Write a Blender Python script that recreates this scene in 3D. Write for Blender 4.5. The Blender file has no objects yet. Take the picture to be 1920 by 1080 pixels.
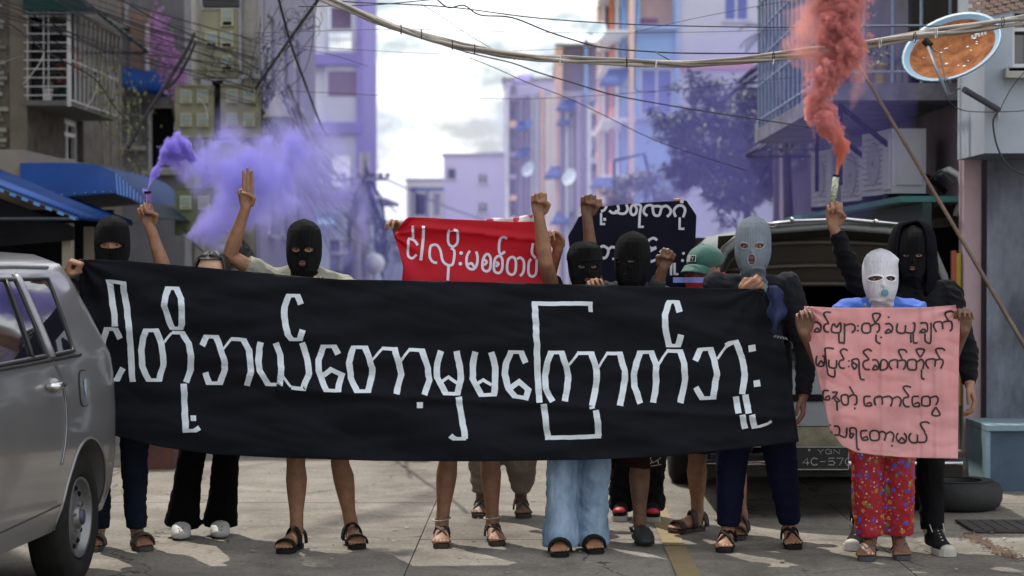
import bpy, math, random
from mathutils import Vector, Matrix, Euler, noise
random.seed(7)
R=math.radians
S=bpy.context.scene
COL=S.collection
# ---------------------------------------------------------------- camera
LENS=70.0; F=1920*LENS/36; CZ=1.44
cam=bpy.data.objects.new('camera',bpy.data.cameras.new('camera')); COL.objects.link(cam)
cam.location=(0,0,CZ); cam.rotation_euler=(R(90-.69),0,R(.752))
cam.data.lens=LENS; cam.data.sensor_width=36; cam.data.clip_start=.1; cam.data.clip_end=3000
cam.data.dof.use_dof=True; cam.data.dof.focus_distance=9.8; cam.data.dof.aperture_fstop=2.6
S.camera=cam
# ---------------------------------------------------------------- light
SUN_EL,SUN_AZ=60,(-.55,.83)
sd=Vector((SUN_AZ[0],SUN_AZ[1],0)).normalized()*math.cos(R(SUN_EL)); sd.z=math.sin(R(SUN_EL))
sl=bpy.data.lights.new('sun','SUN'); sl.energy=3.9; sl.angle=R(.55); sl.color=(1,.94,.84)
so=bpy.data.objects.new('sun',sl); COL.objects.link(so); so.location=(0,0,30)
so.rotation_euler=sd.to_track_quat('Z','Y').to_euler()
W=bpy.data.worlds.new('World'); S.world=W; W.use_nodes=True
nt=W.node_tree; nt.nodes.clear(); N=nt.nodes.new; L=nt.links.new
out=N('ShaderNodeOutputWorld'); bg=N('ShaderNodeBackground'); L(bg.outputs[0],out.inputs[0])
sky=N('ShaderNodeTexSky'); sky.sky_type='NISHITA'; sky.sun_disc=False
sky.sun_elevation=R(SUN_EL); sky.sun_rotation=math.atan2(sd.x,sd.y); sky.dust_density=2
tc=N('ShaderNodeTexCoord'); mp=N('ShaderNodeMapping'); L(tc.outputs['Generated'],mp.inputs[0]); mp.inputs['Scale'].default_value=(5,5,9)
n1=N('ShaderNodeTexNoise'); n1.inputs['Scale'].default_value=2.1; n1.inputs['Detail'].default_value=9; n1.inputs['Roughness'].default_value=.62
L(mp.outputs[0],n1.inputs[0])
r1=N('ShaderNodeValToRGB'); r1.color_ramp.elements[0].position=.40; r1.color_ramp.elements[0].color=(.10,.10,.10,1)
r1.color_ramp.elements[1].position=.50; r1.color_ramp.elements[1].color=(1,1,1,1); L(n1.outputs[0],r1.inputs[0])
cl=N('ShaderNodeMixRGB'); cl.inputs[2].default_value=(15.0,15.3,15.4,1); L(r1.outputs[0],cl.inputs[0]); L(sky.outputs[0],cl.inputs[1])
n2=N('ShaderNodeTexNoise'); n2.inputs['Scale'].default_value=5.5; n2.inputs['Detail'].default_value=10; n2.inputs['Roughness'].default_value=.7
mp2=N('ShaderNodeMapping'); L(tc.outputs['Generated'],mp2.inputs[0]); mp2.inputs['Location'].default_value=(3.1,1.2,.4); mp2.inputs['Scale'].default_value=(4.5,4.5,5.5)
L(mp2.outputs[0],n2.inputs[0])
r2=N('ShaderNodeValToRGB'); r2.color_ramp.elements[0].position=.50; r2.color_ramp.elements[0].color=(0,0,0,1)
r2.color_ramp.elements[1].position=.70; r2.color_ramp.elements[1].color=(.6,.6,.6,1); L(n2.outputs[0],r2.inputs[0])
cl2=N('ShaderNodeMixRGB'); cl2.inputs[2].default_value=(7.4,9.2,11.6,1); L(r2.outputs[0],cl2.inputs[0]); L(cl.outputs[0],cl2.inputs[1])
L(cl2.outputs[0],bg.inputs[0]); bg.inputs[1].default_value=.1
S.view_settings.view_transform='Standard'; S.view_settings.look='None'; S.view_settings.gamma=1
S.view_settings.exposure=0.16; S.view_settings.use_curve_mapping=False
cy=S.cycles
cy.use_denoising=True; cy.max_bounces=8; cy.diffuse_bounces=3; cy.glossy_bounces=3; cy.transmission_bounces=4
cy.volume_bounces=2; cy.transparent_max_bounces=12; cy.volume_step_rate=1.0; cy.volume_max_steps=128
cy.caustics_reflective=False; cy.caustics_refractive=False; cy.sample_clamp_indirect=8
# ---------------------------------------------------------------- pixel -> world helpers (photo pixels, 1920 wide)
CR=cam.rotation_euler.to_matrix()
def ray(px,py): return CR@Vector(((px-960)/F,-(py-540)/F,-1))
def P(px,py,Y):
  d=ray(px,py); t=Y/d.y; return Vector((d.x*t,Y,CZ+d.z*t))
def G(px,py,z=0):
  d=ray(px,py); t=(z-CZ)/d.z; return Vector((d.x*t,d.y*t,z))
def V(*a): return Vector(a)
# ---------------------------------------------------------------- materials
MATS={}
def M(name,col,rough=.8,var=.12,scale=6,bump=.15,bscale=60,metal=0,col2=None,spec=None,tl=0,sheen=0,coat=0,stretch=(1,1,1)):
  if name in MATS: return MATS[name]
  m=bpy.data.materials.new(name); m.use_nodes=True; t=m.node_tree; b=t.nodes['Principled BSDF']
  tc=t.nodes.new('ShaderNodeTexCoord'); mp=t.nodes.new('ShaderNodeMapping'); mp.inputs['Scale'].default_value=stretch
  t.links.new(tc.outputs['Object'],mp.inputs[0])
  n=t.nodes.new('ShaderNodeTexNoise'); n.inputs['Scale'].default_value=scale; n.inputs['Detail'].default_value=6; n.inputs['Roughness'].default_value=.65
  t.links.new(mp.outputs[0],n.inputs[0])
  r=t.nodes.new('ShaderNodeValToRGB'); e=r.color_ramp.elements
  e[0].position=.32; e[1].position=.68
  c1=tuple(c*(1-var) for c in col[:3]); c2=tuple(min(1,c*(1+var)) for c in (col2 or col)[:3])
  if col2: c2=col2
  e[0].color=(*c1,1); e[1].color=(*c2,1)
  t.links.new(n.outputs[0],r.inputs[0]); t.links.new(r.outputs[0],b.inputs['Base Color'])
  b.inputs['Roughness'].default_value=rough; b.inputs['Metallic'].default_value=metal
  if spec is not None: b.inputs['Specular IOR Level'].default_value=spec
  if sheen: b.inputs['Sheen Weight'].default_value=sheen
  if coat: b.inputs['Coat Weight'].default_value=coat; b.inputs['Coat Roughness'].default_value=.08
  if bump:
    n3=t.nodes.new('ShaderNodeTexNoise'); n3.inputs['Scale'].default_value=bscale; n3.inputs['Detail'].default_value=4
    t.links.new(mp.outputs[0],n3.inputs[0])
    bp=t.nodes.new('ShaderNodeBump'); bp.inputs['Strength'].default_value=bump; bp.inputs['Distance'].default_value=.01
    t.links.new(n3.outputs[0],bp.inputs['Height']); t.links.new(bp.outputs[0],b.inputs['Normal'])
  if tl:
    o=t.nodes['Material Output']; mx=t.nodes.new('ShaderNodeMixShader'); tr=t.nodes.new('ShaderNodeBsdfTranslucent')
    t.links.new(r.outputs[0],tr.inputs[0]); mx.inputs[0].default_value=tl
    t.links.new(b.outputs[0],mx.inputs[1]); t.links.new(tr.outputs[0],mx.inputs[2]); t.links.new(mx.outputs[0],o.inputs[0])
  MATS[name]=m; return m
def glassy(name,col,rough=.05):
  m=M(name,col,rough=rough,var=.03,bump=0); m.node_tree.nodes['Principled BSDF'].inputs['Specular IOR Level'].default_value=.8; return m
# ---------------------------------------------------------------- mesh builder
class MB:
  def __init__(s): s.v=[]; s.f=[]; s.uv=None
  def add(s,v,f):
    o=len(s.v); s.v+= [Vector(a) for a in v]; s.f+=[tuple(i+o for i in q) for q in f]; return s
  def box(s,c,d,rot=None):
    c=Vector(c); h=Vector(d)/2; vs=[]
    for x in(-1,1):
      for y in(-1,1):
        for z in(-1,1):
          p=Vector((x*h.x,y*h.y,z*h.z)); vs.append(c+(rot@p if rot else p))
    return s.add(vs,[(0,1,3,2),(4,6,7,5),(0,4,5,1),(2,3,7,6),(0,2,6,4),(1,5,7,3)])
  def box2(s,a,b): a,b=Vector(a),Vector(b); return s.box((a+b)/2,[abs(q) for q in (b-a)])
  def quad(s,a,b,c,d): return s.add([a,b,c,d],[(0,1,2,3)])
  def prism(s,poly,ext):
    n=len(poly); e=Vector(ext); a=[Vector(p) for p in poly]
    return s.add(a+[p+e for p in a],[tuple(range(n))[::-1],tuple(range(n,2*n))]+[(i,(i+1)%n,n+(i+1)%n,n+i) for i in range(n)])
  def tube(s,pts,rad,seg=8,side=None,closed=False,rcap=False):
    pts=[Vector(p) for p in pts]; n=len(pts)
    if not isinstance(rad,(list,tuple)): rad=[rad]*n
    rad=[r if isinstance(r,(list,tuple)) else (r,r) for r in rad]
    if rcap and not closed:
      d0=(pts[0]-pts[1]).normalized(); d1=(pts[-1]-pts[-2]).normalized()
      r0,r1=rad[0],rad[-1]; m0,m1=min(r0),min(r1); pre=[];pr=[];post=[];qr=[]
      for a in (80,60,35):
        c_,s_=math.cos(R(a)),math.sin(R(a))
        pre.append(pts[0]+d0*m0*s_); pr.append((r0[0]*c_,r0[1]*c_))
      for a in (35,60,80):
        c_,s_=math.cos(R(a)),math.sin(R(a))
        post.append(pts[-1]+d1*m1*s_); qr.append((r1[0]*c_,r1[1]*c_))
      pts=pre+pts+post; rad=pr+rad+qr; n=len(pts)
    vs=[]; up=None
    for i,p in enumerate(pts):
      if closed: d=pts[(i+1)%n]-pts[i-1]
      else: d=pts[min(i+1,n-1)]-pts[max(i-1,0)]
      if d.length<1e-9: d=Vector((0,0,1))
      d.normalize()
      if side is not None:
        sdv=Vector(side); u=(sdv-d*sdv.dot(d))
        if u.length<.05: u=d.orthogonal()
        u.normalize()
      else:
        if up is None: u=d.orthogonal().normalized()
        else:
          u=up-d*up.dot(d); u=u.normalized() if u.length>1e-6 else d.orthogonal().normalized()
        up=u
      w=d.cross(u)
      for k in range(seg):
        a=2*math.pi*k/seg; vs.append(p+u*math.cos(a)*rad[i][0]+w*math.sin(a)*rad[i][1])
    fs=[]
    for i in range(n if closed else n-1):
      j=(i+1)%n
      for k in range(seg):
        l=(k+1)%seg; fs.append((i*seg+k,i*seg+l,j*seg+l,j*seg+k))
    if not closed: fs.append(tuple(range(seg))[::-1]); fs.append(tuple((n-1)*seg+k for k in range(seg)))
    return s.add(vs,fs)
  def ell(s,c,r,rot=None,nu=14,nv=10):
    c=Vector(c); vs=[]; fs=[]
    for j in range(1,nv):
      a=math.pi*j/nv
      for i in range(nu):
        b=2*math.pi*i/nu; p=Vector((r[0]*math.sin(a)*math.cos(b),r[1]*math.sin(a)*math.sin(b),r[2]*math.cos(a)))
        vs.append(c+(rot@p if rot else p))
    t=Vector((0,0,r[2])); vs.append(c+(rot@t if rot else t)); vs.append(c-(rot@t if rot else t))
    T=len(vs)-2
    for j in range(nv-2):
      for i in range(nu):
        k=(i+1)%nu; fs.append((j*nu+i,(j+1)*nu+i,(j+1)*nu+k,j*nu+k))
    for i in range(nu):
      k=(i+1)%nu; fs.append((T,i,k)); fs.append((T+1,(nv-2)*nu+k,(nv-2)*nu+i))
    return s.add(vs,fs)
  def grid(s,fn,nu,nv):
    o=[fn(i/nu,j/nv) for j in range(nv+1) for i in range(nu+1)]
    return s.add(o,[(j*(nu+1)+i,j*(nu+1)+i+1,(j+1)*(nu+1)+i+1,(j+1)*(nu+1)+i) for j in range(nv) for i in range(nu)])
  def lathe(s,prof,c,axis,seg=28):
    c=Vector(c); ax=Vector(axis).normalized(); u=ax.orthogonal().normalized(); w=ax.cross(u); vs=[];n=len(prof)
    for (r,h) in prof:
      for k in range(seg):
        a=2*math.pi*k/seg; vs.append(c+ax*h+(u*math.cos(a)+w*math.sin(a))*r)
    fs=[(i*seg+k,i*seg+(k+1)%seg,(i+1)*seg+(k+1)%seg,(i+1)*seg+k) for i in range(n-1) for k in range(seg)]
    return s.add(vs,fs)
  def build(s,name,mat,parent=None,smooth=False,label=None,kind=None):
    return mk(name,s.v,s.f,mat,parent,smooth,label,kind)
def rootloc(o):
  while o.parent: o=o.parent
  return Vector(o.location)
def mk(name,v,f,mat,parent=None,smooth=False,label=None,kind=None):
  me=bpy.data.meshes.new(name); off=rootloc(parent) if parent else Vector((0,0,0))
  me.from_pydata([tuple(p-off) for p in v],[],f); me.update()
  if mat: me.materials.append(mat)
  if smooth: me.shade_smooth()
  o=bpy.data.objects.new(name,me); COL.objects.link(o)
  if parent: o.parent=parent
  if label: o['label']=label
  if kind: o['kind']=kind
  return o
def thing(name,label,cat,loc=(0,0,0),group=None):
  o=bpy.data.objects.new(name,None); COL.objects.link(o); o.location=loc; o.empty_display_size=.1
  o['label']=label; o['category']=cat
  if group: o['group']=group
  return o
def tag(o,label,cat,group=None):
  o['label']=label; o['category']=cat
  if group: o['group']=group
  return o
def copy_tree(o,parent=None,delta=None,label=None):
  c=o.copy(); COL.objects.link(c)
  if parent: c.parent=parent
  if delta is not None: c.location=Vector(o.location)+Vector(delta)
  if label: c['label']=label
  for ch in list(o.children): copy_tree(ch,c)
  return c
def finish(name,mb,mat,root,voxel,smooth=2,dec=None,disp=None,cuts=None,kind=None,label=None,sol=0):
  """fuse all closed pieces of a builder into one continuous surface"""
  me=bpy.data.meshes.new(name); me.from_pydata([tuple(p) for p in mb.v],[],mb.f); me.update()
  o=bpy.data.objects.new('tmp',me); COL.objects.link(o)
  m=o.modifiers.new('r','REMESH'); m.mode='VOXEL'; m.voxel_size=voxel
  if smooth:
    m=o.modifiers.new('s','SMOOTH'); m.iterations=smooth; m.factor=.5
  if dec:
    m=o.modifiers.new('d','DECIMATE'); m.ratio=dec
  dg=bpy.context.evaluated_depsgraph_get(); e=o.evaluated_get(dg)
  me2=bpy.data.meshes.new_from_object(e); bpy.data.objects.remove(o); bpy.data.meshes.remove(me)
  v=[p.co.copy() for p in me2.vertices]; f=[tuple(p.vertices) for p in me2.polygons]
  if disp:
    nr=[p.normal.copy() for p in me2.vertices]; v=[p+n*disp(p) for p,n in zip(v,nr)]
  if cuts:
    bad=set()
    for (c,nn,rad) in cuts:
      c=Vector(c); nn=Vector(nn).normalized()
      for i,p in enumerate(v):
        q=p-c
        if q.length<rad and q.dot(nn)>0: bad.add(i)
    f=[q for q in f if not all(i in bad for i in q)]
    for (c,nn,rad) in cuts:
      c=Vector(c); nn=Vector(nn).normalized()
      for i in bad:
        q=v[i]-c
        if q.length<rad and q.dot(nn)>0: v[i]=v[i]-nn*q.dot(nn)
    use=sorted({i for q in f for i in q}); mp={a:b for b,a in enumerate(use)}
    v=[v[i] for i in use]; f=[tuple(mp[i] for i in q) for q in f]
  bpy.data.meshes.remove(me2)
  ob=mk(name,v,f,mat,root,True,label,kind)
  if sol:
    md=ob.modifiers.new('thickness','SOLIDIFY'); md.thickness=sol; md.offset=-1
  return ob
def fbm(p,s=1,z=0): return noise.noise(Vector((p[0]*s,p[1]*s,p[2]*s+z)))
# common materials
SKINS=[M('skin_tan',(.27,.135,.08),.55,.22,22,.18,120,spec=.4),M('skin_brown',(.145,.07,.042),.5,.22,22,.18,120,spec=.45),M('skin_light',(.47,.28,.19),.55,.1,14,.08,120,spec=.4)]
EYEW=M('eye_white',(.36,.34,.32),.25,.03,bump=0); EYEB=M('iris_dark',(.02,.012,.008),.15,.03,bump=0); BROW=M('brow_hair',(.02,.015,.012),.8,bump=0)
HAIR=M('black_hair',(.012,.011,.011),.45,.3,60,.5,90)
LIP=M('lip',(.20,.075,.06),.45,.1,bump=0)
METAL=M('worn_steel',(.35,.35,.36),.4,.2,10,.1,metal=.8); CHROME=M('chrome',(.6,.6,.62),.12,.05,bump=0,metal=1)
RUBBER=M('black_rubber',(.010,.010,.010),.7,.2,12,.2,spec=.25); CONC=M('concrete_pole',(.27,.26,.24),.9,.25,5,.4,50)
CABLE=M('cable_black',(.03,.03,.034),.6,.2,bump=0); CABLEG=M('cable_grey',(.28,.25,.22),.7,.25,20,.3,80)
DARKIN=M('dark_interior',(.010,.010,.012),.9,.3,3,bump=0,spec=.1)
PINT=M('white_paint',(.62,.62,.62),.6,.1,5,.1)
# ================================================================= GROUND
RW=5.2
base=MB().quad((-400,-30,-.03),(400,-30,-.03),(400,900,-.03),(-400,900,-.03)).build('ground',M('ground_dirt',(.12,.105,.09),.95,.2,.6,.3,8)); base['kind']='structure'
rd_m=M('concrete_road',(.170,.154,.134),.9,.2,.8,.4,110,col2=(.262,.240,.21),spec=.3)
rt_=rd_m.node_tree; nz=rt_.nodes.new('ShaderNodeTexNoise'); nz.inputs['Scale'].default_value=46; nz.inputs['Detail'].default_value=8; mg_=rt_.nodes.new('ShaderNodeMixRGB'); mg_.blend_type='OVERLAY'; mg_.inputs[0].default_value=.55; geo=rt_.nodes.new('ShaderNodeNewGeometry'); rt_.links.new(geo.outputs['Position'],nz.inputs[0]); rt_.links.new(geo.outputs['Position'],rt_.nodes['Mapping'].inputs[0]); rt_.links.new(rt_.nodes['Color Ramp'].outputs[0],mg_.inputs[1]); rt_.links.new(nz.outputs[0],mg_.inputs[2]); n5=rt_.nodes.new('ShaderNodeTexNoise'); n5.inputs['Scale'].default_value=1.7; n5.inputs['Detail'].default_value=9; n5.inputs['Roughness'].default_value=.72; n5.inputs['Distortion'].default_value=1.2; rt_.links.new(geo.outputs['Position'],n5.inputs[0]); r5_=rt_.nodes.new('ShaderNodeValToRGB'); r5_.color_ramp.elements[0].position=.36; r5_.color_ramp.elements[0].color=(.62,.60,.58,1); r5_.color_ramp.elements[1].position=.56; r5_.color_ramp.elements[1].color=(1.06,1.05,1.04,1); rt_.links.new(n5.outputs[0],r5_.inputs[0]); m5=rt_.nodes.new('ShaderNodeMixRGB'); m5.blend_type='MULTIPLY'; m5.inputs[0].default_value=.8; rt_.links.new(mg_.outputs[0],m5.inputs[1]); rt_.links.new(r5_.outputs[0],m5.inputs[2])
vc=rt_.nodes.new('ShaderNodeTexVoronoi'); vc.feature='DISTANCE_TO_EDGE'; vc.inputs['Scale'].default_value=.55; wn=rt_.nodes.new('ShaderNodeTexNoise'); wn.inputs['Scale'].default_value=3; wn.inputs['Detail'].default_value=6; rt_.links.new(geo.outputs['Position'],wn.inputs[0]); wa=rt_.nodes.new('ShaderNodeVectorMath'); wa.operation='MULTIPLY_ADD'; rt_.links.new(wn.outputs['Color'],wa.inputs[0]); wa.inputs[1].default_value=(.5,.5,.5); rt_.links.new(geo.outputs['Position'],wa.inputs[2]); rt_.links.new(wa.outputs[0],vc.inputs[0])
ck=rt_.nodes.new('ShaderNodeMath'); ck.operation='LESS_THAN'; ck.inputs[1].default_value=.0035; rt_.links.new(vc.outputs[0],ck.inputs[0]); m6=rt_.nodes.new('ShaderNodeMixRGB'); rt_.links.new(ck.outputs[0],m6.inputs[0]); rt_.links.new(m5.outputs[0],m6.inputs[1]); m6.inputs[2].default_value=(.075,.065,.055,1)
rt_.links.new(m6.outputs[0],rt_.nodes['Principled BSDF'].inputs['Base Color'])
road=MB().quad((-5.6,-8,-.012),(3.3,-8,-.012),(3.3,400,-.012),(-5.6,400,-.012)).build('road',M('road_joint_tar',(.09,.08,.07),.95,.2,4,.2)); road['kind']='structure'
# slabs: joint seen from (765,1080) running to the vanishing point
xj=[-5.6,-2.9,-.62,.55+1.2,3.3]; y=-8; k=0
sm={}
for j in range(4):
  a,b=xj[j]+.003,xj[j+1]-.003
  y=-8+ (j%2)*1.6
  while y<46:
    ln=4.6; key=j
    if key not in sm:
      vs,fs=[],[]
      nx,ny=3,5
      mb=MB(); mb.box(((a+b)/2,ln/2,-.006),(b-a,ln-.005,.012))
      me=bpy.data.meshes.new('road_slab'); me.from_pydata([tuple(p) for p in mb.v],[],mb.f); me.materials.append(rd_m); sm[key]=me
    o=bpy.data.objects.new('road_slab',sm[key]); COL.objects.link(o); o.location=(0,y,(k%3)*.0012-.002); o.parent=road; y+=ln; k+=1
MB().box2((-5.6,46,-.012),(3.3,400,-.004)).build('road_surface',rd_m,road)
ym=M('yellow_line_paint',(.36,.25,.075),.8,.35,14,.3,120,col2=(.235,.195,.13))
ya,yb=G(1292,1082),G(1182,850); dv=(yb-ya).normalized(); nn=Vector((dv.y,-dv.x,0))*.055
yl=MB()
p0=ya-dv*8
for i in range(22):
  q0=p0+dv*(i*1.8); q1=q0+dv*1.78
  for q in (q0,q1): q.z=.005
  yl.quad(q0-nn,q0+nn,q1+nn,q1-nn)
o=yl.build('road_marking',ym); o['kind']='structure'
# pavements and kerbs
pv=M('pavement_concrete',(.19,.175,.155),.9,.22,2.5,.4,60)
def slabrow(name,x0,x1,y0,y1,z,kerbx,side):
  pr=MB().box2((x0,y0,-.03),(x1,y1,z-.02)).build(name,M('pavement_bed',(.12,.11,.1),.95),None); pr['kind']='structure'
  w=(x1-x0)/max(1,round((x1-x0)/.6)); me=None; n=0
  yy=y0
  while yy<min(y1,34):
    xx=x0
    while xx<x1-.01:
      if me is None:
        mb=MB().box((w/2,.3,z-.012),(w-.01,.59,.024)); me=bpy.data.meshes.new('paving_slab'); me.from_pydata([tuple(p) for p in mb.v],[],mb.f); me.materials.append(pv)
      if n<280:
        o=bpy.data.objects.new('paving_slab',me); COL.objects.link(o); o.location=(xx,yy,random.uniform(-.003,.003)); o.parent=pr
      n+=1; xx+=w
    yy+=.6
  MB().box2((x0,yy,z-.02),(x1,y1,z)).build('paving_surface',pv,pr)
  return pr
slabrow('pavement',-8.6,-5.62,8,300,.12,0,1)
slabrow('pavement',3.32,4.4,3,300,.05,0,1)
# kerb stones across the side lane (yellow and grey)
kb=thing('kerb','low concrete kerb with faded yellow paint running behind the marchers at the lane mouth','kerb',G(600,862))
ky=M('kerb_yellow',(.42,.34,.16),.85,.3,9,.3); kg=M('kerb_grey',(.28,.27,.25),.9,.25,7,.4)
a,b=G(415,850),G(800,864); n=16
for i in range(n):
  q0=a.lerp(b,i/n); q1=a.lerp(b,(i+.97)/n)
  c=(q0+q1)/2; an=math.atan2((b-a).y,(b-a).x)
  MB().box((c.x,c.y,.05),((q1-q0).length,.14,.1),Matrix.Rotation(an,3,'Z')).build('kerb_stone',ky if i in(0,1,3,8) else kg,kb)
# leaf litter and grit
lt=MB()
for i in range(700):
  x=random.uniform(-4.5,3); y=random.uniform(8.4,19); s=random.uniform(.006,.022)*(1.5 if i%7==0 else 1); a=random.uniform(0,6.3)
  c=Vector((x,y,.007)); u=Vector((math.cos(a),math.sin(a),0))*s; w=Vector((-math.sin(a),math.cos(a),0))*s*.5
  lt.add([c-u,c+w+V(0,0,.004),c+u,c-w],[(0,1,2,3)])
o=lt.build('leaf_litter',M('dry_leaf',(.16,.10,.05),.8,.4,3,0,col2=(.46,.40,.30)),kind='stuff'); o['label']='dry leaves, chips and grit scattered over the concrete road'; o['category']='litter'
# the dirt run at the right gutter
gt=MB()
for i in range(200):
  t=random.random(); c=G(1812+t*95+random.gauss(0,8),1005+t*45+random.gauss(0,3)); c.z=.008; s=random.uniform(.006,.02); a=random.uniform(0,6.3)
  u=Vector((math.cos(a),math.sin(a),0))*s; w=Vector((-math.sin(a),math.cos(a),0))*s*.6; gt.add([c-u,c-w,c+u,c+w,c+V(0,0,s*.6)],[(0,1,4),(1,2,4),(2,3,4),(3,0,4)])
o=gt.build('gutter_debris',M('wood_chips',(.13,.085,.055),.9,.3,30),kind='stuff'); o['label']='brown wood chips washed along the gutter joint by the right foreground'; o['category']='debris'
# manhole cover grate
mh=thing('drain_cover','dark rectangular steel drain cover in the pavement edge below the loose tyre','drain cover',G(1870,990))
a,b=G(1790,978),G(1960,1000)
dm=M('drain_steel',(.05,.045,.04),.7,.3,10,.3)
MB().box2((a.x,b.y,.004),(b.x,a.y,.012)).build('frame',dm,mh)
for i in range(6):
  x=a.x+.03+(b.x-a.x-.06)*i/5; MB().box2((x-.028,b.y+.02,.012),(x+.028,a.y-.02,.015)).build('slat',dm,mh)

# ================================================================= BUILDING HELPERS
def mat_glass(): return glassy('window_glass',(.05,.06,.08),.06)
def facade(root,O,U,Wd,H,holes,mat,th=.18,name='wall',frame=None,pane=None,bars=0):
  """a wall slab with real window openings; holes in metres (u0,v0,u1,v1[,kind]); outward normal N"""
  O=Vector(O); U=Vector(U).normalized(); Z=Vector((0,0,1)); Nn=U.cross(Z)   # outward for U to the right as seen from outside
  us=sorted({0,Wd,*[h[0] for h in holes],*[h[2] for h in holes]}); vs=sorted({0,H,*[h[1] for h in holes],*[h[3] for h in holes]})
  us=[u for u in us if 0<=u<=Wd]; vs=[v for v in vs if 0<=v<=H]
  mb=MB()
  for i in range(len(us)-1):
    for j in range(len(vs)-1):
      cu,cv=(us[i]+us[i+1])/2,(vs[j]+vs[j+1])/2
      if any(h[0]<cu<h[2] and h[1]<cv<h[3] for h in holes): continue
      a=O+U*us[i]+Z*vs[j]; b=O+U*us[i+1]+Z*vs[j]; c=O+U*us[i+1]+Z*vs[j+1]; d=O+U*us[i]+Z*vs[j+1]
      mb.quad(a,b,c,d)
  for h in holes:
    a=O+U*h[0]+Z*h[1]; b=O+U*h[2]+Z*h[1]; c=O+U*h[2]+Z*h[3]; d=O+U*h[0]+Z*h[3]
    for p,q in ((a,b),(b,c),(c,d),(d,a)): mb.quad(p,q,q-Nn*th,p-Nn*th)
  w=mb.build(name,mat,root)
  for h in holes:
    kd=h[4] if len(h)>4 else 'g'
    a=O+U*h[0]+Z*h[1]-Nn*th*.7; hw,hh=h[2]-h[0],h[3]-h[1]; fw=min(.06,hw*.1)
    fm=MB()
    def bar(u0,v0,u1,v1):
      p=a+U*u0+Z*v0; q=a+U*u1+Z*v0; r=a+U*u1+Z*v1; s=a+U*u0+Z*v1
      fm.prism([p,q,r,s],Nn*.05)
    bar(0,0,hw,fw);bar(0,hh-fw,hw,hh);bar(0,fw,fw,hh-fw);bar(hw-fw,fw,hw,hh-fw)
    if kd!='o': bar(hw/2-fw/2,fw,hw/2+fw/2,hh-fw)
    if kd in('g','b') : bar(fw,hh*.62,hw/2-fw/2,hh*.62+fw*.7); bar(hw/2+fw/2,hh*.62,hw-fw,hh*.62+fw*.7)
    if kd!='n':
      fr=fm.build('window',frame or PINT,root)
      b_=O+U*h[0]+Z*h[1]-Nn*th
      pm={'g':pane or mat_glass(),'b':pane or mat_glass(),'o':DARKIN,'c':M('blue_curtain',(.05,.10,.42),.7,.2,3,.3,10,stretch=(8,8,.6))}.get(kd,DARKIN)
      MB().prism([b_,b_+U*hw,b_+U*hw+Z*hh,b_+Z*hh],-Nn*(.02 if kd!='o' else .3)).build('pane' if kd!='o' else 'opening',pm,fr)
      sb=O+U*(h[0]-.06)+Z*(h[1]-.07); MB().prism([sb,sb+U*(hw+.12),sb+U*(hw+.12)+Z*.06,sb+Z*.06],Nn*.09).build('sill',M('sill_concrete',(.35,.34,.33),.85),fr)
      if kd=='b':
        gm=MB()
        for i in range(9):
          p=O+U*(h[0]+hw*(i+.5)/9)+Z*h[1]+Nn*.04; gm.tube([p,p+Z*hh],.009,5)
        for i in range(4):
          p=O+U*h[0]+Z*(h[1]+hh*(i+.5)/4)+Nn*.04; gm.tube([p,p+U*hw],.009,5)
        gm.build('grille',M('grille_paint',(.32,.34,.36),.6),fr)
  return w
def block(root,x0,x1,y0,y1,H,mf,ms,front=None,side=None,sidex=None,roof=True,z0=0):
  """box building: camera-facing wall (with px holes already metres) + street wall + back + roof"""
  facade(root,(x0,y0,z0),(1,0,0),x1-x0,H-z0,front or [],mf)
  # the wall that looks on the street
  sx=sidex if sidex is not None else x0
  if sx==x0: facade(root,(x0,y1,z0),(0,-1,0),y1-y0,H-z0,side or [],ms,name='side_wall'); other=x1
  else: facade(root,(x1,y0,z0),(0,1,0),y1-y0,H-z0,side or [],ms,name='side_wall'); other=x0
  MB().quad((other,y0,z0),(other,y1,z0),(other,y1,H),(other,y0,H)).quad((x0,y1,z0),(x1,y1,z0),(x1,y1,H),(x0,y1,H)).build('back_wall',ms,root)
  if roof:
    MB().box2((x0-.12,y0-.12,H),(x1+.12,y1+.12,H+.14)).build('roof',M('roof_slab',(.30,.29,.29),.9,.2,2),root)
def X(px,Y): return P(px,540,Y).x
def Zp(py,Y,px=960): return P(px,py,Y).z
def awning(root,c0,c1,out,drop,mat,name='awning',ribs=8,frame=True,arc=False,thk=.02):
  """sloped corrugated awning: c0-c1 wall line, out vector, drop"""
  c0,c1,out=Vector(c0),Vector(c1),Vector(out); n=ribs*4
  def f(u,v):
    a=c0.lerp(c1,u); t=v
    zz=-drop*(t if not arc else 1-math.cos(t*math.pi/2)); oo=t if not arc else math.sin(t*math.pi/2)
    return a+out*oo+V(0,0,zz+.012*math.sin(u*ribs*2*math.pi))
  top=MB().grid(f,n,8 if arc else 3); o=top.build(name,mat,root,smooth=True)
  md=o.modifiers.new('t','SOLIDIFY'); md.thickness=thk
  # end cheeks
  for a in (c0,c1):
    pts=[a+V(0,0,-drop)]+[a+out*((i/6) if not arc else math.sin(i/6*math.pi/2))+V(0,0,-drop*((i/6) if not arc else 1-math.cos(i/6*math.pi/2))) for i in range(7)]
    if frame: MB().tube([pts[1],pts[-1]],.012,5).tube([a+V(0,0,-drop*1.0),pts[-1]],.012,5).build('awning_bracket',M('bracket_paint',(.06,.07,.09),.7),o)
  return o
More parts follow.
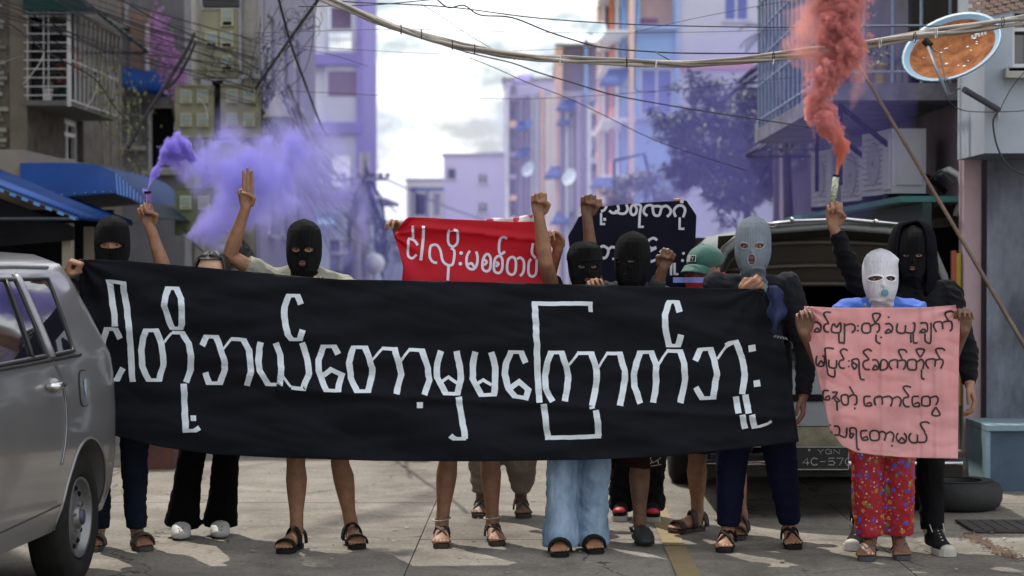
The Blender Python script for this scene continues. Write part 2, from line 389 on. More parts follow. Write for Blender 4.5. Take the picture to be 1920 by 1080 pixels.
# ================================================================= LEFT SIDE
stone_m=[M('ledge_stone_a',(.30,.29,.265),.9,.2,9,.6,40),M('ledge_stone_b',(.21,.205,.19),.9,.2,9,.6,40),M('ledge_stone_c',(.15,.13,.10),.9,.25,9,.6,40)]
wallL=M('dark_stone_wall',(.09,.08,.066),.95,.35,5,.9,16,col2=(.145,.13,.11))
beige=M('beige_plaster',(.30,.26,.21),.9,.12,3,.2); blueS=M('blue_sheet_metal',(.004,.042,.20),.6,.2,2,.1,spec=.12); greenS=M('green_sheet',(.006,.034,.034),.6,.2,2,.1,spec=.2)
whiteB=M('white_bar_paint',(.46,.46,.48),.5,.1,8,0)
b1=thing('corner_house','stone clad corner house with a caged balcony under a green awning, beside the blue canopy','building',(-5.2,20,0))
facade(b1,(-9.5,20,2.3),(1,0,0),4.35,8.5,[],wallL)
facade(b1,(-5.15,20,0),(0,1,0),4.6,10.8,[(1.6,2.55,2.5,3.05,'g'),(1.2,5.6,2.6,6.9,'g')],wallL,name='side_wall')
MB().quad((-9.5,20,0),(-9.5,24.6,0),(-9.5,24.6,10.8),(-9.5,20,10.8)).quad((-9.5,24.6,0),(-5.15,24.6,0),(-5.15,24.6,10.8),(-9.5,24.6,10.8)).build('back_wall',wallL,b1)
MB().box2((-9.7,19.8,10.8),(-5.0,24.8,10.95)).build('roof',M('roof_slab',(.30,.29,.29),.9,.2,2),b1)
MB().box2((-5.30,19.93,2.32),(-5.13,20.0,10.8)).build('corner_strip',M('corner_plaster',(.12,.105,.085),.9,.2,6,.3),b1)
sms={}
zz=2.35; rI=0; cnt=0
while zz<4.4 and cnt<290:
  xx=-5.32-random.uniform(0,.12)
  while xx>-5.8 and cnt<290:
    w=random.choice([.13,.19,.25]); mi=random.randrange(3); key=(w,mi)
    if key not in sms:
      mb=MB(); n=4
      vs=[];h=.047
      for i in range(n+1):
        u=-w*(i/n); d=random.uniform(.012,.04)
        vs+=[(u,0,0),(u,-d,.004),(u,-d-.004,h-.006),(u,0,h)]
      fs=[]
      for i in range(n):
        for k in range(3): a=i*4+k; fs.append((a,a+1,a+5,a+4))
      fs+=[(0,1,2,3),(n*4+3,n*4+2,n*4+1,n*4)]
      me=bpy.data.meshes.new('stone'); me.from_pydata(vs,[],fs); me.materials.append(stone_m[mi]); sms[key]=me
    o=bpy.data.objects.new('stone',sms[key]); COL.objects.link(o); o.parent=b1; o.location=(xx+5.2,-.001,zz); cnt+=1; xx-=w+.004
  zz+=.052; rI+=1
# caged balcony
bal=MB(); x0,x1,y0,y1,z0,z1=-5.15,-4.68,19.9,22.1,3.08,3.98
MB().box2((x0,y0,z0-.05),(x1,y1,z0)).build('balcony_floor',M('mesh_floor',(.10,.10,.10),.8,.2,30),b1)
MB().box2((x1-.035,y0-.01,z0-.06),(x1,y0+.03,z1+.05)).build('cage_post',whiteB,b1)
for i in range(10): MB().tube([(x0,y0,z0+.05+i*.088),(x1,y0,z0+.05+i*.088)],.0055,5).build('cage_bar',whiteB,b1)
for xx in (-4.95,-4.90,-5.11): MB().tube([(xx,y0-.006,z0),(xx,y0-.006,z1)],.0055,5).build('cage_bar',whiteB,b1)
for i in range(11): MB().tube([(x1,y0+.2+i*.19,z0),(x1,y0+.2+i*.21,z1)],.011,5).build('cage_bar',whiteB,b1)
for zz in (z0,z0+.4,z1): MB().tube([(x1,y0,zz),(x1,y1,zz)],.012,5).build('cage_rail',whiteB,b1)
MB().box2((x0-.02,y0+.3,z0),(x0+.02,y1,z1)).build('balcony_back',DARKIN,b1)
o=awning(b1,(-5.13,19.8,4.52),(-5.13,22.4,4.40),(.74,0,0),.58,greenS,ribs=10)
MB().prism([(-5.13,19.79,4.50),(-5.13,19.79,3.97),(-4.40,19.79,3.95)],(0,.02,0)).build('awning_cheek',greenS,b1)
def pot(c,r,h,mat,leafmat,label,nl=26,sp=.16,ht=.3):
  t=thing('potted_plant',label,'potted plant',c)
  MB().lathe([(r*.72,0),(r,h),(r*1.06,h),(r*1.06,h*.88),(r*.98,h*.86)],c,(0,0,1),16).build('pot',mat,t,smooth=True)
  leafset(c+V(0,0,h),nl,sp,ht,leafmat).build('leaf_cluster',leafmat,t,kind='stuff'); return t
def leafset(c,n,sp,ht,mat,ln=.07,wd=.022):
  mb=MB()
  for i in range(n):
    a=random.uniform(0,6.28); r=sp*math.sqrt(random.random()); h=random.uniform(.1,1)*ht
    q=c+V(math.cos(a)*r,math.sin(a)*r,h); d=V(math.cos(a),math.sin(a),random.uniform(-.6,.7)).normalized(); w=d.cross(V(0,0,1)).normalized()
    l=ln*random.uniform(.6,1.3); mb.add([q,q+d*l*.5+w*wd,q+d*l-V(0,0,l*.25),q+d*l*.5-w*wd],[(0,1,2,3)])
    if i%3==0: mb.tube([c,q],.002,3)
  return mb
GREEN=M('leaf_green',(.055,.10,.03),.6,.35,20,0,col2=(.12,.17,.05)); YG=M('leaf_yellow_green',(.15,.19,.03),.6,.35,20,0,col2=(.24,.26,.06)); REDL=M('leaf_red',(.30,.07,.04),.6,.35,20,0)
pot(V(-4.93,19.99,3.08),.05,.12,M('white_pot',(.6,.62,.65),.5),GREEN,'small white flower pot standing inside the caged balcony',20,.05,.2)
pot(V(-4.78,20.2,3.08),.09,.17,M('green_pot',(.02,.09,.07),.5),REDL,'dark green pot with red leaved plant inside the caged balcony',40,.13,.42)
cp=MB()
for i in range(420):
  t=random.random(); y=20.6+t*3.2; zc=3.7-1.2*random.random()**.7*(.4+t); c=V(-4.62+random.gauss(0,.05),y,zc); a=random.uniform(0,6.28); l=random.uniform(.03,.075)
  d=V(math.cos(a)*.5,math.sin(a),random.uniform(-1,.2)).normalized(); w=d.cross(V(1,0,0)).normalized()*l*.35
  cp.add([c,c+d*l*.5+w,c+d*l,c+d*l*.5-w],[(0,1,2,3)])
v=thing('creeper','yellow green creeper hanging down the side of the caged balcony','creeper',(-4.62,21.5,2.6))
cp.build('leaves',YG,v,kind='stuff'); st=MB()
for i in range(7): st.tube([V(-4.63,20.8+i*.4,3.8),V(-4.6+random.uniform(-.03,.03),20.9+i*.4,3.2),V(-4.6,21+i*.4,2.5)],.004,4)
st.build('stem',M('creeper_stem',(.09,.07,.04),.9),v)
# ground floor shop
sh=thing('shopfront','beige ground floor shopfront with dark gate below the blue canopy','building',(-4.42,17,0))
hs=[(X(50,17)+9.5,0,X(118,17)+9.5,1.72,'n')]
facade(sh,(-9.5,17,0),(1,0,0),9.5-4.42,2.34,hs,beige); facade(sh,(-4.42,17,0),(0,1,0),3,2.34,[(.3,0,2.7,1.9,'o')],beige,name='side_wall')
MB().box2((-9.5,17,2.34),(-4.42,20,2.42)).build('roof',beige,sh)
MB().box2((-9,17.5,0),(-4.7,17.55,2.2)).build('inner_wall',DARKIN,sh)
for i in range(22):
  x=X(51,17)+i*(X(118,17)-X(50,17))/22; MB().box2((x,17.05,.02),(x+.011,17.08,1.72)).build('gate_bar',M('gate_dark',(.03,.03,.035),.6),sh)
# curved blue canopy with flat valance
cn=thing('canopy','large curved blue sheet metal canopy jutting over the pavement from the beige shopfront','canopy',(-4.3,17,2.3))
Op=[(38,306),(100,305),(150,306),(185,310),(212,322),(243,347),(273,377),(303,410)]; Ip=[(38,376),(100,371),(150,367),(185,364),(216,363),(243,371),(272,387),(300,411)]
def lerpl(pl,t):
  n=len(pl)-1; i=min(int(t*n),n-1); f=t*n-i; return (pl[i][0]*(1-f)+pl[i+1][0]*f,pl[i][1]*(1-f)+pl[i+1][1]*f)
def cnp(u,v):
  a=lerpl(Op,u); b=lerpl(Ip,u); y=17.0-.45*v+ (.014*math.sin(u*90) if u>.55 else 0)
  return P(a[0]*(1-v)+b[0]*v,a[1]*(1-v)+b[1]*v,y)
MB().grid(cnp,112,4).build('valance',blueS,cn,smooth=True)
MB().grid(lambda u,v:P(*lerpl(Op,u),17.0)+V(0,2.4*v,.03*math.sin(0)),28,3).build('canopy_sheet',blueS,cn,smooth=True)
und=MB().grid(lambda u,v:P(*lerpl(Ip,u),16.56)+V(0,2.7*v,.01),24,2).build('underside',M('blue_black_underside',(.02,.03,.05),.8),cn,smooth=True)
for i in range(13):
  u=.6+.4*i/13; MB().tube([cnp(u,j/5)-V(0,.012,0) for j in range(6)],.007,4).build('rib',M('blue_rib',(.10,.24,.62),.35,.1,bump=0),cn)
for i in range(8):
  p=cnp(.05+i*.07,.93); MB().ell(p-V(0,.01,0),(.008,.006,.008),None,6,4).build('rivet',METAL,cn)
# lower corrugated awning
lw=thing('awning','corrugated blue roof sheet over a dark porch at the frame edge behind the silver car','awning',(-4.9,15,2.3))
awning(lw,(-4.95,14.9,2.36),(-4.95,16.9,2.36),(1.5,0,0),.58,blueS,name='sheet',ribs=20)
for k in range(15):
  x=-4.75+k*.09; MB().box((x,14.895,2.36-(x+4.95)/1.5*.58-.01),(.05,.02,.022),Matrix.Rotation(.36,3,'Y')).build('sheet_end',M('blue_light_edge',(.10,.30,.70),.4,bump=0),lw)
MB().prism([(-4.95,14.95,2.28),(-3.5,14.95,1.72),(-3.5,14.95,1.62),(-4.95,14.95,1.5)],(0,.05,0)).build('gable_board',DARKIN,lw)
for px in (128,170):
  x=X(px,15.1 if px==128 else 16.6); MB().box2((x-.035,15.05 if px==128 else 16.5,0),(x+.035,15.15 if px==128 else 16.6,1.75)).build('post',beige,lw)
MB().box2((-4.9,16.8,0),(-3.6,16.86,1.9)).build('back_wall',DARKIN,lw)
# the block beyond the frame edge that shades the silver car
bz=thing('apartment_block','tall plastered apartment block past the frame edge beside the silver car','building',(-7,10,0))
block(bz,-10.5,-6.3,4,15.5,13.5,beige,beige,side=[(1,2.8,2.2,4.2),(4,2.8,5.2,4.2),(7,2.8,8.2,4.2),(1,6,2.2,7.4),(4,6,5.2,7.4),(7,6,8.2,7.4)],sidex=-6.3)
# red-brown low block behind the marchers' legs
rb=thing('planter_box','low dark red brown planter box at the far kerb behind the person in jeans','planter',G(280,878))
a=G(232,880); b=G(322,882)
MB().box2((a.x,a.y,0),(b.x,a.y+.5,.26)).build('planter_body',M('redbrown_paint',(.10,.04,.03),.8,.3,6,.3),rb); MB().box2((a.x-.02,a.y-.02,.26),(b.x+.02,a.y+.52,.29)).build('rim',M('redbrown_rim',(.13,.06,.05),.8),rb)
leafset(V((a.x+b.x)/2,a.y+.25,.28),60,.2,.2,GREEN).build('leaf_cluster',GREEN,rb,kind='stuff')
# second house
b2=thing('narrow_house','narrow brown and grey house with small blue awning beside the stone corner house','building',(-5.5,27,0))
Y=27; s_=F/Y
def hp(x0,y0,x1,y1,Y,xl,k='g',zb=0): return (X(x0,Y)-xl,Zp(y1,Y)-zb,X(x1,Y)-xl,Zp(y0,Y)-zb,k)
brw=M('brown_plaster',(.24,.16,.125),.9,.25,2.5,.3); gry=M('grey_plaster',(.17,.17,.19),.9,.25,2,.3)
xl=-8.2
facade(b2,(xl,27,0),(1,0,0),-4.8-xl,9,[hp(214,180,266,272,27,xl,'b'),hp(277,195,331,318,27,xl,'o'),hp(213,5,240,42,27,xl,'g')],gry)
facade(b2,(-4.8,27,0),(0,1,0),6,9,[(1,2.8,2,4)],gry,name='side_wall')
MB().box2((X(248,27),26.9,Zp(138,27)),(X(290,27),26.98,Zp(20,27))).build('wall_panel',brw,b2)
MB().tube([(X(281,27),26.85,Zp(150,27)),(X(281,27),26.85,Zp(45,27))],.03,8).build('pipe',whiteB,b2)
MB().box2((xl,27,9),(-4.7,33,9.15)).build('roof',gry,b2)
awning(b2,(X(208,27),26.98,Zp(126,27)),(X(322,27),26.98,Zp(140,27)),(0.1,-.8,0),.36,blueS,ribs=3,arc=True)
for px,c in ((218,'laundry_red'),(232,'laundry_grey')):
  q=MB().grid(lambda u,v:V(X(px,26.7)+u*.09,26.7+.02*math.sin(u*9+v*3),Zp(2,26.7)-v*.3),6,6).build('hanging_cloth',M(c,(.45,.03,.04) if 'red' in c else (.4,.4,.42),.9),None,smooth=True)
  tag(q,('red' if 'red' in c else 'pale grey')+' cloth hung out to dry high on the narrow brown house','laundry')
bv=thing('bougainvillea','mauve flowering bush hanging over the wall between the narrow house and the meter boxes','flowering bush',(-4.6,26,3))
mb=MB()
for i in range(900):
  t=random.random(); c=P(288+t*50+random.gauss(0,7),45+t*115+random.gauss(0,22),25.6+random.uniform(-.3,.3)); a=random.uniform(0,6.28); l=random.uniform(.03,.07)
  d=V(math.cos(a),random.uniform(-.5,.5),math.sin(a)).normalized(); w=d.cross(V(0,1,0)).normalized()*l*.5; mb.add([c,c+d*l*.5+w,c+d*l,c+d*l*.5-w],[(0,1,2,3)])
mb.build('blossom',M('mauve_blossom',(.42,.22,.46),.7,.3,20,0),bv,kind='stuff')
MB().tube([P(330,230,25.7),P(315,150,25.7),P(300,70,25.7)],.02,6).build('branch',M('bark',(.10,.08,.06),.9,.3,8,.6),bv)
# tall grey block behind the meter pole
b3=thing('tall_grey_block','tall grey lilac apartment block behind the meter boxes','building',(-5,34,0))
lil=M('lilac_plaster',(.20,.19,.26),.9,.15,1.5,.1)
block(b3,-9,X(488,36),36,45,13,lil,lil,front=[(1.2,2+k*2.7,2.0,3.4+k*2.7,'g') for k in range(3)]+[(2.5,2+k*2.7,3.3,3.4+k*2.7,'g') for k in range(3)],side=[(1+i*2,2+k*2.7,2+i*2,3.4+k*2.7) for i in range(3) for k in range(3)],sidex=X(488,36))
# white tower block with mauve floor bands
b4=thing('banded_tower','white apartment tower with purple floor bands and open stair bays, left edge of the sky','building',(-10,87,0))
wt=M('white_wall',(.78,.80,.84),.85,.06,.8,.05); pb=M('mauve_band',(.26,.22,.55),.8,.08,2,.05); Y=87; xa,xb,xc=X(430,Y),X(612,Y),X(679,Y)
ho=[]
for k,(t,b) in enumerate(((10,62),(132,190),(262,320),(395,440))): ho+=[hp(505,t,540,b,Y,xa,'g'),hp(450,t,484,b,Y,xa,'g')]
facade(b4,(xa,Y,0),(1,0,0),xb-xa,17,[(a,max(.2,b),c,d,e) for a,b,c,d,e in ho],wt)
ho=[(X(t[0],Y)-xb,Zp(t[3],Y),X(t[2],Y)-xb,Zp(t[1],Y),'n') for t in ((619,62,661,97),(619,16,661,57),(625,293,658,350),(619,420,665,500))]
ho=[(a,max(.1,b),c,d,'n') for a,b,c,d,e in ho]
facade(b4,(xb,Y-.5,0),(1,0,0),xc-xb,17,ho,M('tower_pale',(.55,.56,.68),.85,.06,1,.05),name='stair_wall')
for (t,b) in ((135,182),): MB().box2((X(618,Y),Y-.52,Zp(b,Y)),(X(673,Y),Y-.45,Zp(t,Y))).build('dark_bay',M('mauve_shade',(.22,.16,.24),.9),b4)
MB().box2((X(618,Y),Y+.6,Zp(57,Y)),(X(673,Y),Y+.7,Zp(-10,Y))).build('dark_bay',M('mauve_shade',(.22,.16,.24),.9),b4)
for py in (-20,113,241,373): MB().box2((xa-.1,Y-.75,Zp(py+11,Y)),(xc+.06,Y-.02,Zp(py-10,Y))).build('floor_band',pb,b4)
MB().box2((X(671,Y),Y-.7,0),(xc+.1,Y-.5,17)).build('corner_column',pb,b4)
for i in range(9): MB().tube([(X(621+i*6,Y),Y-.9,Zp(97,Y)),(X(621+i*6,Y),Y-.9,Zp(60,Y))],.025,4).build('rail_bar',whiteB,b4)
for py in (59,78,97): MB().tube([(X(619,Y),Y-.9,Zp(py,Y)),(X(674,Y),Y-.9,Zp(py,Y))],.035,4).build('rail',whiteB,b4)
facade(b4,(xc,Y,0),(0,1,0),8,17,[],pb,name='side_wall')
for i in range(2): MB().box2((X(500,Y),Y-.6,Zp(5+122*i,Y)),(X(550,Y),Y-.02,Zp(-1+122*i,Y))).build('window_hood',pb,b4)
# low shops beyond the marchers on the left
b5=thing('low_shop_row','low blue and white shop row behind the marcher giving the three finger salute','building',(-6,58,0)); Y=58
xa,xb=X(492,Y),X(720,Y)
facade(b5,(xa,Y,0),(1,0,0),xb-xa,Zp(378,Y),[(.4,.2,1.6,2.2,'o'),(1.9,1.0,2.7,2.2,'g')],M('pale_blue_wall',(.42,.48,.58),.85,.12,1,.05))
MB().box2((xa-.1,Y-.2,Zp(378,Y)),(xb+.1,Y+5,Zp(372,Y))).build('roof',lil,b5)
awning(b5,(xa,Y-.02,Zp(400,Y)),(xa+2.2,Y-.02,Zp(400,Y)),(0,-.9,0),.4,M('teal_sheet',(.10,.28,.45),.6),ribs=10)
# ================================================================= CENTRE
def simple(name,label,x0,x1,top,Y,D,mf,fronts,band=None):
  t=thing(name,label,'building',(X((x0+x1)/2,Y),Y,0)); xl=X(x0,Y); H=Zp(top,Y)
  hs=[]
  for q in fronts: h=hp(*q[:4],Y,xl,q[4] if len(q)>4 else 'g'); hs.append((h[0],max(.1,h[1]),h[2],h[3],h[4]))
  block(t,xl,X(x1,Y),Y,Y+D,H,mf,mf,front=hs,sidex=xl); return t
lilac2=M('lilac_wall',(.54,.50,.68),.85,.06,.5,.03)
c1=simple('lilac_house','plain lilac house with shallow pitched roof closing the view under the sky','x' and 832,962,292,120,10,lilac2,[(838,315,856,337,'o'),(896,326,915,345),(896,380,915,400)])
xa,xb=X(832,120),X(962,120); MB().prism([(xa,120,Zp(292,120)),(xb,120,Zp(292,120)),(xb,120,Zp(283,120)),((xa*.4+xb*.6),120,Zp(285,120))],(0,10,0)).build('roof_gable',lilac2,c1)
c2=simple('pale_townhouse','small pale townhouse with a blue balcony frame left of the lilac house','' or 762,834,338,145,10,M('cream_white',(.62,.58,.55),.85,.06,.5),[(776,362,800,405,'o'),(812,362,826,405)])
Y=144.5
for px in (773,802,833): MB().box2((X(px,Y)-.06,Y-.4,Zp(415,Y)),(X(px,Y)+.06,Y-.2,Zp(352,Y))).build('balcony_post',blueS,c2)
MB().box2((X(770,Y),Y-.6,Zp(358,Y)),(X(836,Y),Y-.1,Zp(352,Y))).build('balcony_beam',blueS,c2)
c3=simple('distant_house','low dark blue roofed house far down the street between the pole and the red banner',680,766,418,110,8,M('dim_blue_wall',(.25,.28,.38),.9,.1,.5),[(700,440,715,470),(730,440,745,470)])
# ================================================================= RIGHT SIDE
peach=M('peach_paint',(.85,.55,.40),.8,.1,1,.05); orange=M('orange_paint',(.70,.26,.13),.8,.1,1,.05); bluew=M('blue_wall',(.22,.40,.72),.85,.08,.7,.05); greyw=M('lilac_grey_wall',(.52,.52,.60),.85,.06,.5,.05)
brnw=M('dark_mauve_wall',(.15,.12,.17),.9,.2,1.2,.05)
r1=simple('far_lilac_flats','lilac flats with mauve awnings far down the right side of the street',945,1048,150,105,14,lilac2,[(955,230,970,250),(955,290,970,310),(1015,210,1030,235),(1015,270,1030,295),(985,340,1000,370)])
r2=simple('dark_top_flats','flats with a dark mauve top floor and cream corner columns beside the orange balcony block','' or 1046,1150,88,82,14,greyw,[(1103,190,1118,240),(1122,190,1132,240),(1103,290,1130,340,'o')])
Y=82; MB().box2((X(1050,Y),Y-.12,Zp(168,Y)),(X(1092,Y),Y-.02,Zp(86,Y))).build('wall_panel',brnw,r2); MB().box2((X(1102,Y),Y-.12,Zp(168,Y)),(X(1145,Y),Y-.02,Zp(90,Y))).build('wall_panel',brnw,r2)
for px in (1040,1048,1096): MB().box2((X(px,Y),Y-.3,0),(X(px+6,Y),Y-.12,Zp(90,Y))).build('column',peach if px!=1096 else bluew,r2)
for (px,py,w) in ((1070,197,28),(985,152,26),(985,240,24),(1045,325,24),(1065,225,18),(1060,410,30),(985,290,20)):
  yy=81 if px>1040 else 103
  awning(r2 if px>1040 else r1,(X(px-w*.5,yy),yy+.7,Zp(py-14,yy)),(X(px+w*.6,yy),yy+.7,Zp(py-14,yy)),(-.3,-1,0),.55,blueS if py>190 else M('mauve_sheet',(.17,.13,.35),.7),ribs=5)
r3=thing('orange_balcony_block','tall apartment block with blue and grey walls and orange and peach balcony columns','building',(4,64,0)); Y=64
xl=X(1186,Y); xm=X(1272,Y); xr=X(1500,Y)
facade(r3,(xl,Y,0),(1,0,0),xm-xl,17,[hp(1199,-40,1262,46,Y,xl,'n'),hp(1200,128,1262,216,Y,xl,'c')],bluew)
MB().box2((X(1190,Y),Y+1.2,Zp(46,Y)),(X(1268,Y),Y+1.3,Zp(-45,Y))).build('recess_wall',peach,r3); MB().box2((X(1196,Y),Y+.9,Zp(46,Y)),(X(1236,Y),Y+1.0,Zp(28,Y))).build('recess_parapet',M('wine_paint',(.22,.05,.10),.8),r3)
facade(r3,(xm,Y,0),(1,0,0),xr-xm,17,[hp(1356,-60,1404,40,Y,xm,'c')],greyw,name='grey_wall')
MB().box2((X(1272,Y),Y-.15,Zp(131,Y)),(X(1412,Y),Y-.02,Zp(119,Y))).build('red_band',M('salmon_band',(.55,.20,.17),.8),r3)
for py in (50,218): MB().box2((X(1190,Y),Y-.3,Zp(py+7,Y)),(X(1270,Y),Y-.02,Zp(py,Y))).build('floor_band',M('pale_blue_trim',(.30,.42,.66),.8),r3)
MB().box2((X(1266,Y),Y-.14,0),(X(1274,Y),Y-.01,17)).build('trim_strip',M('pale_blue_trim',(.30,.42,.66),.8),r3)
MB().quad((xr,Y,0),(xr,Y+12,0),(xr,Y+12,17),(xr,Y,17)).quad((xl,Y+12,0),(xr,Y+12,0),(xr,Y+12,17),(xl,Y+12,17)).quad((xl,Y,17),(xr,Y,17),(xr,Y+12,17),(xl,Y+12,17)).quad((xl,Y+.5,0),(xl,Y+12,0),(xl,Y+12,17),(xl,Y+.5,17)).build('back_wall',greyw,r3)
for (px,w,mt,dy) in ((1128,8,peach,6),(1137,6,wt,5.5),(1149,9,orange,4),(1159,6,wt,3),(1166,10,bluew,1.5),(1177,9,peach,0)):
  MB().box2((X(px,Y),Y-.9+dy,0),(X(px+w,Y),Y-.6+dy,15.5)).build('balcony_column',mt,r3)
for py in (-30,62,118,225,330,430): MB().box2((X(1128,Y),Y-.85,Zp(py+5,Y)),(xl+.05,Y+5.4,Zp(py,Y))).build('balcony_slab',wt,r3)
for k,(t,b) in enumerate(((30,62),(75,118),(190,225),(290,330))): MB().box2((X(1150,Y),Y+2.4,Zp(b,Y)),(X(1160,Y),Y+4.9,Zp(t,Y))).build('balcony_panel',orange,r3)
MB().box2((X(1136,Y),Y+5.2,0),(xl,Y+5.4,15.5)).build('balcony_back',M('wine_shade',(.30,.16,.17),.9),r3)
awning(r3,(X(1140,Y),Y-.7,Zp(134,Y)),(X(1181,Y),Y-.7,Zp(134,Y)),(-.35,-.9,0),.62,blueS,ribs=6)
awning(r3,(X(1128,Y),Y+4,Zp(30,Y)),(X(1146,Y),Y+4,Zp(30,Y)),(-.5,-.9,0),.6,M('wine_sheet',(.13,.05,.13),.7),ribs=5,arc=True)
awning(r3,(X(1120,Y),Y-.7,Zp(335,Y)),(X(1160,Y),Y-.7,Zp(335,Y)),(-.3,-.8,0),.35,blueS,ribs=6)
def dish(c,r,nrm,label,mat_in,mat_rim,arm=True,ex=(0,0,-1)):
  t=thing('satellite_dish',label,'satellite dish',c); ax=Vector(nrm).normalized()
  MB().lathe([(0.001,0),(r*.3,.02*r),(r*.6,.08*r),(r*.86,.17*r)],c,ax,36).build('reflector',mat_in,t,smooth=True)
  o=MB().lathe([(r*.86,.171*r),(r*.95,.21*r),(r,.235*r),(r,.20*r),(r*.9,.15*r),(r*.5,.03*r),(0.001,-.02*r)],c,ax,36).build('rim',mat_rim,t,smooth=True)
  if arm:
    e=Vector(ex).normalized(); a=c+e*r*.55+ax*.05*r; MB().tube([a,a+ax*r*.5+e*r*.1,c+ax*r*1.0+e*r*.62],.012*max(1,r*2.2),7).build('feed_arm',METAL,t,smooth=True)
    MB().tube([c+ax*r*.97+e*r*.52,c+ax*r*1.03+e*r*.72],.03*max(1,r*1.5),8).build('feed_horn',RUBBER,t)
    MB().tube([c-ax*.02,c-ax*r*.5+V(0,0,-r*.1),c-ax*r*.5+V(0,0,-r*.9)],.02,7).build('mount',METAL,t)
  return t
dw=M('dish_white',(.62,.74,.80),.5,.1,4,0)
dish(P(1120,63,62),.38,(-.55,-.7,.5),'pale satellite dish high on the orange balcony block under its dark awning',dw,dw)
dish(P(1069,333,70),.30,(-.7,-.8,.35),'pale blue satellite dish halfway up the dark topped flats',dw,dw)
dish(P(992,318,95),.36,(-.7,-.8,.35),'small distant satellite dish on the far lilac flats',dw,dw)
# blue pipe frame
pf=thing('pipe_frame','bent blue steel pipe frame rising from the bush right of the raised fists','frame',G(1225,600)+V(0,0,0)); pf.location=P(1200,470,40); pf.location.z=0
a=P(1152,301,40); b=P(1208,288,40); c=P(1230,382,40); d=V(c.x+.06,40,0)
MB().tube([a,b,c,d],.035,8).build('pipe',blueS,pf); MB().tube([V(a.x,40,a.z),V(a.x,40,0)],.03,8).build('post',blueS,pf)
# busy facades of the far flats: pilasters, balconies, openings
rf=random.Random(12)
cols=[M('cream_strip',(.80,.72,.62),.85,.08,1,0),M('mauve_strip',(.42,.34,.52),.85,.08,1,0),peach,M('grey_strip',(.50,.52,.60),.85,.08,1,0),M('dusk_strip',(.20,.16,.28),.9,.1,1,0),wt]
for (rr_,Y,x0,x1,top) in ((r1,105,948,1042,158),(r2,82,1050,1128,178)):
  x=x0
  while x<x1:
    w=rf.uniform(4,9); dpt=rf.uniform(.25,.9); m_=rf.choice(cols)
    if rf.random()<.62: MB().box2((X(x,Y),Y-dpt,0),(X(x+w,Y),Y-.02,Zp(top+rf.uniform(0,30),Y))).build('pilaster',m_,rr_)
    else:
      py=top+rf.uniform(10,30)
      while py<420:
        h=rf.uniform(18,28); MB().box2((X(x-3,Y),Y-dpt-.5,Zp(py+h*.45,Y)),(X(x+w+3,Y),Y-dpt*.3,Zp(py,Y))).build('balcony',rf.choice(cols[:4]),rr_)
        MB().box2((X(x-1,Y),Y-dpt*.25,Zp(py,Y)),(X(x+w+1,Y),Y-.03,Zp(py-h*.8,Y))).build('opening',cols[4],rr_); py+=h*2.1
    x+=w+rf.uniform(1,5)
# ---- near right building, wall plane x=2.95
r4=thing('pink_shophouse','dirty pink shophouse with a dark shopfront, teal ledge and a railed balcony above','building',(2.95,16,0))
pinkw=M('pink_grey_wall',(.23,.18,.21),.9,.18,1.6,.25,14,col2=(.33,.27,.31)); XR=2.95
facade(r4,(XR,24.4,0),(0,-1,0),24.4-13.45,9.5,[(5.0,0,10.7,1.78,'o'),(6.0,2.95,10.3,4.9,'o'),(1.2,2.6,2.3,3.9,'b'),(3.2,.2,4.3,1.5,'g')],pinkw)
facade(r4,(XR,13.45,0),(1,0,0),4,9.5,[],pinkw,name='end_wall'); MB().quad((XR+4,13.45,0),(XR+4,24.4,0),(XR+4,24.4,9.5),(XR+4,13.45,9.5)).quad((XR,13.45,9.5),(XR+4,13.45,9.5),(XR+4,24.4,9.5),(XR,24.4,9.5)).quad((XR,24.4,0),(XR+4,24.4,0),(XR+4,24.4,9.5),(XR,24.4,9.5)).build('back_wall',pinkw,r4)
teal=M('teal_edge',(.04,.17,.17),.6,.15,6,.1); dteal=M('dark_teal_shutter',(.012,.035,.04),.6,.3,3,.1)
MB().box2((2.45,13.5,1.86),(XR-.003,19.8,1.9)).build('ledge',teal,r4); MB().box2((2.60,13.5,1.35),(2.66,19.5,1.855)).build('fascia',dteal,r4)
for i in range(11): MB().box2((2.86,13.75+i*.5,0.02),(2.9,14.2+i*.5,1.34)).build('shutter_panel',dteal,r4)
MB().box2((2.83,13.28,0),(2.945,13.44,9)).build('pillar',M('pink_pillar',(.46,.33,.36),.7,.1,3,.1),r4)
for (px,py0,py1,c) in ((1786,470,760,(.35,.08,.05)),(1795,475,760,(.5,.33,.04)),(1804,500,840,(.03,.16,.06))):
  x=X(px,13.36); MB().box2((x-.012,13.33,Zp(py1,13.36)),(x+.018,13.37,Zp(py0,13.36))).build('stripe_board',M('stripe_%d'%px,c,.7),r4)
# balcony
MB().box2((2.05,13.9,2.58),(XR-.003,18.9,2.70)).build('balcony_slab',M('stained_slab',(.13,.13,.15),.9,.4,4,.4,col2=(.24,.24,.28)),r4)
rl=M('blue_grey_rail',(.22,.30,.40),.5,.15,4,0)
for i in range(18): MB().tube([(2.07,13.95+i*.28,2.7),(2.07,13.95+i*.28,4.6)],.014,6).build('baluster',rl,r4)
for i in range(5): MB().tube([(2.07+i*.2,13.93,2.7),(2.07+i*.2,13.93,4.6)],.012,6).build('baluster',rl,r4)
for zz in (2.78,3.1,3.35,3.6,3.85,4.1,4.35,4.6): MB().tube([(2.9,13.92,zz),(2.06,13.92,zz),(2.06,18.8,zz)],.008,5).build('rail',rl,r4)
MB().box2((2.6,14.05,2.7),(2.62,18.8,4.9)).build('balcony_back',M('balcony_shade',(.035,.035,.05),.9,.4,3),r4)
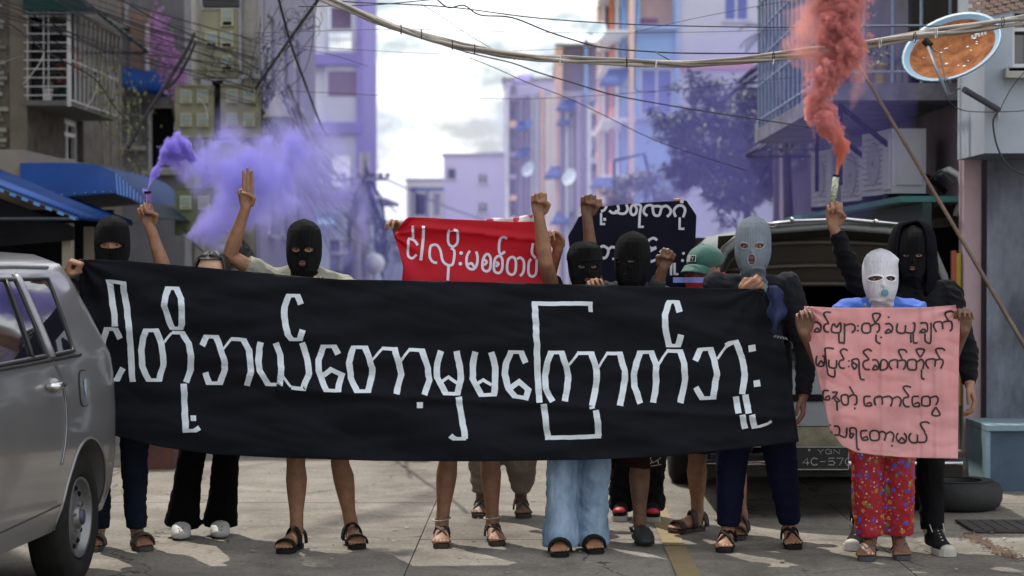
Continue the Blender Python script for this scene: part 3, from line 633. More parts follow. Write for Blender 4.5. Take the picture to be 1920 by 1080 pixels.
for (x,y,c,h) in ((2.3,14.2,(.5,.2,.1),.12),(2.42,14.15,(.55,.4,.1),.16),(2.2,14.4,(.5,.12,.1),.1)):
  t=pot(V(x,y,2.7),.05,h,M('pot_%d'%int(h*100),c,.6),GREEN,{.12:'orange clay pot on the railed balcony slab',.16:'yellow pot on the railed balcony slab, nearest the satellite dish',.1:'red pot on the railed balcony slab beside the coloured smoke'}[h],16,.05,.15)
q=MB().box2((2.03,15.6,3.6),(2.05,15.85,4.1)).build('hanging_cloth',M('yellow_cloth',(.55,.40,.04),.8)); tag(q,'yellow cloth hanging on the balcony rail behind the coral smoke','laundry')
for yy in (14.2,15.4): MB().tube([(2.9,yy,1.95),(2.15,yy,2.56)],.02,6).tube([(2.15,yy,2.0),(2.15,yy,2.58)],.015,6).build('brace',DARKIN,r4)
# air conditioners
acw=M('ac_white',(.50,.51,.55),.5,.08,3,.05); acg=M('ac_grille',(.34,.35,.38),.6,.05,3,0)
def acunit(y,label,h=.46,x=2.5,w=.74):
  t=thing('air_conditioner',label,'air conditioner',(x+.15,y,1.9),'air conditioner units on the teal ledge'); t.rotation_euler=(0,0,R(7))
  MB().box2((x,y,1.94),(x+.25,y+w,1.94+h)).build('casing',acw,t)
  MB().lathe([(.02,.006),(.15,.008),(.16,.0)],(x-.003,y+w*.6,1.94+h/2),(-1,0,0),24).build('fan_grille',acg,t)
  for k in range(10): MB().box2((x-.012,y+w*.28,1.98+k*h*.088),(x-.003,y+w*.94,1.986+k*h*.088)).build('louver',acg,t)
  MB().box2((x+.03,y-.012,2.0),(x+.22,y-.002,1.92+h)).build('end_panel',acw,t); MB().box2((x-.014,y+.02,1.97),(x-.002,y+w*.24,1.91+h)).build('front_panel',acw,t)
  for yy in (y+.1,y+w-.1): MB().box2((x-.02,yy-.03,1.9),(x+.3,yy+.03,1.94)).build('foot',DARKIN,t)
  return t
acunit(14.15,'white air conditioner nearest the pink pillar on the teal ledge'); acunit(15.5,'middle white air conditioner on the teal ledge',.42,2.55); acunit(16.9,'air conditioner at the far end of the teal ledge behind the red flare',.48)
tb=thing('drain_hose','white corrugated hose looping from the air conditioner nearest the pillar to the ledge','hose',P(1790,340,13.6))
MB().tube([P(1762,325,14),P(1780,318,13.7),P(1800,330,13.6),P(1806,355,13.6),P(1798,385,13.6),P(1792,405,13.6)],.022,8).build('hose',M('hose_white',(.42,.44,.42),.5),tb,smooth=True); MB().tube([P(1745,335,14),P(1765,320,13.8),P(1790,345,13.58)],.008,6).build('wire',CABLE,tb)
# sheds and awnings further along
for i,(y,px,py,w,lab) in enumerate(((22.2,1375,175,1.9,'dark purple awning on the shophouse wall above the mango tree'),(20.5,1500,140,1.5,'dark slate awning over the shophouse window behind the coral smoke'),(20.0,1470,290,1.3,'low dark awning beyond the air conditioners'))):
  t=thing('awning',lab,'awning',(2.95,y,Zp(py,y)))
  awning(t,(2.93,y+w,Zp(py,y)+.55),(2.93,y,Zp(py,y)+.55),(-.72,0,0),.5,M('dark_violet_sheet',(.05,.045,.12),.7,.2,2),ribs=7)
bl=thing('water_tank','blue painted steel water tank with lit side painted paler standing against the stained wall','tank',G(1890,920)); a=G(1856,921)
MB().box2((a.x,a.y,0),(a.x+.75,a.y+.55,.40)).build('tank_body',M('tank_blue',(.055,.09,.14),.7,.25,4,.2),bl); MB().box2((a.x-.03,a.y-.03,.385),(a.x+.78,a.y+.58,.42)).build('rim',M('tank_lit_paint',(.20,.30,.35),.7,.2,5),bl); MB().box2((a.x-.03,a.y-.02,0),(a.x-.002,a.y+.55,.38)).build('lit_side_panel',M('tank_lit_paint',(.25,.40,.48),.7),bl)  # paler blue on side panel and rim paints in the lit faces
# right wall facing the camera and oversailing upper floor
r5=thing('stained_house','house with mould stained grey lower wall and oversailing pale upper floor','building',(3.2,13.3,0))
stw=M('stained_plaster',(.09,.10,.13),.95,.3,2.6,.5,20,col2=(.26,.29,.35),stretch=(1,1,.5))
facade(r5,(2.965,13.2,0),(1,0,0),4,2.4,[],stw); facade(r5,(2.965,16,0),(0,-1,0),2.8,.01,[],stw,name='side_wall')
pal=M('pale_blue_white',(.36,.40,.46),.8,.12,2,.1)
facade(r5,(2.78,12.45,2.13),(1,0,0),4.2,7,[hp(1897,14,1990,128,12.45,2.78,'g',2.13)],pal,name='upper_wall'); facade(r5,(2.78,13.25,2.13),(0,-1,0),.8,7,[],pal,name='upper_side_wall')
MB().quad((2.78,12.45,2.13),(6.9,12.45,2.13),(6.9,13.25,2.13),(2.78,13.25,2.13)).build('soffit',stw,r5)
MB().box2((X(1888,12.4),12.36,Zp(135,12.4)),(X(1990,12.4),12.44,Zp(128,12.4))).build('sill',pal,r5)
bk=M('small_brown_brick',(.30,.20,.16),.9,.25,12,.4)
me=None
for r in range(5):
  for c in range(8):
    x=X(1822,12.43)+c*.052+(r%2)*.026; z=Zp(34-c*3.5,12.43)+r*.024
    if me is None:
      mb=MB().box((0,0,0),(.048,.02,.02)); me=bpy.data.meshes.new('brick'); me.from_pydata([tuple(p) for p in mb.v],[],mb.f); me.materials.append(bk)
    o=bpy.data.objects.new('brick',me); COL.objects.link(o); o.parent=r5; o.location=Vector((x,12.435,z))-Vector(r5.location)
# tiled step
ts=thing('tiled_step','low step clad in small floral tiles at the foot of the pink pillar','step',G(1800,905))
a=G(1768,903); MB().box2((a.x,a.y,0),(a.x+.24,a.y+.35,.2)).build('step_body',M('step_grout',(.30,.26,.22),.9),ts)
tm=[M('tile_a',(.45,.40,.36),.5,.5,30,0,col2=(.30,.22,.14)),M('tile_b',(.25,.28,.35),.5,.5,30,0,col2=(.5,.45,.4)),M('tile_c',(.5,.45,.40),.5,.5,30,0,col2=(.25,.12,.1))]
tms=[]
for m in tm:
  mb=MB().box((0,0,0),(.036,.008,.036)); me=bpy.data.meshes.new('tile'); me.from_pydata([tuple(p) for p in mb.v],[],mb.f); me.materials.append(m); tms.append(me)
for i in range(6):
  for j in range(5):
    o=bpy.data.objects.new('tile',random.choice(tms)); COL.objects.link(o); o.parent=ts; o.location=V(a.x+.022+i*.039,a.y-.003,.02+j*.039)-Vector(ts.location)
# bamboo pole
bp=thing('bamboo_pole','long brown bamboo pole leaning diagonally in front of the air conditioners','pole',G(1900,1000)); bp.location=(3.2,11.8,0)
a=P(1602,108,12.7); b=P(1935,672,11.9); MB().tube([a.lerp(b,i/10) for i in range(11)],[.011+.003*i/10 for i in range(11)],8).build('culm',M('bamboo',(.15,.10,.07),.6,.25,6,.2),bp,smooth=True)
for i in range(1,10): q=a.lerp(b,i/10); d=(b-a).normalized(); MB().tube([q-d*.006,q+d*.006],.015,8).build('node',M('bamboo_node',(.16,.10,.06),.7),bp)
# near satellite dish
dc=P(1790,103,12.1)
dish(dc,.308,(-.42,-.60,.68),'large rusty satellite dish with pale blue rim bolted to the oversailing house',M('rusty_reflector',(.17,.05,.02),.85,.4,11,.25,40,col2=(.34,.135,.05),spec=.1),M('dish_blue_rim',(.15,.27,.39),.5,.1,5,0),arm=False)
t=[o for o in bpy.data.objects if o.name.startswith('satellite_dish') and not o.parent][-1]
MB().tube([P(1738,82,12.0),P(1752,120,11.8),P(1765,150,11.72),P(1776,180,11.68)],.011,8).build('feed_arm',M('arm_grey',(.12,.14,.18),.5),t,smooth=True)
MB().tube([P(1734,76,12.0),P(1744,86,11.98)],.025,8).build('bracket',RUBBER,t)
MB().tube([P(1740,85,11.99),P(1762,100,11.9),P(1772,150,11.75),P(1782,178,11.68),P(1800,165,12)],.004,5).build('wire',CABLE,t)
MB().tube([P(1808,168,12.15),P(1872,206,12.4)],.020,8).build('mount',M('mount_dark',(.05,.05,.07),.6),t); MB().tube([P(1872,198,12.42),P(1872,222,12.42)],.012,8).build('clamp',METAL,t)
fk=M('flaked_paint',(.6,.62,.62),.7)
ax_=V(-.42,-.60,.68).normalized(); ux=ax_.orthogonal().normalized(); wx=ax_.cross(ux); rf=random.Random(4)
for i in range(16):
  a_=rf.uniform(0,6.28); q_=rf.uniform(.3,.8)*.26; c_=dc+ux*q_*math.cos(a_)+wx*q_*math.sin(a_)+ax_*(.17*.308*(q_/.265)**2+.004); s__=rf.uniform(.003,.008)
  MB().add([c_+ux*s__*math.cos(k)+wx*s__*1.6*math.sin(k) for k in (0,1.3,2.6,3.9,5.1)],[(0,1,2,3,4)]).build('paint_flake',fk,t)
for i in range(5):
  c_=P(1822+i*6,70-i*2,11.98)+ax_*.0; MB().box(c_-V(0,.02,0),(.012,.003,.022)).build('faded_mark',fk,t)
# ================================================================= TREES
BARK=M('bark',(.10,.08,.06),.9,.3,8,.6)
def tree(name,label,cat,base,h,clumps,nleaf,mat,ll=.16,lw=.03,droop=.8,trunk=.09,group=None):
  t=thing(name,label,cat,base,group); tb=MB(); base=Vector(base)
  top=base+V(0,0,h*.45); mid=base+V(.05,0,h*.25)
  tb.tube([base,mid,top],[trunk,trunk*.8,trunk*.65],9)
  for (c,r) in clumps:
    m=top.lerp(c,.5)+V(random.uniform(-.1,.1),random.uniform(-.1,.1),random.uniform(-.15,.05)); tb.tube([top-V(0,0,.1),m,c],[trunk*.5,trunk*.32,trunk*.12],6)
    for k in range(4):
      e=c+V(random.uniform(-1,1),random.uniform(-1,1),random.uniform(-.6,.8))*r*.7; tb.tube([m.lerp(c,.6),e],[trunk*.16,trunk*.06],4)
  tb.build('trunk',BARK,t,smooth=True)
  mb=MB(); tot=sum(r**2 for c,r in clumps)
  for (c,r) in clumps:
    n=int(nleaf*r*r/tot)
    sub=[c+V(random.gauss(0,1),random.gauss(0,1),random.gauss(0,.8))*r*.5 for _ in range(max(4,n//26))]
    for i in range(n):
      q=random.choice(sub)+V(random.gauss(0,1),random.gauss(0,1),random.gauss(0,1))*r*.14
      a=random.uniform(0,6.28); d=V(math.cos(a),math.sin(a),-droop*random.random()+.15).normalized(); w=d.cross(V(0,0,1)).normalized()*lw*random.uniform(.6,1.2); l=ll*random.uniform(.6,1.2)
      mb.add([q,q+d*l*.5+w,q+d*l-V(0,0,l*.2),q+d*l*.5-w],[(0,1,2,3)])
  mb.build('crown',mat,t,kind='stuff'); return t
MANGO=M('mango_leaf',(.045,.07,.03),.6,.35,9,0,col2=(.19,.24,.09),spec=.4); DK=M('dark_leaf',(.035,.06,.03),.6,.4,6,0,col2=(.08,.12,.05))
Y=30
cl=[(P(px,py,Y+dy),r) for px,py,dy,r in ((1300,240,0,.42),(1370,215,.4,.5),(1420,260,-.3,.5),(1335,300,.2,.42),(1270,230,-.2,.28),(1440,330,.3,.5),(1380,360,-.2,.4),(1480,240,.2,.45),(1500,320,0,.4),(1325,170,.3,.3),(1410,185,0,.35),(1290,320,.3,.28))]
tree('mango_tree','large bushy mango tree with drooping leaves veiled in purple smoke on the right','tree',V(X(1400,Y),Y,0),5.2,cl,12500,MANGO)
Y=37
cl=[(P(px,py,Y+dy),r) for px,py,dy,r in ((1180,350,0,.32),(1150,385,.2,.32),(1215,335,.2,.34),(1240,375,0,.32),(1200,400,0,.3),(1265,350,.3,.25))]
tree('small_tree','small round grey green tree behind the black banner and the raised fists','tree',V(X(1205,Y),Y,0),3.2,cl,3200,M('olive_leaf',(.085,.11,.055),.6,.35,9,0,col2=(.16,.18,.09)),.11,.028,.4,.06)
# palm like plant at top
def fronds(name,label,c,n,ln,mat):
  t=thing(name,label,'palm',c); tb=MB(); tb.tube([V(c.x,c.y,0),V(c.x+.05,c.y,c.z*.5),c],[.07,.06,.04],8); tb.build('trunk',BARK,t,smooth=True)
  mb=MB()
  for i in range(n):
    a=i*2.4; el=random.uniform(-.1,.9); pts=[]
    for k in range(6):
      u=k/5; pts.append(c+V(math.cos(a)*ln*u,math.sin(a)*ln*u*.8,ln*(el*u-.75*u*u)))
    mb.tube(pts,.006,4)
    for k in range(1,6):
      for sgn in(-1,1):
        for j in range(3):
          q=pts[k-1].lerp(pts[k],j/3); d=(V(-math.sin(a)*sgn,math.cos(a)*sgn,-.7)+ (pts[k]-pts[k-1]).normalized()).normalized(); w=(pts[k]-pts[k-1]).normalized()*.014
          mb.add([q-w,q+w,q+d*ln*.22],[(0,1,2)])
  mb.build('fronds',mat,t,kind='stuff')
fronds('palm','slender palm with spiky fronds rising beside the dark purple awning',P(1452,62,27),13,.5,DK)
fronds('palm','small spiky leaved palm in front of the shophouse beneath the coral smoke',P(1472,195,22),10,.35,DK)
# bushes far left beyond pole
Y=52
for i,(px,py,lab) in enumerate(((720,470,'dark bush at the foot of the far utility pole'),(655,490,'low dark bush between the masked salute giver and the far utility pole'))):
  tree('bush',lab,'bush',V(X(px,Y),Y,0),1.4,[(P(px+dx,py+dy,Y),.42) for dx,dy in ((0,0),(22,12),(-22,16),(5,-22))],900,DK,.12,.04,.5,.04)
# plants on right wall
lv=leafset(P(1475,290,19),60,.22,.4,DK,.16,.012); o=lv.build('spiky_plant',DK); tag(o,'spiky potted greenery on the low dark awning beyond the air conditioners','plant')
# ================================================================= POLES, METERS, LAMP
up=thing('utility_pole','concrete utility pole carrying the stacked meter boxes, nearest on the left','utility pole',(X(467,18.2),18.2,0))
MB().tube([(X(467,18.2),18.2,0),(X(467,18.2),18.2,6)],[.075,.06],14).build('pole',CONC,up,smooth=True)
MB().tube([(X(370,18.2),18.2,0),(X(368,18.2),18.2,6)],.045,12).build('pole_post',M('light_post',(.42,.41,.38),.85,.15,3,.2),up,smooth=True)
MB().tube([(X(484,18.25),18.3,2),(X(484,18.25),18.3,6)],.022,8).build('conduit',M('light_post',(.42,.41,.38),.85),up,smooth=True)
MB().box2((X(362,18.15),18.12,Zp(148,18.2)),(X(488,18.15),18.16,Zp(140,18.2))).build('crossbar',METAL,up)
MB().box2((X(325,18.15),18.12,Zp(262,18.2)),(X(500,18.15),18.16,Zp(256,18.2))).build('crossbar',METAL,up)
mc=M('meter_case',(.30,.29,.19),.6,.15,5,.15); mc2=M('meter_face',(.42,.41,.30),.5,.12,6,0); mg=M('meter_window',(.24,.30,.28),.2,.1,6,0)
def meterbox(x0,y0,x1,y1,cells,label,Y=18.0,mat=None):
  t=thing('meter_box',label,'meter box',P((x0+x1)/2,y1,Y),'electricity meter boxes on the utility pole'); A=P(x0,y1,Y); B=P(x1,y0,Y)
  MB().box2((A.x,Y,A.z),(B.x,Y+.1,B.z)).build('case',mat or mc,t)
  e=.009
  for (a,b) in (((A.x,A.z),(B.x,A.z+e)),((A.x,B.z-e),(B.x,B.z)),((A.x,A.z+e),(A.x+e,B.z-e)),((B.x-e,A.z+e),(B.x,B.z-e))): MB().box2((a[0],Y-.012,a[1]),(b[0],Y-.001,b[1])).build('case_rim',mat or mc,t)
  for (cx,cy_,w,h) in cells:
    a=P(cx-w/2,cy_+h/2,Y-.03); b=P(cx+w/2,cy_-h/2,Y-.03)
    m=MB().box2((a.x,Y-.035,a.z),(b.x,Y-.002,b.z)).build('meter',mc2,t)
    MB().box2((a.x+.015,Y-.042,a.z+(b.z-a.z)*.4),(b.x-.015,Y-.036,b.z-.015)).build('meter_glass',mg,m)
    MB().box2((a.x+.02,Y-.04,a.z+.01),(b.x-.02,Y-.036,a.z+(b.z-a.z)*.25)).build('meter_plate',DARKIN if h>24 and cy_<150 else mc,m)
  return t
MB().box2((X(398,18.1),18.11,Zp(262,18.1)),(X(418,18.1),18.13,Zp(150,18.1))).build('gap_darkener',DARKIN,up)  # dark sheet added to darken the gap between the meter boxes
meterbox(377,17,444,145,[(426,32,24,34),(396,74,24,30),(425,74,24,30),(426,118,24,28)],'tall upper meter box with three visible meters, highest on the pole')
meterbox(380,-60,446,12,[(398,-20,24,30),(428,-20,24,30)],'meter box cut by the top edge of the picture',mat=M('meter_dark',(.05,.05,.06),.6))
meterbox(329,160,401,258,[(349,181,22,26),(380,181,22,26),(349,225,22,26),(380,225,22,26)],'four meter box to the street side of the narrow house, left of its twin')
meterbox(414,158,489,258,[(435,180,22,26),(467,180,22,26),(435,224,22,26),(467,224,22,26)],'four meter box directly on the concrete pole, right of its twin')
meterbox(328,352,404,441,[(348,380,22,26),(382,380,22,26)],'lower green brown meter box half veiled by purple smoke',mat=M('meter_green',(.15,.17,.10),.7,.2,5,.1))
meterbox(412,268,470,330,[(430,296,22,26)],'small meter box under the pair of four meter boxes, behind the smoke')
sl_=thing('street_lamp','grey street lamp with a bell shaped shade hanging from the meter pole','street lamp',P(520,222,17.6))
c=P(519,222,17.6); MB().lathe([(.012,.19),(.03,.185),(.04,.15),(.065,.12),(.09,.06),(.125,.015),(.125,0),(.10,.01),(.05,.04),(.01,.06)],c,(0,0,1),28).build('shade',M('lamp_shade_grey',(.36,.34,.31),.5,.15,6,.1),sl_,smooth=True)
MB().ell(c+V(0,0,.0),(.045,.045,.035)).build('bulb',M('bulb_off',(.5,.5,.5),.2),sl_,smooth=True); MB().tube([c+V(0,0,.18),c+V(0,0,.24),P(478,178,18.1)],.014,8).build('bracket',METAL,sl_)
def farpole(px,Y,top,label,w=.14,arms=()):
  t=thing('utility_pole',label,'utility pole',(X(px,Y),Y,0)); MB().tube([(X(px,Y),Y,0),(X(px,Y),Y,Zp(top,Y))],[w,w*.8],12).build('pole',CONC,t,smooth=True)
  for (py,x0,x1) in arms:
    MB().box2((X(x0,Y),Y-.2,Zp(py+3,Y)),(X(x1,Y),Y-.12,Zp(py-3,Y))).build('crossarm',METAL,t)
    for q in (x0,(x0+x1)/2,x1): MB().tube([(X(q,Y),Y-.16,Zp(py-3,Y)),(X(q,Y),Y-.16,Zp(py-11,Y))],.05,8).build('insulator',M('insulator',(.10,.08,.08),.3),t)
  return t
farpole(684,46,286,'dark mauve far utility pole with two cross arms before the banded tower',.15,((336,645,700),(336,702,728)))
farpole(668,44,420,'shorter grey concrete pole standing left of the far utility pole, behind the salute giver',.13)
lg=thing('round_lamp','small white globe lamp beyond the marchers, just left of the red banner','lamp',P(702,520,42)); MB().ell(P(702,494,42),(.22,.22,.22)).build('globe',M('globe_white',(.7,.7,.7),.3),lg,smooth=True); MB().tube([V(X(702,42),42,0),P(702,514,42)],.04,6).build('stem',METAL,lg)
# ================================================================= CABLES
def cable(pts,Y0,Y1,r,label=None,mat=None,name='overhead_cable',sub=6,mb=None,wob=0):
  # catmull-rom through pixels with depth running Y0..Y1
  n=len(pts); out=[]
  for i in range(n-1):
    p0=pts[max(i-1,0)];p1=pts[i];p2=pts[i+1];p3=pts[min(i+2,n-1)]
    for k in range(sub):
      t=k/sub; q=[.5*((2*p1[a])+(-p0[a]+p2[a])*t+(2*p0[a]-5*p1[a]+4*p2[a]-p3[a])*t*t+(-p0[a]+3*p1[a]-3*p2[a]+p3[a])*t**3) for a in (0,1)]
      out.append(q)
  out.append(pts[-1]); m=len(out)-1
  w=[P(q[0]+random.uniform(-wob,wob),q[1]+random.uniform(-wob,wob),Y0+(Y1-Y0)*i/m) for i,q in enumerate(out)]
  b=mb or MB(); b.tube(w,r,5)
  if mb: return w
  o=b.build(name,mat or CABLE,smooth=True); tag(o,label,'cable'); return w
# the thick twisted bundle
bd=thing('cable_bundle','thick twisted bundle of grey cables sagging across the whole street overhead','cable bundle',P(1100,115,10.6))
bpts=[(560,-24),(620,2),(680,26),(740,50),(800,69),(870,88),(940,101),(1010,110),(1100,114),(1190,117),(1290,119),(1390,113),(1480,103),(1560,93),(1650,79),(1740,64),(1830,51),(1935,32)]
ctr=[]
for i in range(len(bpts)-1):
  for k in range(10):
    t=k/10; ctr.append((bpts[i][0]*(1-t)+bpts[i+1][0]*t,bpts[i][1]*(1-t)+bpts[i+1][1]*t))
m=len(ctr)
for s in range(8):
  ph=s*2*math.pi/8; pts=[]
  for i,q in enumerate(ctr):
    a=ph+i*.085*(1 if s%3 else -.7)+.8*fbm((i*.05,s*3.1,0)); rr=(.0175 if s<6 else .009)*(1+.5*fbm((i*.07,s,4)))*(1+max(0,(q[0]-1200)/700)*.5)
    c=P(q[0],q[1],10.9-.5*i/m); pts.append(c+V(.3*rr*math.cos(a),rr*math.cos(a),rr*.85*math.sin(a)))
  MB().tube(pts,.0075 if s%2 else .0095,6).build('strand',M('cable_grey_%d'%(s%3),((.30,.27,.24),(.38,.35,.31),(.22,.20,.18))[s%3],.7,.2,14,.2),bd,smooth=True)
for px,py in ((752,55),(790,64),(848,84),(890,92),(1050,113),(1175,117),(1230,120),(1450,107),(1538,97),(1715,70),(1650,80),(1755,62),(1880,41)):
  q=P(px,py,10.75-.4*(px-560)/1360); MB().tube([q+V(0,-.022,.022),q+V(.003,-.030,0),q+V(0,-.020,-.025),q+V(0,.018,-.025),q+V(0,.026,.0),q+V(0,.018,.024)],.0028,5,closed=True).build('cable_tie',CABLE if px%3 else M('tie_white',(.6,.6,.6),.5),bd)
for px,py in ((1450,107),(1538,97),(1713,70)):
  q=P(px,py,10.45); MB().tube([q+V(0,-.02,-.012),q+V(-.003,-.022,-.04)],.004,5).build('tie_tail',M('tie_white',(.6,.6,.6),.5),bd)
CB=[([(560,-3),(680,5),(760,8),(860,15),(1000,33),(1150,44),(1300,49),(1450,51),(1620,50),(1830,48),(1935,46)],11,11.5,.0035,'long thin black cable running just above the twisted bundle'),
([(560,12),(680,10),(740,6),(830,-3)],11,11.5,.003,'short black cable climbing to the top edge at the left of the sky'),
([(815,-6),(840,14),(870,10),(900,28),(960,33),(1030,60),(1100,82),(1140,90),(1240,98),(1330,100),(1420,100),(1470,102)],11.2,11,.0045,'slack kinked cable dropping from the sky to join the twisted bundle'),
([(770,58),(830,84),(900,104),(960,118),(1010,136),(1080,157),(1150,178),(1240,195),(1330,210),(1430,225),(1600,250)],12,12.5,.0045,'dark cable sagging below the bundle in front of the blue wall'),
([(880,108),(930,128),(990,155),(1060,182),(1130,215),(1200,250),(1260,275),(1400,320)],13,14,.003,'thin cable slanting down from the bundle past the orange columns'),
([(478,62),(720,55),(860,57),(980,60),(1180,62),(1400,58),(1640,50)],13,13,.0018,'fine grey wire across the sky above the cloud gap'),
([(478,80),(620,90),(700,95),(800,100),(900,99),(1000,94),(1120,90)],14,14,.0018,'fine grey wire ending at the dark topped flats'),
([(478,70),(560,90),(620,102),(690,124)],14,15,.002,'short fine wire before the tower railing'),
([(478,168),(620,174),(700,178),(800,182),(900,184),(1000,185),(1100,180),(1200,173),(1330,162),(1440,150),(1640,130)],16,16,.0025,'fine level wire crossing the tower, the sky and the blue wall'),
([(790,8),(830,32),(870,60),(930,95),(965,112)],12,11.6,.002,'pale fine wire falling steeply across the white cloud'),
([(1190,60),(1300,35),(1440,8),(1480,2)],13,13,.002,'fine wire rising to the top edge before the lilac grey wall'),
([(700,325),(760,352),(830,385),(900,410),(960,430)],46,60,.02,'far cable from the pole arm down to the lilac house'),
([(695,340),(720,375),(745,400)],46,50,.018,'far slack cable hanging from the dark mauve pole'),
([(692,350),(700,420),(716,520)],46,46,.018,'far cable dropping along the dark mauve pole'),
([(1230,98),(1240,104),(1262,116)],10.9,10.8,.0035,'short black stub tying the slack cable to the bundle'),
([(1195,0),(1192,60),(1190,150),(1195,170),(1230,172)],20,20,.004,'vertical black wire looping down beside the peach column'),
([(1870,212),(1862,230),(1870,275),(1890,310),(1925,330)],12.3,12.3,.006,'black service wire hanging from the dish mount down the stained wall'),
([(1772,182),(1800,205),(1850,210),(1935,207)],12,12.3,.003,'thin wire joining the dish arm to the oversailing house'),
([(1875,205),(1900,160),(1935,120)],12.3,12.3,.003,'thin wire slanting up from the dish mount over the pale wall'),
([(1560,280),(1640,330),(1700,380)],15,14.5,.0025,'thin wire in front of the middle air conditioner')]
for c in CB: cable(*c[:4],c[4])
# left fan of cables
CL=[([(-20,-2),(60,28),(130,60),(200,95),(300,105),(420,120),(470,126)],15,18,.005,'black cable from the top corner across the green awning to the meter pole'),
([(-20,4),(60,40),(150,78),(230,108),(330,128),(420,135)],15,18,.004,'second black cable below it, across the balcony cage'),
([(-20,18),(40,60),(83,95),(130,120),(180,150),(215,200),(255,243)],15,17,.006,'black cable sagging from the stone wall over the balcony cage to the creeper'),
([(80,-10),(180,40),(260,75),(360,95),(470,130)],16,18,.004,'black cable across the green awning edge'),
([(140,-8),(230,45),(310,75),(400,110),(480,150)],16,18,.0045,'black cable crossing the mauve bush'),
([(215,-8),(290,35),(370,70),(440,105),(485,130)],16,18,.006,'thick black cable passing in front of the tall meter box'),
([(-20,130),(20,112),(45,104)],15,15.5,.003,'thin cable rising over the stone wall edge'),
([(480,165),(525,100),(560,50),(600,-5)],18,13,.013,'thick black cable climbing steeply from the pole to the top edge'),
([(522,-5),(545,80),(570,150),(600,230),(615,255)],15,18,.011,'thick black cable falling straight in front of the banded tower'),
([(212,85),(320,105),(400,122)],17,18,.003,'thin cable before the brown wall panel'),
([(500,235),(560,330),(620,420),(700,470)],18,30,.006,'black cable slanting from the lamp down to the far pole foot'),
([(505,225),(590,345),(640,400),(680,440)],18,30,.005,'black cable just above it towards the far pole'),
([(345,430),(370,462),(392,482),(400,500)],18,18,.006,'black cable hanging out of the lower meter box')]
for c in CL: cable(*c[:4],c[4])
cnd=thing('conduit_pair','pair of thick dark conduits running diagonally up to the meter pole','conduit',P(290,170,17.4))
cable([(364,62),(350,95),(322,140),(310,160),(290,190),(262,235),(240,278)],17.6,17.0,.017,mb=(q:=MB())); q.build('conduit',M('conduit_black',(.03,.028,.03),.7,.3,12,.3),cnd,smooth=True)
cable([(366,80),(352,112),(330,150),(312,166)],17.6,17.4,.013,mb=(q:=MB())); q.build('conduit',M('conduit_black',(.03,.028,.03),.7),cnd,smooth=True)
for i,(pts,lab) in enumerate((([(83,100),(70,125),(44,157)],'white rope tied from the cage bar down to the corner'),([(183,148),(178,175),(160,206)],'white rope hanging in front of the cage side'),([(372,184),(385,200),(390,225)],'white rope loop on the left four meter box'))):
  cable(pts,19.5 if i<2 else 17.9,19.5 if i<2 else 17.9,.004,lab,M('rope_white',(.65,.63,.58),.8),name='rope')
# tangles
tg=MB()
for i in range(34):
  a=(random.uniform(478,500),random.uniform(60,210)); b=(random.uniform(486,600),random.uniform(-10,130)); cable([a,((a[0]+b[0])/2+random.uniform(-25,35),(a[1]+b[1])/2+random.uniform(-10,45)),b],18.1,17.2,random.choice([.0015,.002,.003]),mb=tg,sub=6,wob=.3)
for i in range(24):
  x=random.uniform(484,505); cable([(x,random.uniform(100,190)),(x+random.uniform(-20,20),random.uniform(150,250)),(x+random.uniform(-15,25),random.uniform(180,290))],18.1,18.0,.002,mb=tg,sub=4,wob=.5)
for i in range(34):
  a=(random.uniform(490,505),random.uniform(110,235)); cable([a,(a[0]+55+random.uniform(-10,20),a[1]+100+random.uniform(-20,30)),(a[0]+130+random.uniform(-20,60),a[1]+210+random.uniform(-30,60))],18,27,random.choice([.002,.003,.004]),mb=tg,sub=6)
for i in range(12):
  a=random.uniform(0,6.3); c=(random.uniform(545,590),random.uniform(15,60)); r=random.uniform(8,22); cable([(c[0]+r*math.cos(a+k*.9),c[1]+r*1.1*math.sin(a+k*.9)) for k in range(6)],17,17,.0025,mb=tg,sub=5)
for i in range(16):
  a=(random.uniform(365,460),random.uniform(60,160)); cable([a,(a[0]+random.uniform(-20,30),a[1]+random.uniform(10,50)),(a[0]+random.uniform(-40,60),a[1]+random.uniform(-10,30))],17.85,17.9,.0025,mb=tg,sub=5)
for i in range(22):
  y0=random.uniform(-30,120); cable([(-20,y0-60),(150,y0-10),(300,y0+40),(480,min(200,y0+90))],15,18,random.choice([.002,.003]),mb=tg,sub=5)
for i in range(30):
  a=(random.uniform(490,560),random.uniform(150,260)); e=(random.uniform(655,700),random.uniform(330,440)); cable([a,((a[0]+e[0])/2+random.uniform(-25,5),(a[1]+e[1])/2+random.uniform(5,45)),e],18,45,random.choice([.004,.006,.009]),mb=tg,sub=6)
for i in range(14):
  a=(random.uniform(425,478),random.uniform(430,455)); cable([(430+i*2,505),(a[0],a[1]+20),(random.uniform(440,480),random.uniform(440,520))],18,18,.008,mb=tg,sub=4,wob=1)
o=tg.build('cable_tangle',CABLE,kind='stuff'); o['label']='tangle of thin black wires fanning out of the meter pole'; o['category']='wires'
# power fans around the far pole
tg=MB()
for i in range(16): cable([(684+random.uniform(-3,3),random.uniform(300,420)),(700+random.uniform(0,22),random.uniform(380,420)),(700+random.uniform(5,30),random.uniform(430,500))],45.8,46,.02,mb=tg,sub=4)
for i in range(14): cable([(684,random.uniform(330,380)),(663+random.uniform(-10,5),random.uniform(390,440)),(655+random.uniform(-10,30),random.uniform(460,520))],45.8,45,.022,mb=tg,sub=4)
o=tg.build('cable_tangle',CABLE,kind='stuff'); o['label']='loops of wire hanging round the far mauve utility pole'; o['category']='wires'
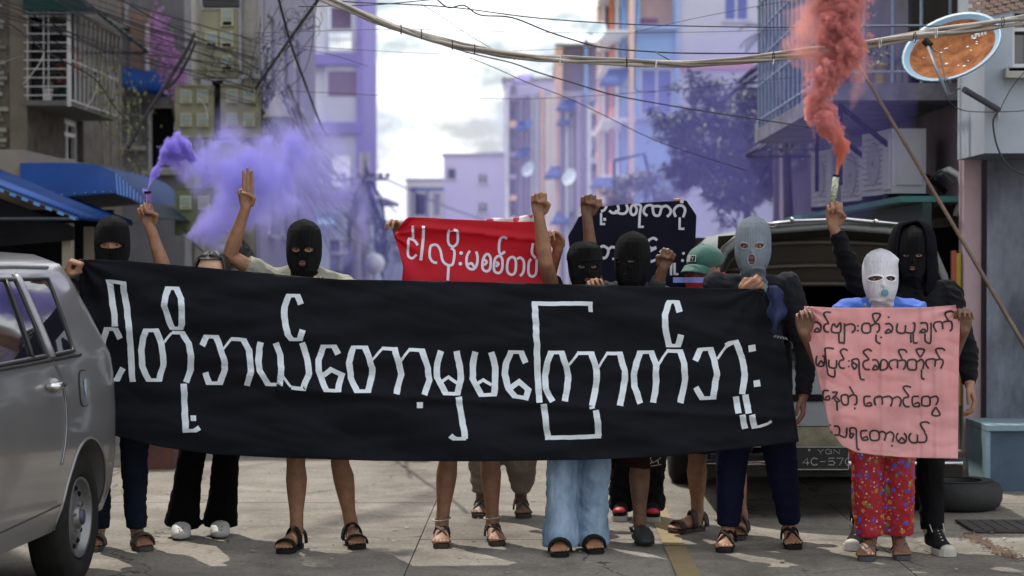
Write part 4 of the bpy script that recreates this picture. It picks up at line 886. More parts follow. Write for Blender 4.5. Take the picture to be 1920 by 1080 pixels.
# ================================================================= SILVER CAR
def build_car():
  al=R(3.4); d=V(math.sin(al),math.cos(al),0); n=V(math.cos(al),-math.sin(al),0)
  C0=V(-2.065,8.93,0)-n*.80; U0=.17
  t=thing('parked_car','silver estate car with tinted windows parked with its rear against the banner','car',(C0.x,C0.y,0))
  def W3(u,lat,z): return C0+d*(.78-u)+n*lat+V(0,0,z)
  wt=[(.28,.78),(.40,.825),(.55,.843),(.75,.845),(.9,.838),(1.02,.822),(1.06,.805),(1.2,.745),(1.36,.67),(1.44,.62),(1.485,.50),(1.50,.30),(1.505,0)]
  def w(z):
    for i in range(len(wt)-1):
      if z<=wt[i+1][0]: a,b=wt[i],wt[i+1]; return a[1]+(b[1]-a[1])*max(0,(z-a[0]))/(b[0]-a[0])
    return 0
  def H(u):
    if u<2.5: return 1.505
    if u<3.25: return 1.505-.47*((u-2.5)/.75)**1.15
    if u<4.1: return 1.035-.14*(u-3.25)/.85
    return .895-.3*((u-4.1)/.15)**2
  Rr=.2
  def rake(z): return max(0,z-.98)*.42+ max(0,.45-z)*.05
  def lat(u,z):
    l=w(z)
    v_=u-U0
    if v_<Rr: l=l-Rr+math.sqrt(max(0,Rr*Rr-(Rr-max(0,v_))**2))
    if u>4.25-.35: q=(u-3.9)/.35; l=l*(1-.16*q*q)
    return max(l,0)
  def sp(u,z,off=0):   # point on the street-side skin; u from rear
    uu=u+rake(z)*max(0,1-u/1.1); return W3(uu,lat(u,z)+off,z)
  zs=[.28,.34,.40,.47,.55,.65,.75,.85,.93,.99,1.02,1.06,1.13,1.2,1.28,1.36,1.40,1.44,1.465,1.485,1.497,1.505]
  us=[U0+q for q in (0,.004,.015,.035,.065,.1,.15,.2)]+[.45,.55,.68,.8,.95,1.1,1.3,1.5,1.8,2.1,2.5,2.65,2.8,2.95,3.1,3.25,3.5,3.8,4.1,4.17,4.22,4.25]
  vs=[];fs=[]; m=len(zs)*2
  for u in us:
    h=H(u); r=[]
    for z in zs:
      z2=z if h>1.5 else .28+(z-.28)*(h-.28)/(1.505-.28)
      zl=z if h>1.5 else (.28+(z-.28)*.55 if z<1.0 else z*.0+min(1.5,.28+.72*.55+(z-1.0)*1.65))
      q=lat(u,min(z,1.505)); 
      if h<1.5:
        tt=(z-.28)/(1.505-.28); k=(1.505-h)/(.61); q=lat(u,z)*(1-k)+k*(.84*(1-max(0,(tt-.75)/.25)**3)) ; 
        if z>=1.505: q=0
      r.append((q,z2))
    uf=max(0,1-u/1.1)
    L_=[W3(u+rake(z)*uf if h>1.5 else u,q,z) for q,z in r]; Rt=[W3(u+rake(z)*uf if h>1.5 else u,-q,z) for q,z in r]
    vs+=L_+Rt[::-1]
  for i in range(len(us)-1):
    for k in range(m): fs.append((i*m+k,i*m+(k+1)%m,(i+1)*m+(k+1)%m,(i+1)*m+k))
  fs.append(tuple(range(m))); fs.append(tuple(range((len(us)-1)*m,len(us)*m))[::-1])
  paint=M('silver_car_paint',(.235,.23,.235),.30,.05,3,0,metal=.5,coat=.6)
  o=mk('body',vs,fs,paint,t,True)
  # wheel wells cut out
  def cyl(u,side,r,z=.30):
    c=W3(u,side*.62,z); return MB().lathe([(0.001,-.0),(r,0),(r,.32),(0.001,.32)],c,n*side,40)
  for u in (.78,3.33):
    for sd_ in (1,-1):
      cb=cyl(u,sd_,.345,.31); c_=mk('cutter',cb.v,cb.f,None,t); md=o.modifiers.new('arch','BOOLEAN'); md.operation='DIFFERENCE'; md.object=c_; md.solver='EXACT'
      dg=bpy.context.evaluated_depsgraph_get(); me=bpy.data.meshes.new_from_object(o.evaluated_get(dg)); o.modifiers.clear(); old=o.data; o.data=me; bpy.data.meshes.remove(old); bpy.data.objects.remove(c_)
  o.data.name='body'; o.data.materials.clear(); o.data.materials.append(paint)
  o.data.shade_smooth()
  try:
    at=o.data.attributes.new('sharp_edge','BOOLEAN','EDGE') if 'sharp_edge' not in o.data.attributes else o.data.attributes['sharp_edge']
    import bmesh
    bm=bmesh.new(); bm.from_mesh(o.data)
    for e in bm.edges:
      e.smooth=not(len(e.link_faces)==2 and e.calc_face_angle(0)>R(38))
    bm.to_mesh(o.data); bm.free()
  except Exception as ex: print('sharp',ex)
  gl=glassy('car_glass',(.008,.009,.014),.03); rub=M('car_rubber',(.015,.015,.016),.5,.1,bump=0)
  def panel(name,poly,mat,off,parent=t,nu=10):
    """quad panel on the skin; poly = (u,z) corners: bottom rear, bottom front, top front, top rear"""
    a,b,c,e=[Vector((*p,0)) for p in poly]
    g=MB().grid(lambda x,y:(lambda q:sp(q.x,q.y,off))((a.lerp(b,x)).lerp(e.lerp(c,x),y)),nu,nu)
    ob=g.build(name,mat,parent,smooth=True); return ob
  def trim(name,pts,r,mat,off=.0,closed=True,parent=t):
    out=[]
    k=len(pts)
    for i in range(k if closed else k-1):
      p,q=pts[i],pts[(i+1)%k]
      for j in range(6): s=j/6; out.append(sp(p[0]+(q[0]-p[0])*s,p[1]+(q[1]-p[1])*s,off))
    if not closed: out.append(sp(*pts[-1],off))
    return MB().tube(out,r,6,closed=closed).build(name,mat,parent,smooth=True)
  # rear quarter window, door window, front door window
  q1=[(.90,1.055),(1.20,1.05),(1.20,1.375),(.76,1.375)]
  q2=[(1.30,1.05),(2.05,1.04),(2.05,1.375),(1.27,1.375)]
  q3=[(2.15,1.04),(2.95,1.04),(2.55,1.36),(2.15,1.375)]
  for q in (q1,q2,q3):
    w_=panel('window',q,gl,.004); trim('window_seal',q,.010,rub,.004,parent=w_)
  trim('window_bar',[(1.50,1.05),(1.40,1.375)],.010,rub,.008,False); trim('window_bar',[(1.24,1.04),(1.22,1.39)],.024,M('pillar_silver',(.28,.28,.31),.35,.05,metal=.4),.0,False)
  dk=M('seam_dark',(.02,.02,.022),.7,bump=0); hl=M('seam_highlight',(.30,.30,.32),.3,.03,bump=0,metal=.5)
  rd=[(1.23,1.40),(1.24,1.2),(1.24,1.04),(1.15,.95),(1.12,.85),(1.12,.74),(1.14,.66),(1.19,.58)]
  trim('door_seam',rd,.0045,dk,.001,False); trim('edge_highlight',[(a+.012,b) for a,b in rd],.003,hl,.003,False)  # thin pale trim paints in the highlight along the rear door edge
  trim('door_seam',[(2.1,1.40),(2.1,.36)],.0045,dk,.001,False); trim('door_seam',[(1.16,.40),(3.0,.36)],.004,dk,.0,False)
  trim('belt_moulding',[(.82,1.035),(1.6,1.028),(3.0,1.02)],.009,rub,.003,False)
  trim('roof_gutter',[(.62,1.425),(1.2,1.43),(2.5,1.425)],.010,M('pillar_silver',(.28,.28,.31),.35),.0,False)
  # door handles
  for u in (1.30,2.2):
    h=MB().tube([sp(u-.06,.925,.0),sp(u-.05,.925,.035),sp(u,.927,.042),sp(u+.07,.925,.038),sp(u+.08,.925,.0)],[.012,.015,.016,.015,.012],10).build('door_handle',CHROME,t,smooth=True)
    MB().ell(sp(u,.925,-.004),(.045,.045,.034),None).build('handle_cup',paint,h,smooth=True)
  # fuel door
  def fd(a,r=1): return (.84+.075*r*math.copysign(abs(math.cos(a))**.6,math.cos(a)),.885+.08*r*math.copysign(abs(math.sin(a))**.6,math.sin(a)))
  f_=MB().tube([sp(*fd(i/28*6.2832),.001) for i in range(28)],.0035,5,closed=True).build('fuel_door_seam',dk,t)
  f2=MB(); cc=sp(.84,.885,.006); ring=[sp(*fd(i/28*6.2832,.97),.006) for i in range(28)]; f2.add([cc]+ring,[(0,i+1,(i+1)%28+1) for i in range(28)]); fo=f2.build('fuel_door',paint,t,smooth=True)
  MB().add([sp(.84,.90,.009),sp(.82,.93,.009),sp(.82,.88,.009),sp(.84,.845,.009),sp(.86,.87,.009),sp(.86,.92,.009)],[(0,1,2),(0,2,3),(0,3,4),(0,4,5),(0,5,1)]).build('sticker',M('sticker_blue',(.25,.32,.42),.5,.3,30,0),fo)
  # wheels
  ty=M('tyre',(.013,.0125,.012),.85,.25,12,.3,40,spec=.2); rim=M('steel_rim',(.20,.20,.21),.38,.1,9,.05,metal=.75)
  def wheel(u,sd_):
    c=W3(u,sd_*.64,.30); ax=n*sd_
    wh=MB().lathe([(.178,.02),(.185,0),(.25,-.004),(.285,.01),(.302,.035),(.303,.135),(.285,.162),(.25,.175),(.205,.172),(.186,.158),(.18,.14)],c,ax,56).build('wheel',ty,t,smooth=True)
    rm=MB().lathe([(.183,.160),(.178,.168),(.170,.160),(.163,.135),(.150,.122),(.112,.13),(.10,.142),(.075,.150),(.052,.148),(.05,.162),(.035,.170),(.0005,.172)],c,ax,48).build('rim',rim,wh,smooth=True)
    MB().lathe([(.178,.02),(.17,.06),(.16,.11),(.163,.132)],c,ax,48).build('rim_barrel',M('rim_dark',(.05,.05,.05),.6),wh,smooth=True)
    u_=ax.orthogonal().normalized(); w_=ax.cross(u_)
    for k in range(14):
      a=2*math.pi*k/14; q=c+ax*.1265+(u_*math.cos(a)+w_*math.sin(a))*.134; MB().ell(q,(.013,.013,.013),None,8,6).build('rim_hole',DARKIN,wh)
    for k in range(4):
      a=2*math.pi*k/4+.5; q=c+ax*.15+(u_*math.cos(a)+w_*math.sin(a))*.062; MB().tube([q,q+ax*.012],.009,6).build('lug_nut',METAL,wh)
    MB().lathe([(.034,.165),(.034,.178),(.0005,.182)],c,ax,20).build('hub_cap',M('hub_blue',(.04,.04,.09),.4),wh,smooth=True)
    for k in range(56): pass
  for u in (.78,3.33):
    for sd_ in (1,-1): wheel(u,sd_)
  a=sp(.40,.2,0); 
  MB().box(W3(.40,.68,.30),(.19,.012,.26),Matrix.Rotation(-al,3,'Z')).build('mud_flap',RUBBER,t); MB().box(W3(3.75,.70,.26),(.17,.012,.2),Matrix.Rotation(-al,3,'Z')).build('mud_flap',RUBBER,t)
  # arch lip
  for u in (.78,3.33):
    pts=[]
    for k in range(25):
      a=math.pi*(-.08+1.16*k/24); uu=u-.348*math.cos(a); zz=.31+.348*math.sin(a)
      pts.append(sp(uu,max(.29,zz),.0))
    MB().tube(pts,.0075,6).build('arch_lip',paint,t,smooth=True)
  # tail lamp, bumper and tailgate glass
  MB().grid(lambda x,y:W3(U0+rake(.75+.3*y)-.006, .50+.12*x,.75+.3*y) ,4,6).build('tail_lamp',M('tail_red',(.35,.01,.01),.2),t,smooth=True)
  MB().grid(lambda x,y:W3(U0+rake(1.05+.33*y)-.008,(-.6+1.2*x)*(1-.1*y),1.05+.33*y),8,5).build('tailgate_glass',gl,t,smooth=True)
  MB().tube([W3(.42,.815,.5),W3(.28,.78,.5),W3(.17,.62,.5),W3(.14,0,.5),W3(.17,-.62,.5),W3(.28,-.78,.5),W3(.42,-.815,.5)],(.03),10).build('bumper',paint,t,smooth=True)
  MB().grid(lambda x,y:W3(2.53+.72*(1-y)-.012,(-.62+1.24*x),H(3.25-.7*y)+.012),8,5).build('windscreen',gl,t,smooth=True)
build_car()
# ================================================================= OPEN VAN
def build_van():
  Y0=11.35; t=thing('parked_van','old silver van with open rear, dark cluttered interior and black number plate','van',(1.66,Y0,0)); xc=1.655
  pf=[(-.72,.30),(-.735,.55),(-.735,.95),(-.715,1.15),(-.67,1.38),(-.60,1.54),(-.50,1.625),(-.34,1.66),(0,1.685),(.34,1.66),(.50,1.625),(.60,1.54),(.67,1.38),(.715,1.15),(.735,.95),(.735,.55),(.72,.30)]
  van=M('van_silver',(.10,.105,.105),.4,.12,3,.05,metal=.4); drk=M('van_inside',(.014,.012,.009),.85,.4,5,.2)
  def ring(k,y,lift=0): return [V(xc+x*k,y,z if z<.6 else .6+(z-.6)*(k if k<1 else 1)+lift) for x,z in pf]
  def loft(rs,flip=False):
    n=len(rs[0]); vs=[p for r in rs for p in r]; fs=[(i*n+k,i*n+k+1,(i+1)*n+k+1,(i+1)*n+k) for i in range(len(rs)-1) for k in range(n-1)]; return vs,fs
  v,f=loft([ring(1,Y0+.05),ring(1,Y0+1),ring(1,Y0+2.6),ring(.95,Y0+3.4),ring(.8,Y0+4)]); mk('body',v,f,van,t,True)
  v,f=loft([ring(.955,Y0),ring(1.0,Y0-.012),ring(1.01,Y0+.02),ring(1,Y0+.05)]); mk('rear_frame',v,f,M('van_rim',(.10,.105,.10),.3,.1,metal=.6),t,True)
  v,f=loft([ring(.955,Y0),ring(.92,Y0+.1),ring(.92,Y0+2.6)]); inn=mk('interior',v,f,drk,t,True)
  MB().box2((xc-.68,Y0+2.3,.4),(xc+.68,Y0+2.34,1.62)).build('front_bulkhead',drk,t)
  MB().box2((xc-.68,Y0+.02,.42),(xc+.68,Y0+2.3,.66)).build('load_floor',M('floor_grey',(.13,.12,.10),.8,.3,4),t)
  for yy in (.18,.42,.7): MB().tube([p+V(0,0,-.02) for p in ring(.93,Y0+yy)[3:14]],.016,6).build('roof_rib',M('rib_brown',(.07,.06,.045),.7),t,smooth=True)
  # tailgate inner panel hanging under the roof edge, ribs and latch
  MB().grid(lambda x,y:V(xc-.62+1.24*x,Y0+.12+.16*y,1.60-.32*y+.03*math.sin(x*math.pi)),10,6).build('hatch_panel',M('hatch_brown',(.032,.026,.018),.6,.25,4,.1),t,smooth=True)
  for zz,c in ((.2,0),(.62,1),(.95,2)): MB().tube([V(xc-.6+1.2*k/10,Y0+.10+.16*zz,1.60-.32*zz+.03*math.sin(k/10*math.pi)) for k in range(11)],.012,6).build('hatch_rib',M('rib_brown',(.07,.06,.045),.7),t,smooth=True)
  MB().tube([V(xc-.35,Y0+.1,1.27),V(xc-.3,Y0+.08,1.31),V(xc-.24,Y0+.09,1.35)],.01,6).build('stay',METAL,t)
  MB().box2((xc-.5,Y0+.25,.66),(xc+.5,Y0+1.1,.95)).build('seat_box',M('seat_black',(.02,.02,.02),.8),t)
  MB().box2((xc-.45,Y0+.22,.95),(xc+.45,Y0+.7,1.03)).build('seat_cushion',M('seat_grey',(.10,.09,.08),.8),t)
  # lower tailgate
  MB().box2((xc-.66,Y0-.03,.52),(xc+.66,Y0+.02,.86)).build('tailgate',M('tailgate_pale',(.27,.29,.31),.45,.1,3,.05),t)
  MB().box2((xc-.42,Y0-.038,.66),(xc+.36,Y0-.031,.70)).build('tailgate_groove',DARKIN,t); MB().box2((xc-.66,Y0-.045,.855),(xc+.66,Y0+.03,.885)).build('tailgate_rim',van,t)
  MB().box2((xc-.72,Y0-.05,.40),(xc+.72,Y0+.02,.515)).build('bumper_panel',M('rusty_cream',(.20,.17,.11),.8,.45,7,.3,col2=(.30,.27,.19)),t)
  MB().box2((xc-.74,Y0-.10,.24),(xc+.74,Y0-.0,.33)).build('under_panel',drk,t)
  MB().tube([V(xc-.74,Y0-.09,.315),V(xc+.74,Y0-.09,.315)],.016,8).build('bumper',CHROME,t,smooth=True)
  # plate
  a=P(1489,881,Y0-.13); b=P(1592,838,Y0-.13)
  pl=MB().box2((a.x,Y0-.12,a.z),(b.x,Y0-.105,b.z)).build('number_plate',M('plate_black',(.015,.015,.015),.5,bump=0),t)
  e=.004; fm=MB()
  for q,r in (((a.x,a.z),(b.x,a.z+e)),((a.x,b.z-e),(b.x,b.z)),((a.x,a.z),(a.x+e,b.z)),((b.x-e,a.z),(b.x,b.z))): fm.box2((q[0],Y0-.126,q[1]),(r[0],Y0-.121,r[1]))
  lw=M('plate_white',(.42,.42,.42),.6,bump=0); fm.build('plate_border',lw,pl)
  ST={'Y':[[(0,1),(.5,.5),(1,1)],[(.5,.5),(.5,0)]],'G':[[(1,.85),(.7,1),(.2,1),(0,.7),(0,.3),(.2,0),(.8,0),(1,.2),(1,.5),(.6,.5)]],'N':[[(0,0),(0,1),(1,0),(1,1)]],
   '4':[[(.75,0),(.75,1),(0,.3),(1,.3)]],'C':[[(1,.85),(.7,1),(.3,1),(0,.7),(0,.3),(.3,0),(.7,0),(1,.15)]],'-':[[(.1,.5),(.9,.5)]],'5':[[(1,1),(.1,1),(.05,.55),(.7,.6),(1,.35),(.8,0),(0,.05)]],'7':[[(0,1),(1,1),(.4,0)]],
   '0':[[(.3,0),(0,.3),(0,.7),(.3,1),(.7,1),(1,.7),(1,.3),(.7,0),(.3,0)]]}
  lm=MB()
  def txt(s,x,y,w,h,gap,r):
    for ch in s:
      for st in ST.get(ch,[]):
        pts=[P(x+w*q[0],y-h*q[1],Y0-.125) for q in st]; lm.tube(pts,r,4)
      x+=w+gap
  txt('YGN',1533,851,11,8,4,.0018); txt('4C-5700',1505,872,12,13,4,.0024)
  lm.build('plate_lettering',lw,pl)
  MB().ell(P(1517,844,Y0-.12),(.007,.003,.007)).build('plate_bolt',METAL,pl)
  # roof rail with clips
  MB().tube([V(xc-.46,Y0-.02,1.652),V(xc-.2,Y0-.03,1.685),V(xc+.1,Y0-.03,1.695),V(xc+.42,Y0-.02,1.665)],.010,8).build('roof_rail',CHROME,t,smooth=True)
  for px,py in ((1485,411),(1643,415)): MB().ell(P(px,py,Y0-.04),(.014,.012,.014)).build('rail_clip',CHROME,t,smooth=True)
  ty=M('tyre',(.022,.021,.02),.85)
  for (x,yy) in ((.945,13.15),(2.32,13.15),(.99,12.0+2.9),(2.32,14.9)):
    s_=1 if x>1.6 else -1
    wh=MB().lathe([(.001,.0),(.2,0),(.26,.0),(.285,.02),(.29,.06),(.285,.14),(.25,.16),(.001,.16)],(x-s_*.08,yy,.29),(s_,0,0),36).build('wheel',ty,t,smooth=True)
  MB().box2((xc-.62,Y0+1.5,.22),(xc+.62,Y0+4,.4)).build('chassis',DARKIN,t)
  # clutter inside
  for (p0,p1,c,r) in ((P(1452,493,Y0+.3),P(1497,497,Y0+.3),(.55,.30,.05),.009),(P(1445,497,Y0+.28),P(1462,490,Y0+.28),(.5,.05,.05),.012)):
    q=MB().tube([p0,p0.lerp(p1,.5)+V(0,0,.004),p1],r,7).build('tool_cable',M('tool_%d'%int(c[0]*100),c,.5),None,smooth=True); tag(q,('orange' if c[1]>.2 else 'red')+' plastic tube lying among the clutter inside the open van','tube')
  return t
build_van()
ty=thing('loose_tyre','worn black tyre lying flat on the pavement edge right of the black sneakers','tyre',G(1803,960)); c=G(1808,962); c.y+=.25
MB().lathe([(.15,.02),(.16,.0),(.22,.0),(.255,.02),(.272,.06),(.272,.11),(.255,.148),(.22,.165),(.16,.165),(.15,.15),(.145,.10),(.15,.02)],c,(0,0,1),60).build('tread',M('tyre_worn',(.016,.016,.016),.75,.25,9,.3),ty,smooth=True)
MB().lathe([(.155,.167),(.19,.172),(.22,.169)],c,(0,0,1),48).build('sidewall',M('tyre_worn2',(.025,.025,.025),.7),ty,smooth=True)
# ================================================================= PEOPLE
HP=[(.128,.002,.002,.01),(.124,.028,.034,.01),(.114,.048,.06,.008),(.098,.062,.078,.006),(.075,.072,.090,.004),(.05,.077,.096,.002),(.025,.079,.098,0),(0,.078,.097,0),(-.025,.076,.094,-.001),(-.05,.072,.090,-.003),(-.072,.066,.084,-.006),(-.09,.058,.076,-.010),(-.105,.048,.064,-.014),(-.118,.034,.048,-.016),(-.126,.012,.02,-.016)]
def prof(z,tab):
  if z>=tab[0][0]: return tab[0][1:]
  for i in range(len(tab)-1):
    a,b=tab[i],tab[i+1]
    if z>=b[0]:
      t=(a[0]-z)/(a[0]-b[0]); return tuple(a[k]+(b[k]-a[k])*t for k in (1,2,3))
  return tab[-1][1:]
def face_off(x,z):
  o=0
  o+=.020*math.exp(-(x/.011)**2)*math.exp(-((z+.022)/.013)**2)+.010*math.exp(-(x/.009)**2)*math.exp(-((z+.002)/.020)**2)  # nose
  for s in(-1,1): o-=.009*math.exp(-((x-s*.032)/.016)**2)*math.exp(-((z-.006)/.011)**2); o+=.003*math.exp(-((x-s*.03)/.02)**2)*math.exp(-((z-.028)/.008)**2)
  o+=.006*math.exp(-(x/.022)**2)*math.exp(-((z+.058)/.008)**2)+.004*math.exp(-(x/.02)**2)*math.exp(-((z+.07)/.006)**2)+.005*math.exp(-(x/.02)**2)*math.exp(-((z+.10)/.014)**2)
  return o
class Head:
  def __init__(s,c,yaw=0,pitch=0,roll=0,sc=1.0):
    s.c=Vector(c); s.R=Euler((R(pitch),R(roll),R(yaw))).to_matrix(); s.sc=sc
  def w(s,p): return s.c+s.R@(Vector(p)*s.sc)
  def pt(s,a,z,off=0,tab=HP,face=1):
    rx,ry,cy=prof(z,tab); ca,sa=math.sin(a),-math.cos(a)   # a=0 faces -Y
    e=.92; x=math.copysign(abs(ca)**e,ca)*(rx+off); y=math.copysign(abs(sa)**e,sa)*(ry+off)+cy
    if sa<0 and face:
      fz=face_off(x,z)*face; y-=fz
    return V(x,y,z)
  def mesh(s,mb):
    zs=[q[0] for q in HP]; Z=[]
    for i in range(len(zs)-1):
      for k in range(3): Z.append(zs[i]+(zs[i+1]-zs[i])*k/3)
    Z.append(zs[-1]); n=64; vs=[s.w(s.pt(2*math.pi*k/n,z)) for z in Z for k in range(n)]
    fs=[(i*n+k,(i+1)*n+k,(i+1)*n+(k+1)%n,i*n+(k+1)%n) for i in range(len(Z)-1) for k in range(n)]+[tuple(range(n)),tuple((len(Z)-1)*n+k for k in range(n))[::-1]]
    mb.add(vs,fs)
    for sd_ in(-1,1): mb.ell(s.w((sd_*.079,.008,-.002)),(.008*s.sc,.016*s.sc,.029*s.sc),s.R)
def capsule(mb,a,b,r0,r1,seg=12,sc=1): mb.tube([a,Vector(a).lerp(b,.5),b],[r0,(r0+r1)/2,r1],seg,rcap=True)
FING=[(.030,.088,(.043,.027,.022),.0092),(.010,.092,(.047,.030,.023),.0095),(-.010,.088,(.043,.028,.022),.0090),(-.028,.080,(.034,.021,.019),.0080)]
POSE={'fist':[(82,98,62)]*4,'grip':[(62,82,55)]*4,'over':[(52,62,34)]*4,'relax':[(30,38,24)]*4,'three':[(3,4,3),(0,2,2),(4,5,4),(84,92,50)],'pinch':[(50,55,30)]*4}
THUMB={'fist':[(.014,.030,.006),(.045,.046,.022),(.062,.024,.044),(.060,.000,.050)],'grip':[(.014,.030,.006),(.045,.050,.024),(.062,.036,.048),(.072,.018,.056)],
 'over':[(.014,.030,-.002),(.045,.046,.0),(.075,.048,.012),(.098,.044,.02)],'relax':[(.014,.030,.006),(.044,.052,.016),(.074,.056,.024),(.098,.050,.030)],
 'three':[(.014,.030,.006),(.044,.044,.022),(.064,.018,.038),(.070,-.010,.040)],'pinch':[(.014,.030,.006),(.046,.046,.02),(.078,.04,.034),(.100,.03,.040)]}
def hand(mb,w,D,Nn,T,pose,s=1.0):
  w=Vector(w); D=Vector(D).normalized(); T=Vector(T); T=(T-D*T.dot(D)).normalized(); N_=D.cross(T)
  if N_.dot(Vector(Nn))<0: N_=-N_
  def q(d,t,n): return w+(D*d+T*t+N_*n)*s
  for i,(t,kd,ln,r) in enumerate(FING):
    mb.tube([q(.004,t*.55,0),q(.045,t*.85,0),q(kd,t,-.002)],[(.0135*s,.0155*s),(.0125*s,.0145*s),(r*1.12*s,r*1.2*s)],10,side=T,rcap=True)
    a=0; p=q(kd,t,-.002); pts=[p]; an=POSE[pose][i]; rr=[r*1.1*s]
    sp_=(.03 if pose in('three',) else .06)*t/.03*(.4 if pose in('fist','grip') else 1)
    for k in range(3):
      a+=an[k]; dr=(D*math.cos(R(a))+N_*math.sin(R(a))+T*sp_).normalized(); p=p+dr*ln[k]*s; pts.append(p); rr.append(r*(1-.09*k-.04)*s)
    for k in range(3): mb.tube([pts[k],pts[k].lerp(pts[k+1],.5),pts[k+1]],[rr[k],rr[k]*.94,rr[k+1]],9,rcap=True)
  th=[q(*x) for x in THUMB[pose]]; rr=[.015*s,.0125*s,.0105*s,.0088*s]
  for k in range(3): mb.tube([th[k],th[k].lerp(th[k+1],.5),th[k+1]],[rr[k],(rr[k]+rr[k+1])/2*.97,rr[k+1]],9,rcap=True)
  return q
def foot_mesh(mb,ank,heel,toe,s=1.0,shut=False):
  d=(toe-heel); d.z=0; d.normalize(); sd_=V(-d.y,d.x,0); h=V(heel.x,heel.y,0)
  if shut:
    b=V(heel.x,heel.y,0)+d*.045; mb.tube([ank+V(0,0,.03),ank-V(0,0,.01),b+V(0,0,.06)],[.034,.033,.028],12,rcap=True); mb.tube([b+V(0,0,.05),b+d*.10+V(0,0,.045)],[(.026,.018),(.028,.014)],10,side=sd_,rcap=True); return d,sd_
  L=.235*s
  b=h+d*.035*s; g=.022
  mb.tube([b+V(0,0,.034+g),h+d*.10*s+V(0,0,.036+g),h+d*.16*s+V(0,0,.026+g),h+d*.20*s+V(0,0,.016+g)],[(.030*s,.030*s),(.034*s,.034*s),(.041*s,.024*s),(.043*s,.014*s)],14,side=sd_,rcap=True)
  mb.tube([b+V(0,0,.02+g),h+d*.195*s+V(0,0,.012+g)],[(.028*s,.022*s),(.042*s,.012*s)],12,side=sd_,rcap=True)
  mb.tube([ank+V(0,0,.03),ank,b+d*.03*s+V(0,0,.045+g)],[.036*s,.037*s,.033*s],12,rcap=True)
  for k in range(5):
    t=(k-2)*.0185*s; l=(.034,.036,.034,.030,.024)[k]*s if sd_.x*1>0 else (.024,.030,.034,.036,.034)[k]*s
    r=(.0125,.0092,.0088,.0085,.008)[k]*s if sd_.x>0 else (.008,.0085,.0088,.0092,.0125)[k]*s
    p=h+d*.195*s+sd_*t+V(0,0,.012+g); mb.tube([p,p+d*l*.6+V(0,0,.001),p+d*l-V(0,0,.003)],[r,r,r*.9],8,rcap=True)
  return d,sd_
def sole(root,heel,toe,mat,s=1.0,th=.026,name='sandal_sole',wide=1):
  d=(toe-heel); d.z=0; d.normalize(); sd_=V(-d.y,d.x,0); L=.262*s; o=V(heel.x,heel.y,0)-d*.012; poly=[]
  out=[(0,.0),(.02,.026),(.07,.033),(.13,.034),(.19,.045),(.23,.044),(.255,.032),(.262,.01)]
  for a,b in out: poly.append(o+d*a*s+sd_*b*s*wide)
  for a,b in out[::-1]: poly.append(o+d*a*s-sd_*b*s*wide)
  lo=[p+V(0,0,.001) for p in poly]; mb=MB(); mb.prism(lo,V(0,0,th)); return mb.build(name,mat,root)
def strap(root,heel,toe,t,mat,w=.012,s=1.0,h=.07,hw=.044,lean=0,name='sandal_strap',base=.03,par=None,th=.0035):
  """band arching over the foot at fraction t of its length"""
  d=(toe-heel); d.z=0; d.normalize(); sd_=V(-d.y,d.x,0); c=V(heel.x,heel.y,0)+d*t*.25*s
  pts=[]
  for k in range(13):
    a=math.pi*k/12; pts.append(c+sd_*hw*s*math.cos(a)+d*lean*s*math.cos(a)+V(0,0,base*.8+(h-base*.8)*math.sin(a)**.8))
  return MB().tube(pts,[(w,th)]*13,8,side=d).build(name,mat,par or root,smooth=True)
def clog(root,heel,toe,mat,s=1.0,holes=True,dark=None):
  d=(toe-heel); d.z=0; d.normalize(); sd_=V(-d.y,d.x,0); o=V(heel.x,heel.y,0)-d*.012
  def p(u,v,z): return o+d*u*s+sd_*v*s+V(0,0,z)
  mb=MB(); mb.tube([p(.03,0,.028),p(.1,0,.026),p(.19,0,.024),p(.235,0,.022)],[(.040,.026),(.042,.024),(.054,.022),(.046,.018)],18,side=sd_,rcap=True)
  mb.tube([p(.11,0,.055),p(.16,0,.052),p(.205,0,.040),p(.24,0,.030)],[(.045,.042),(.052,.036),(.051,.030),(.040,.018)],18,side=sd_,rcap=True)
  ob=finish('clog',mb,mat,root,.006,4)
  MB().tube([p(.10,.046,.06),p(.04,.044,.075),p(-.005,0,.078),p(.04,-.044,.075),p(.10,-.046,.06)],[(.004,.010)]*5,8,side=V(0,0,1)).build('heel_strap',mat,ob,smooth=True)
  if dark: MB().tube([p(.115,.03,.075),p(.105,0,.095),p(.115,-.03,.075)],.008,7).build('collar',dark,ob,smooth=True)
  return p,ob
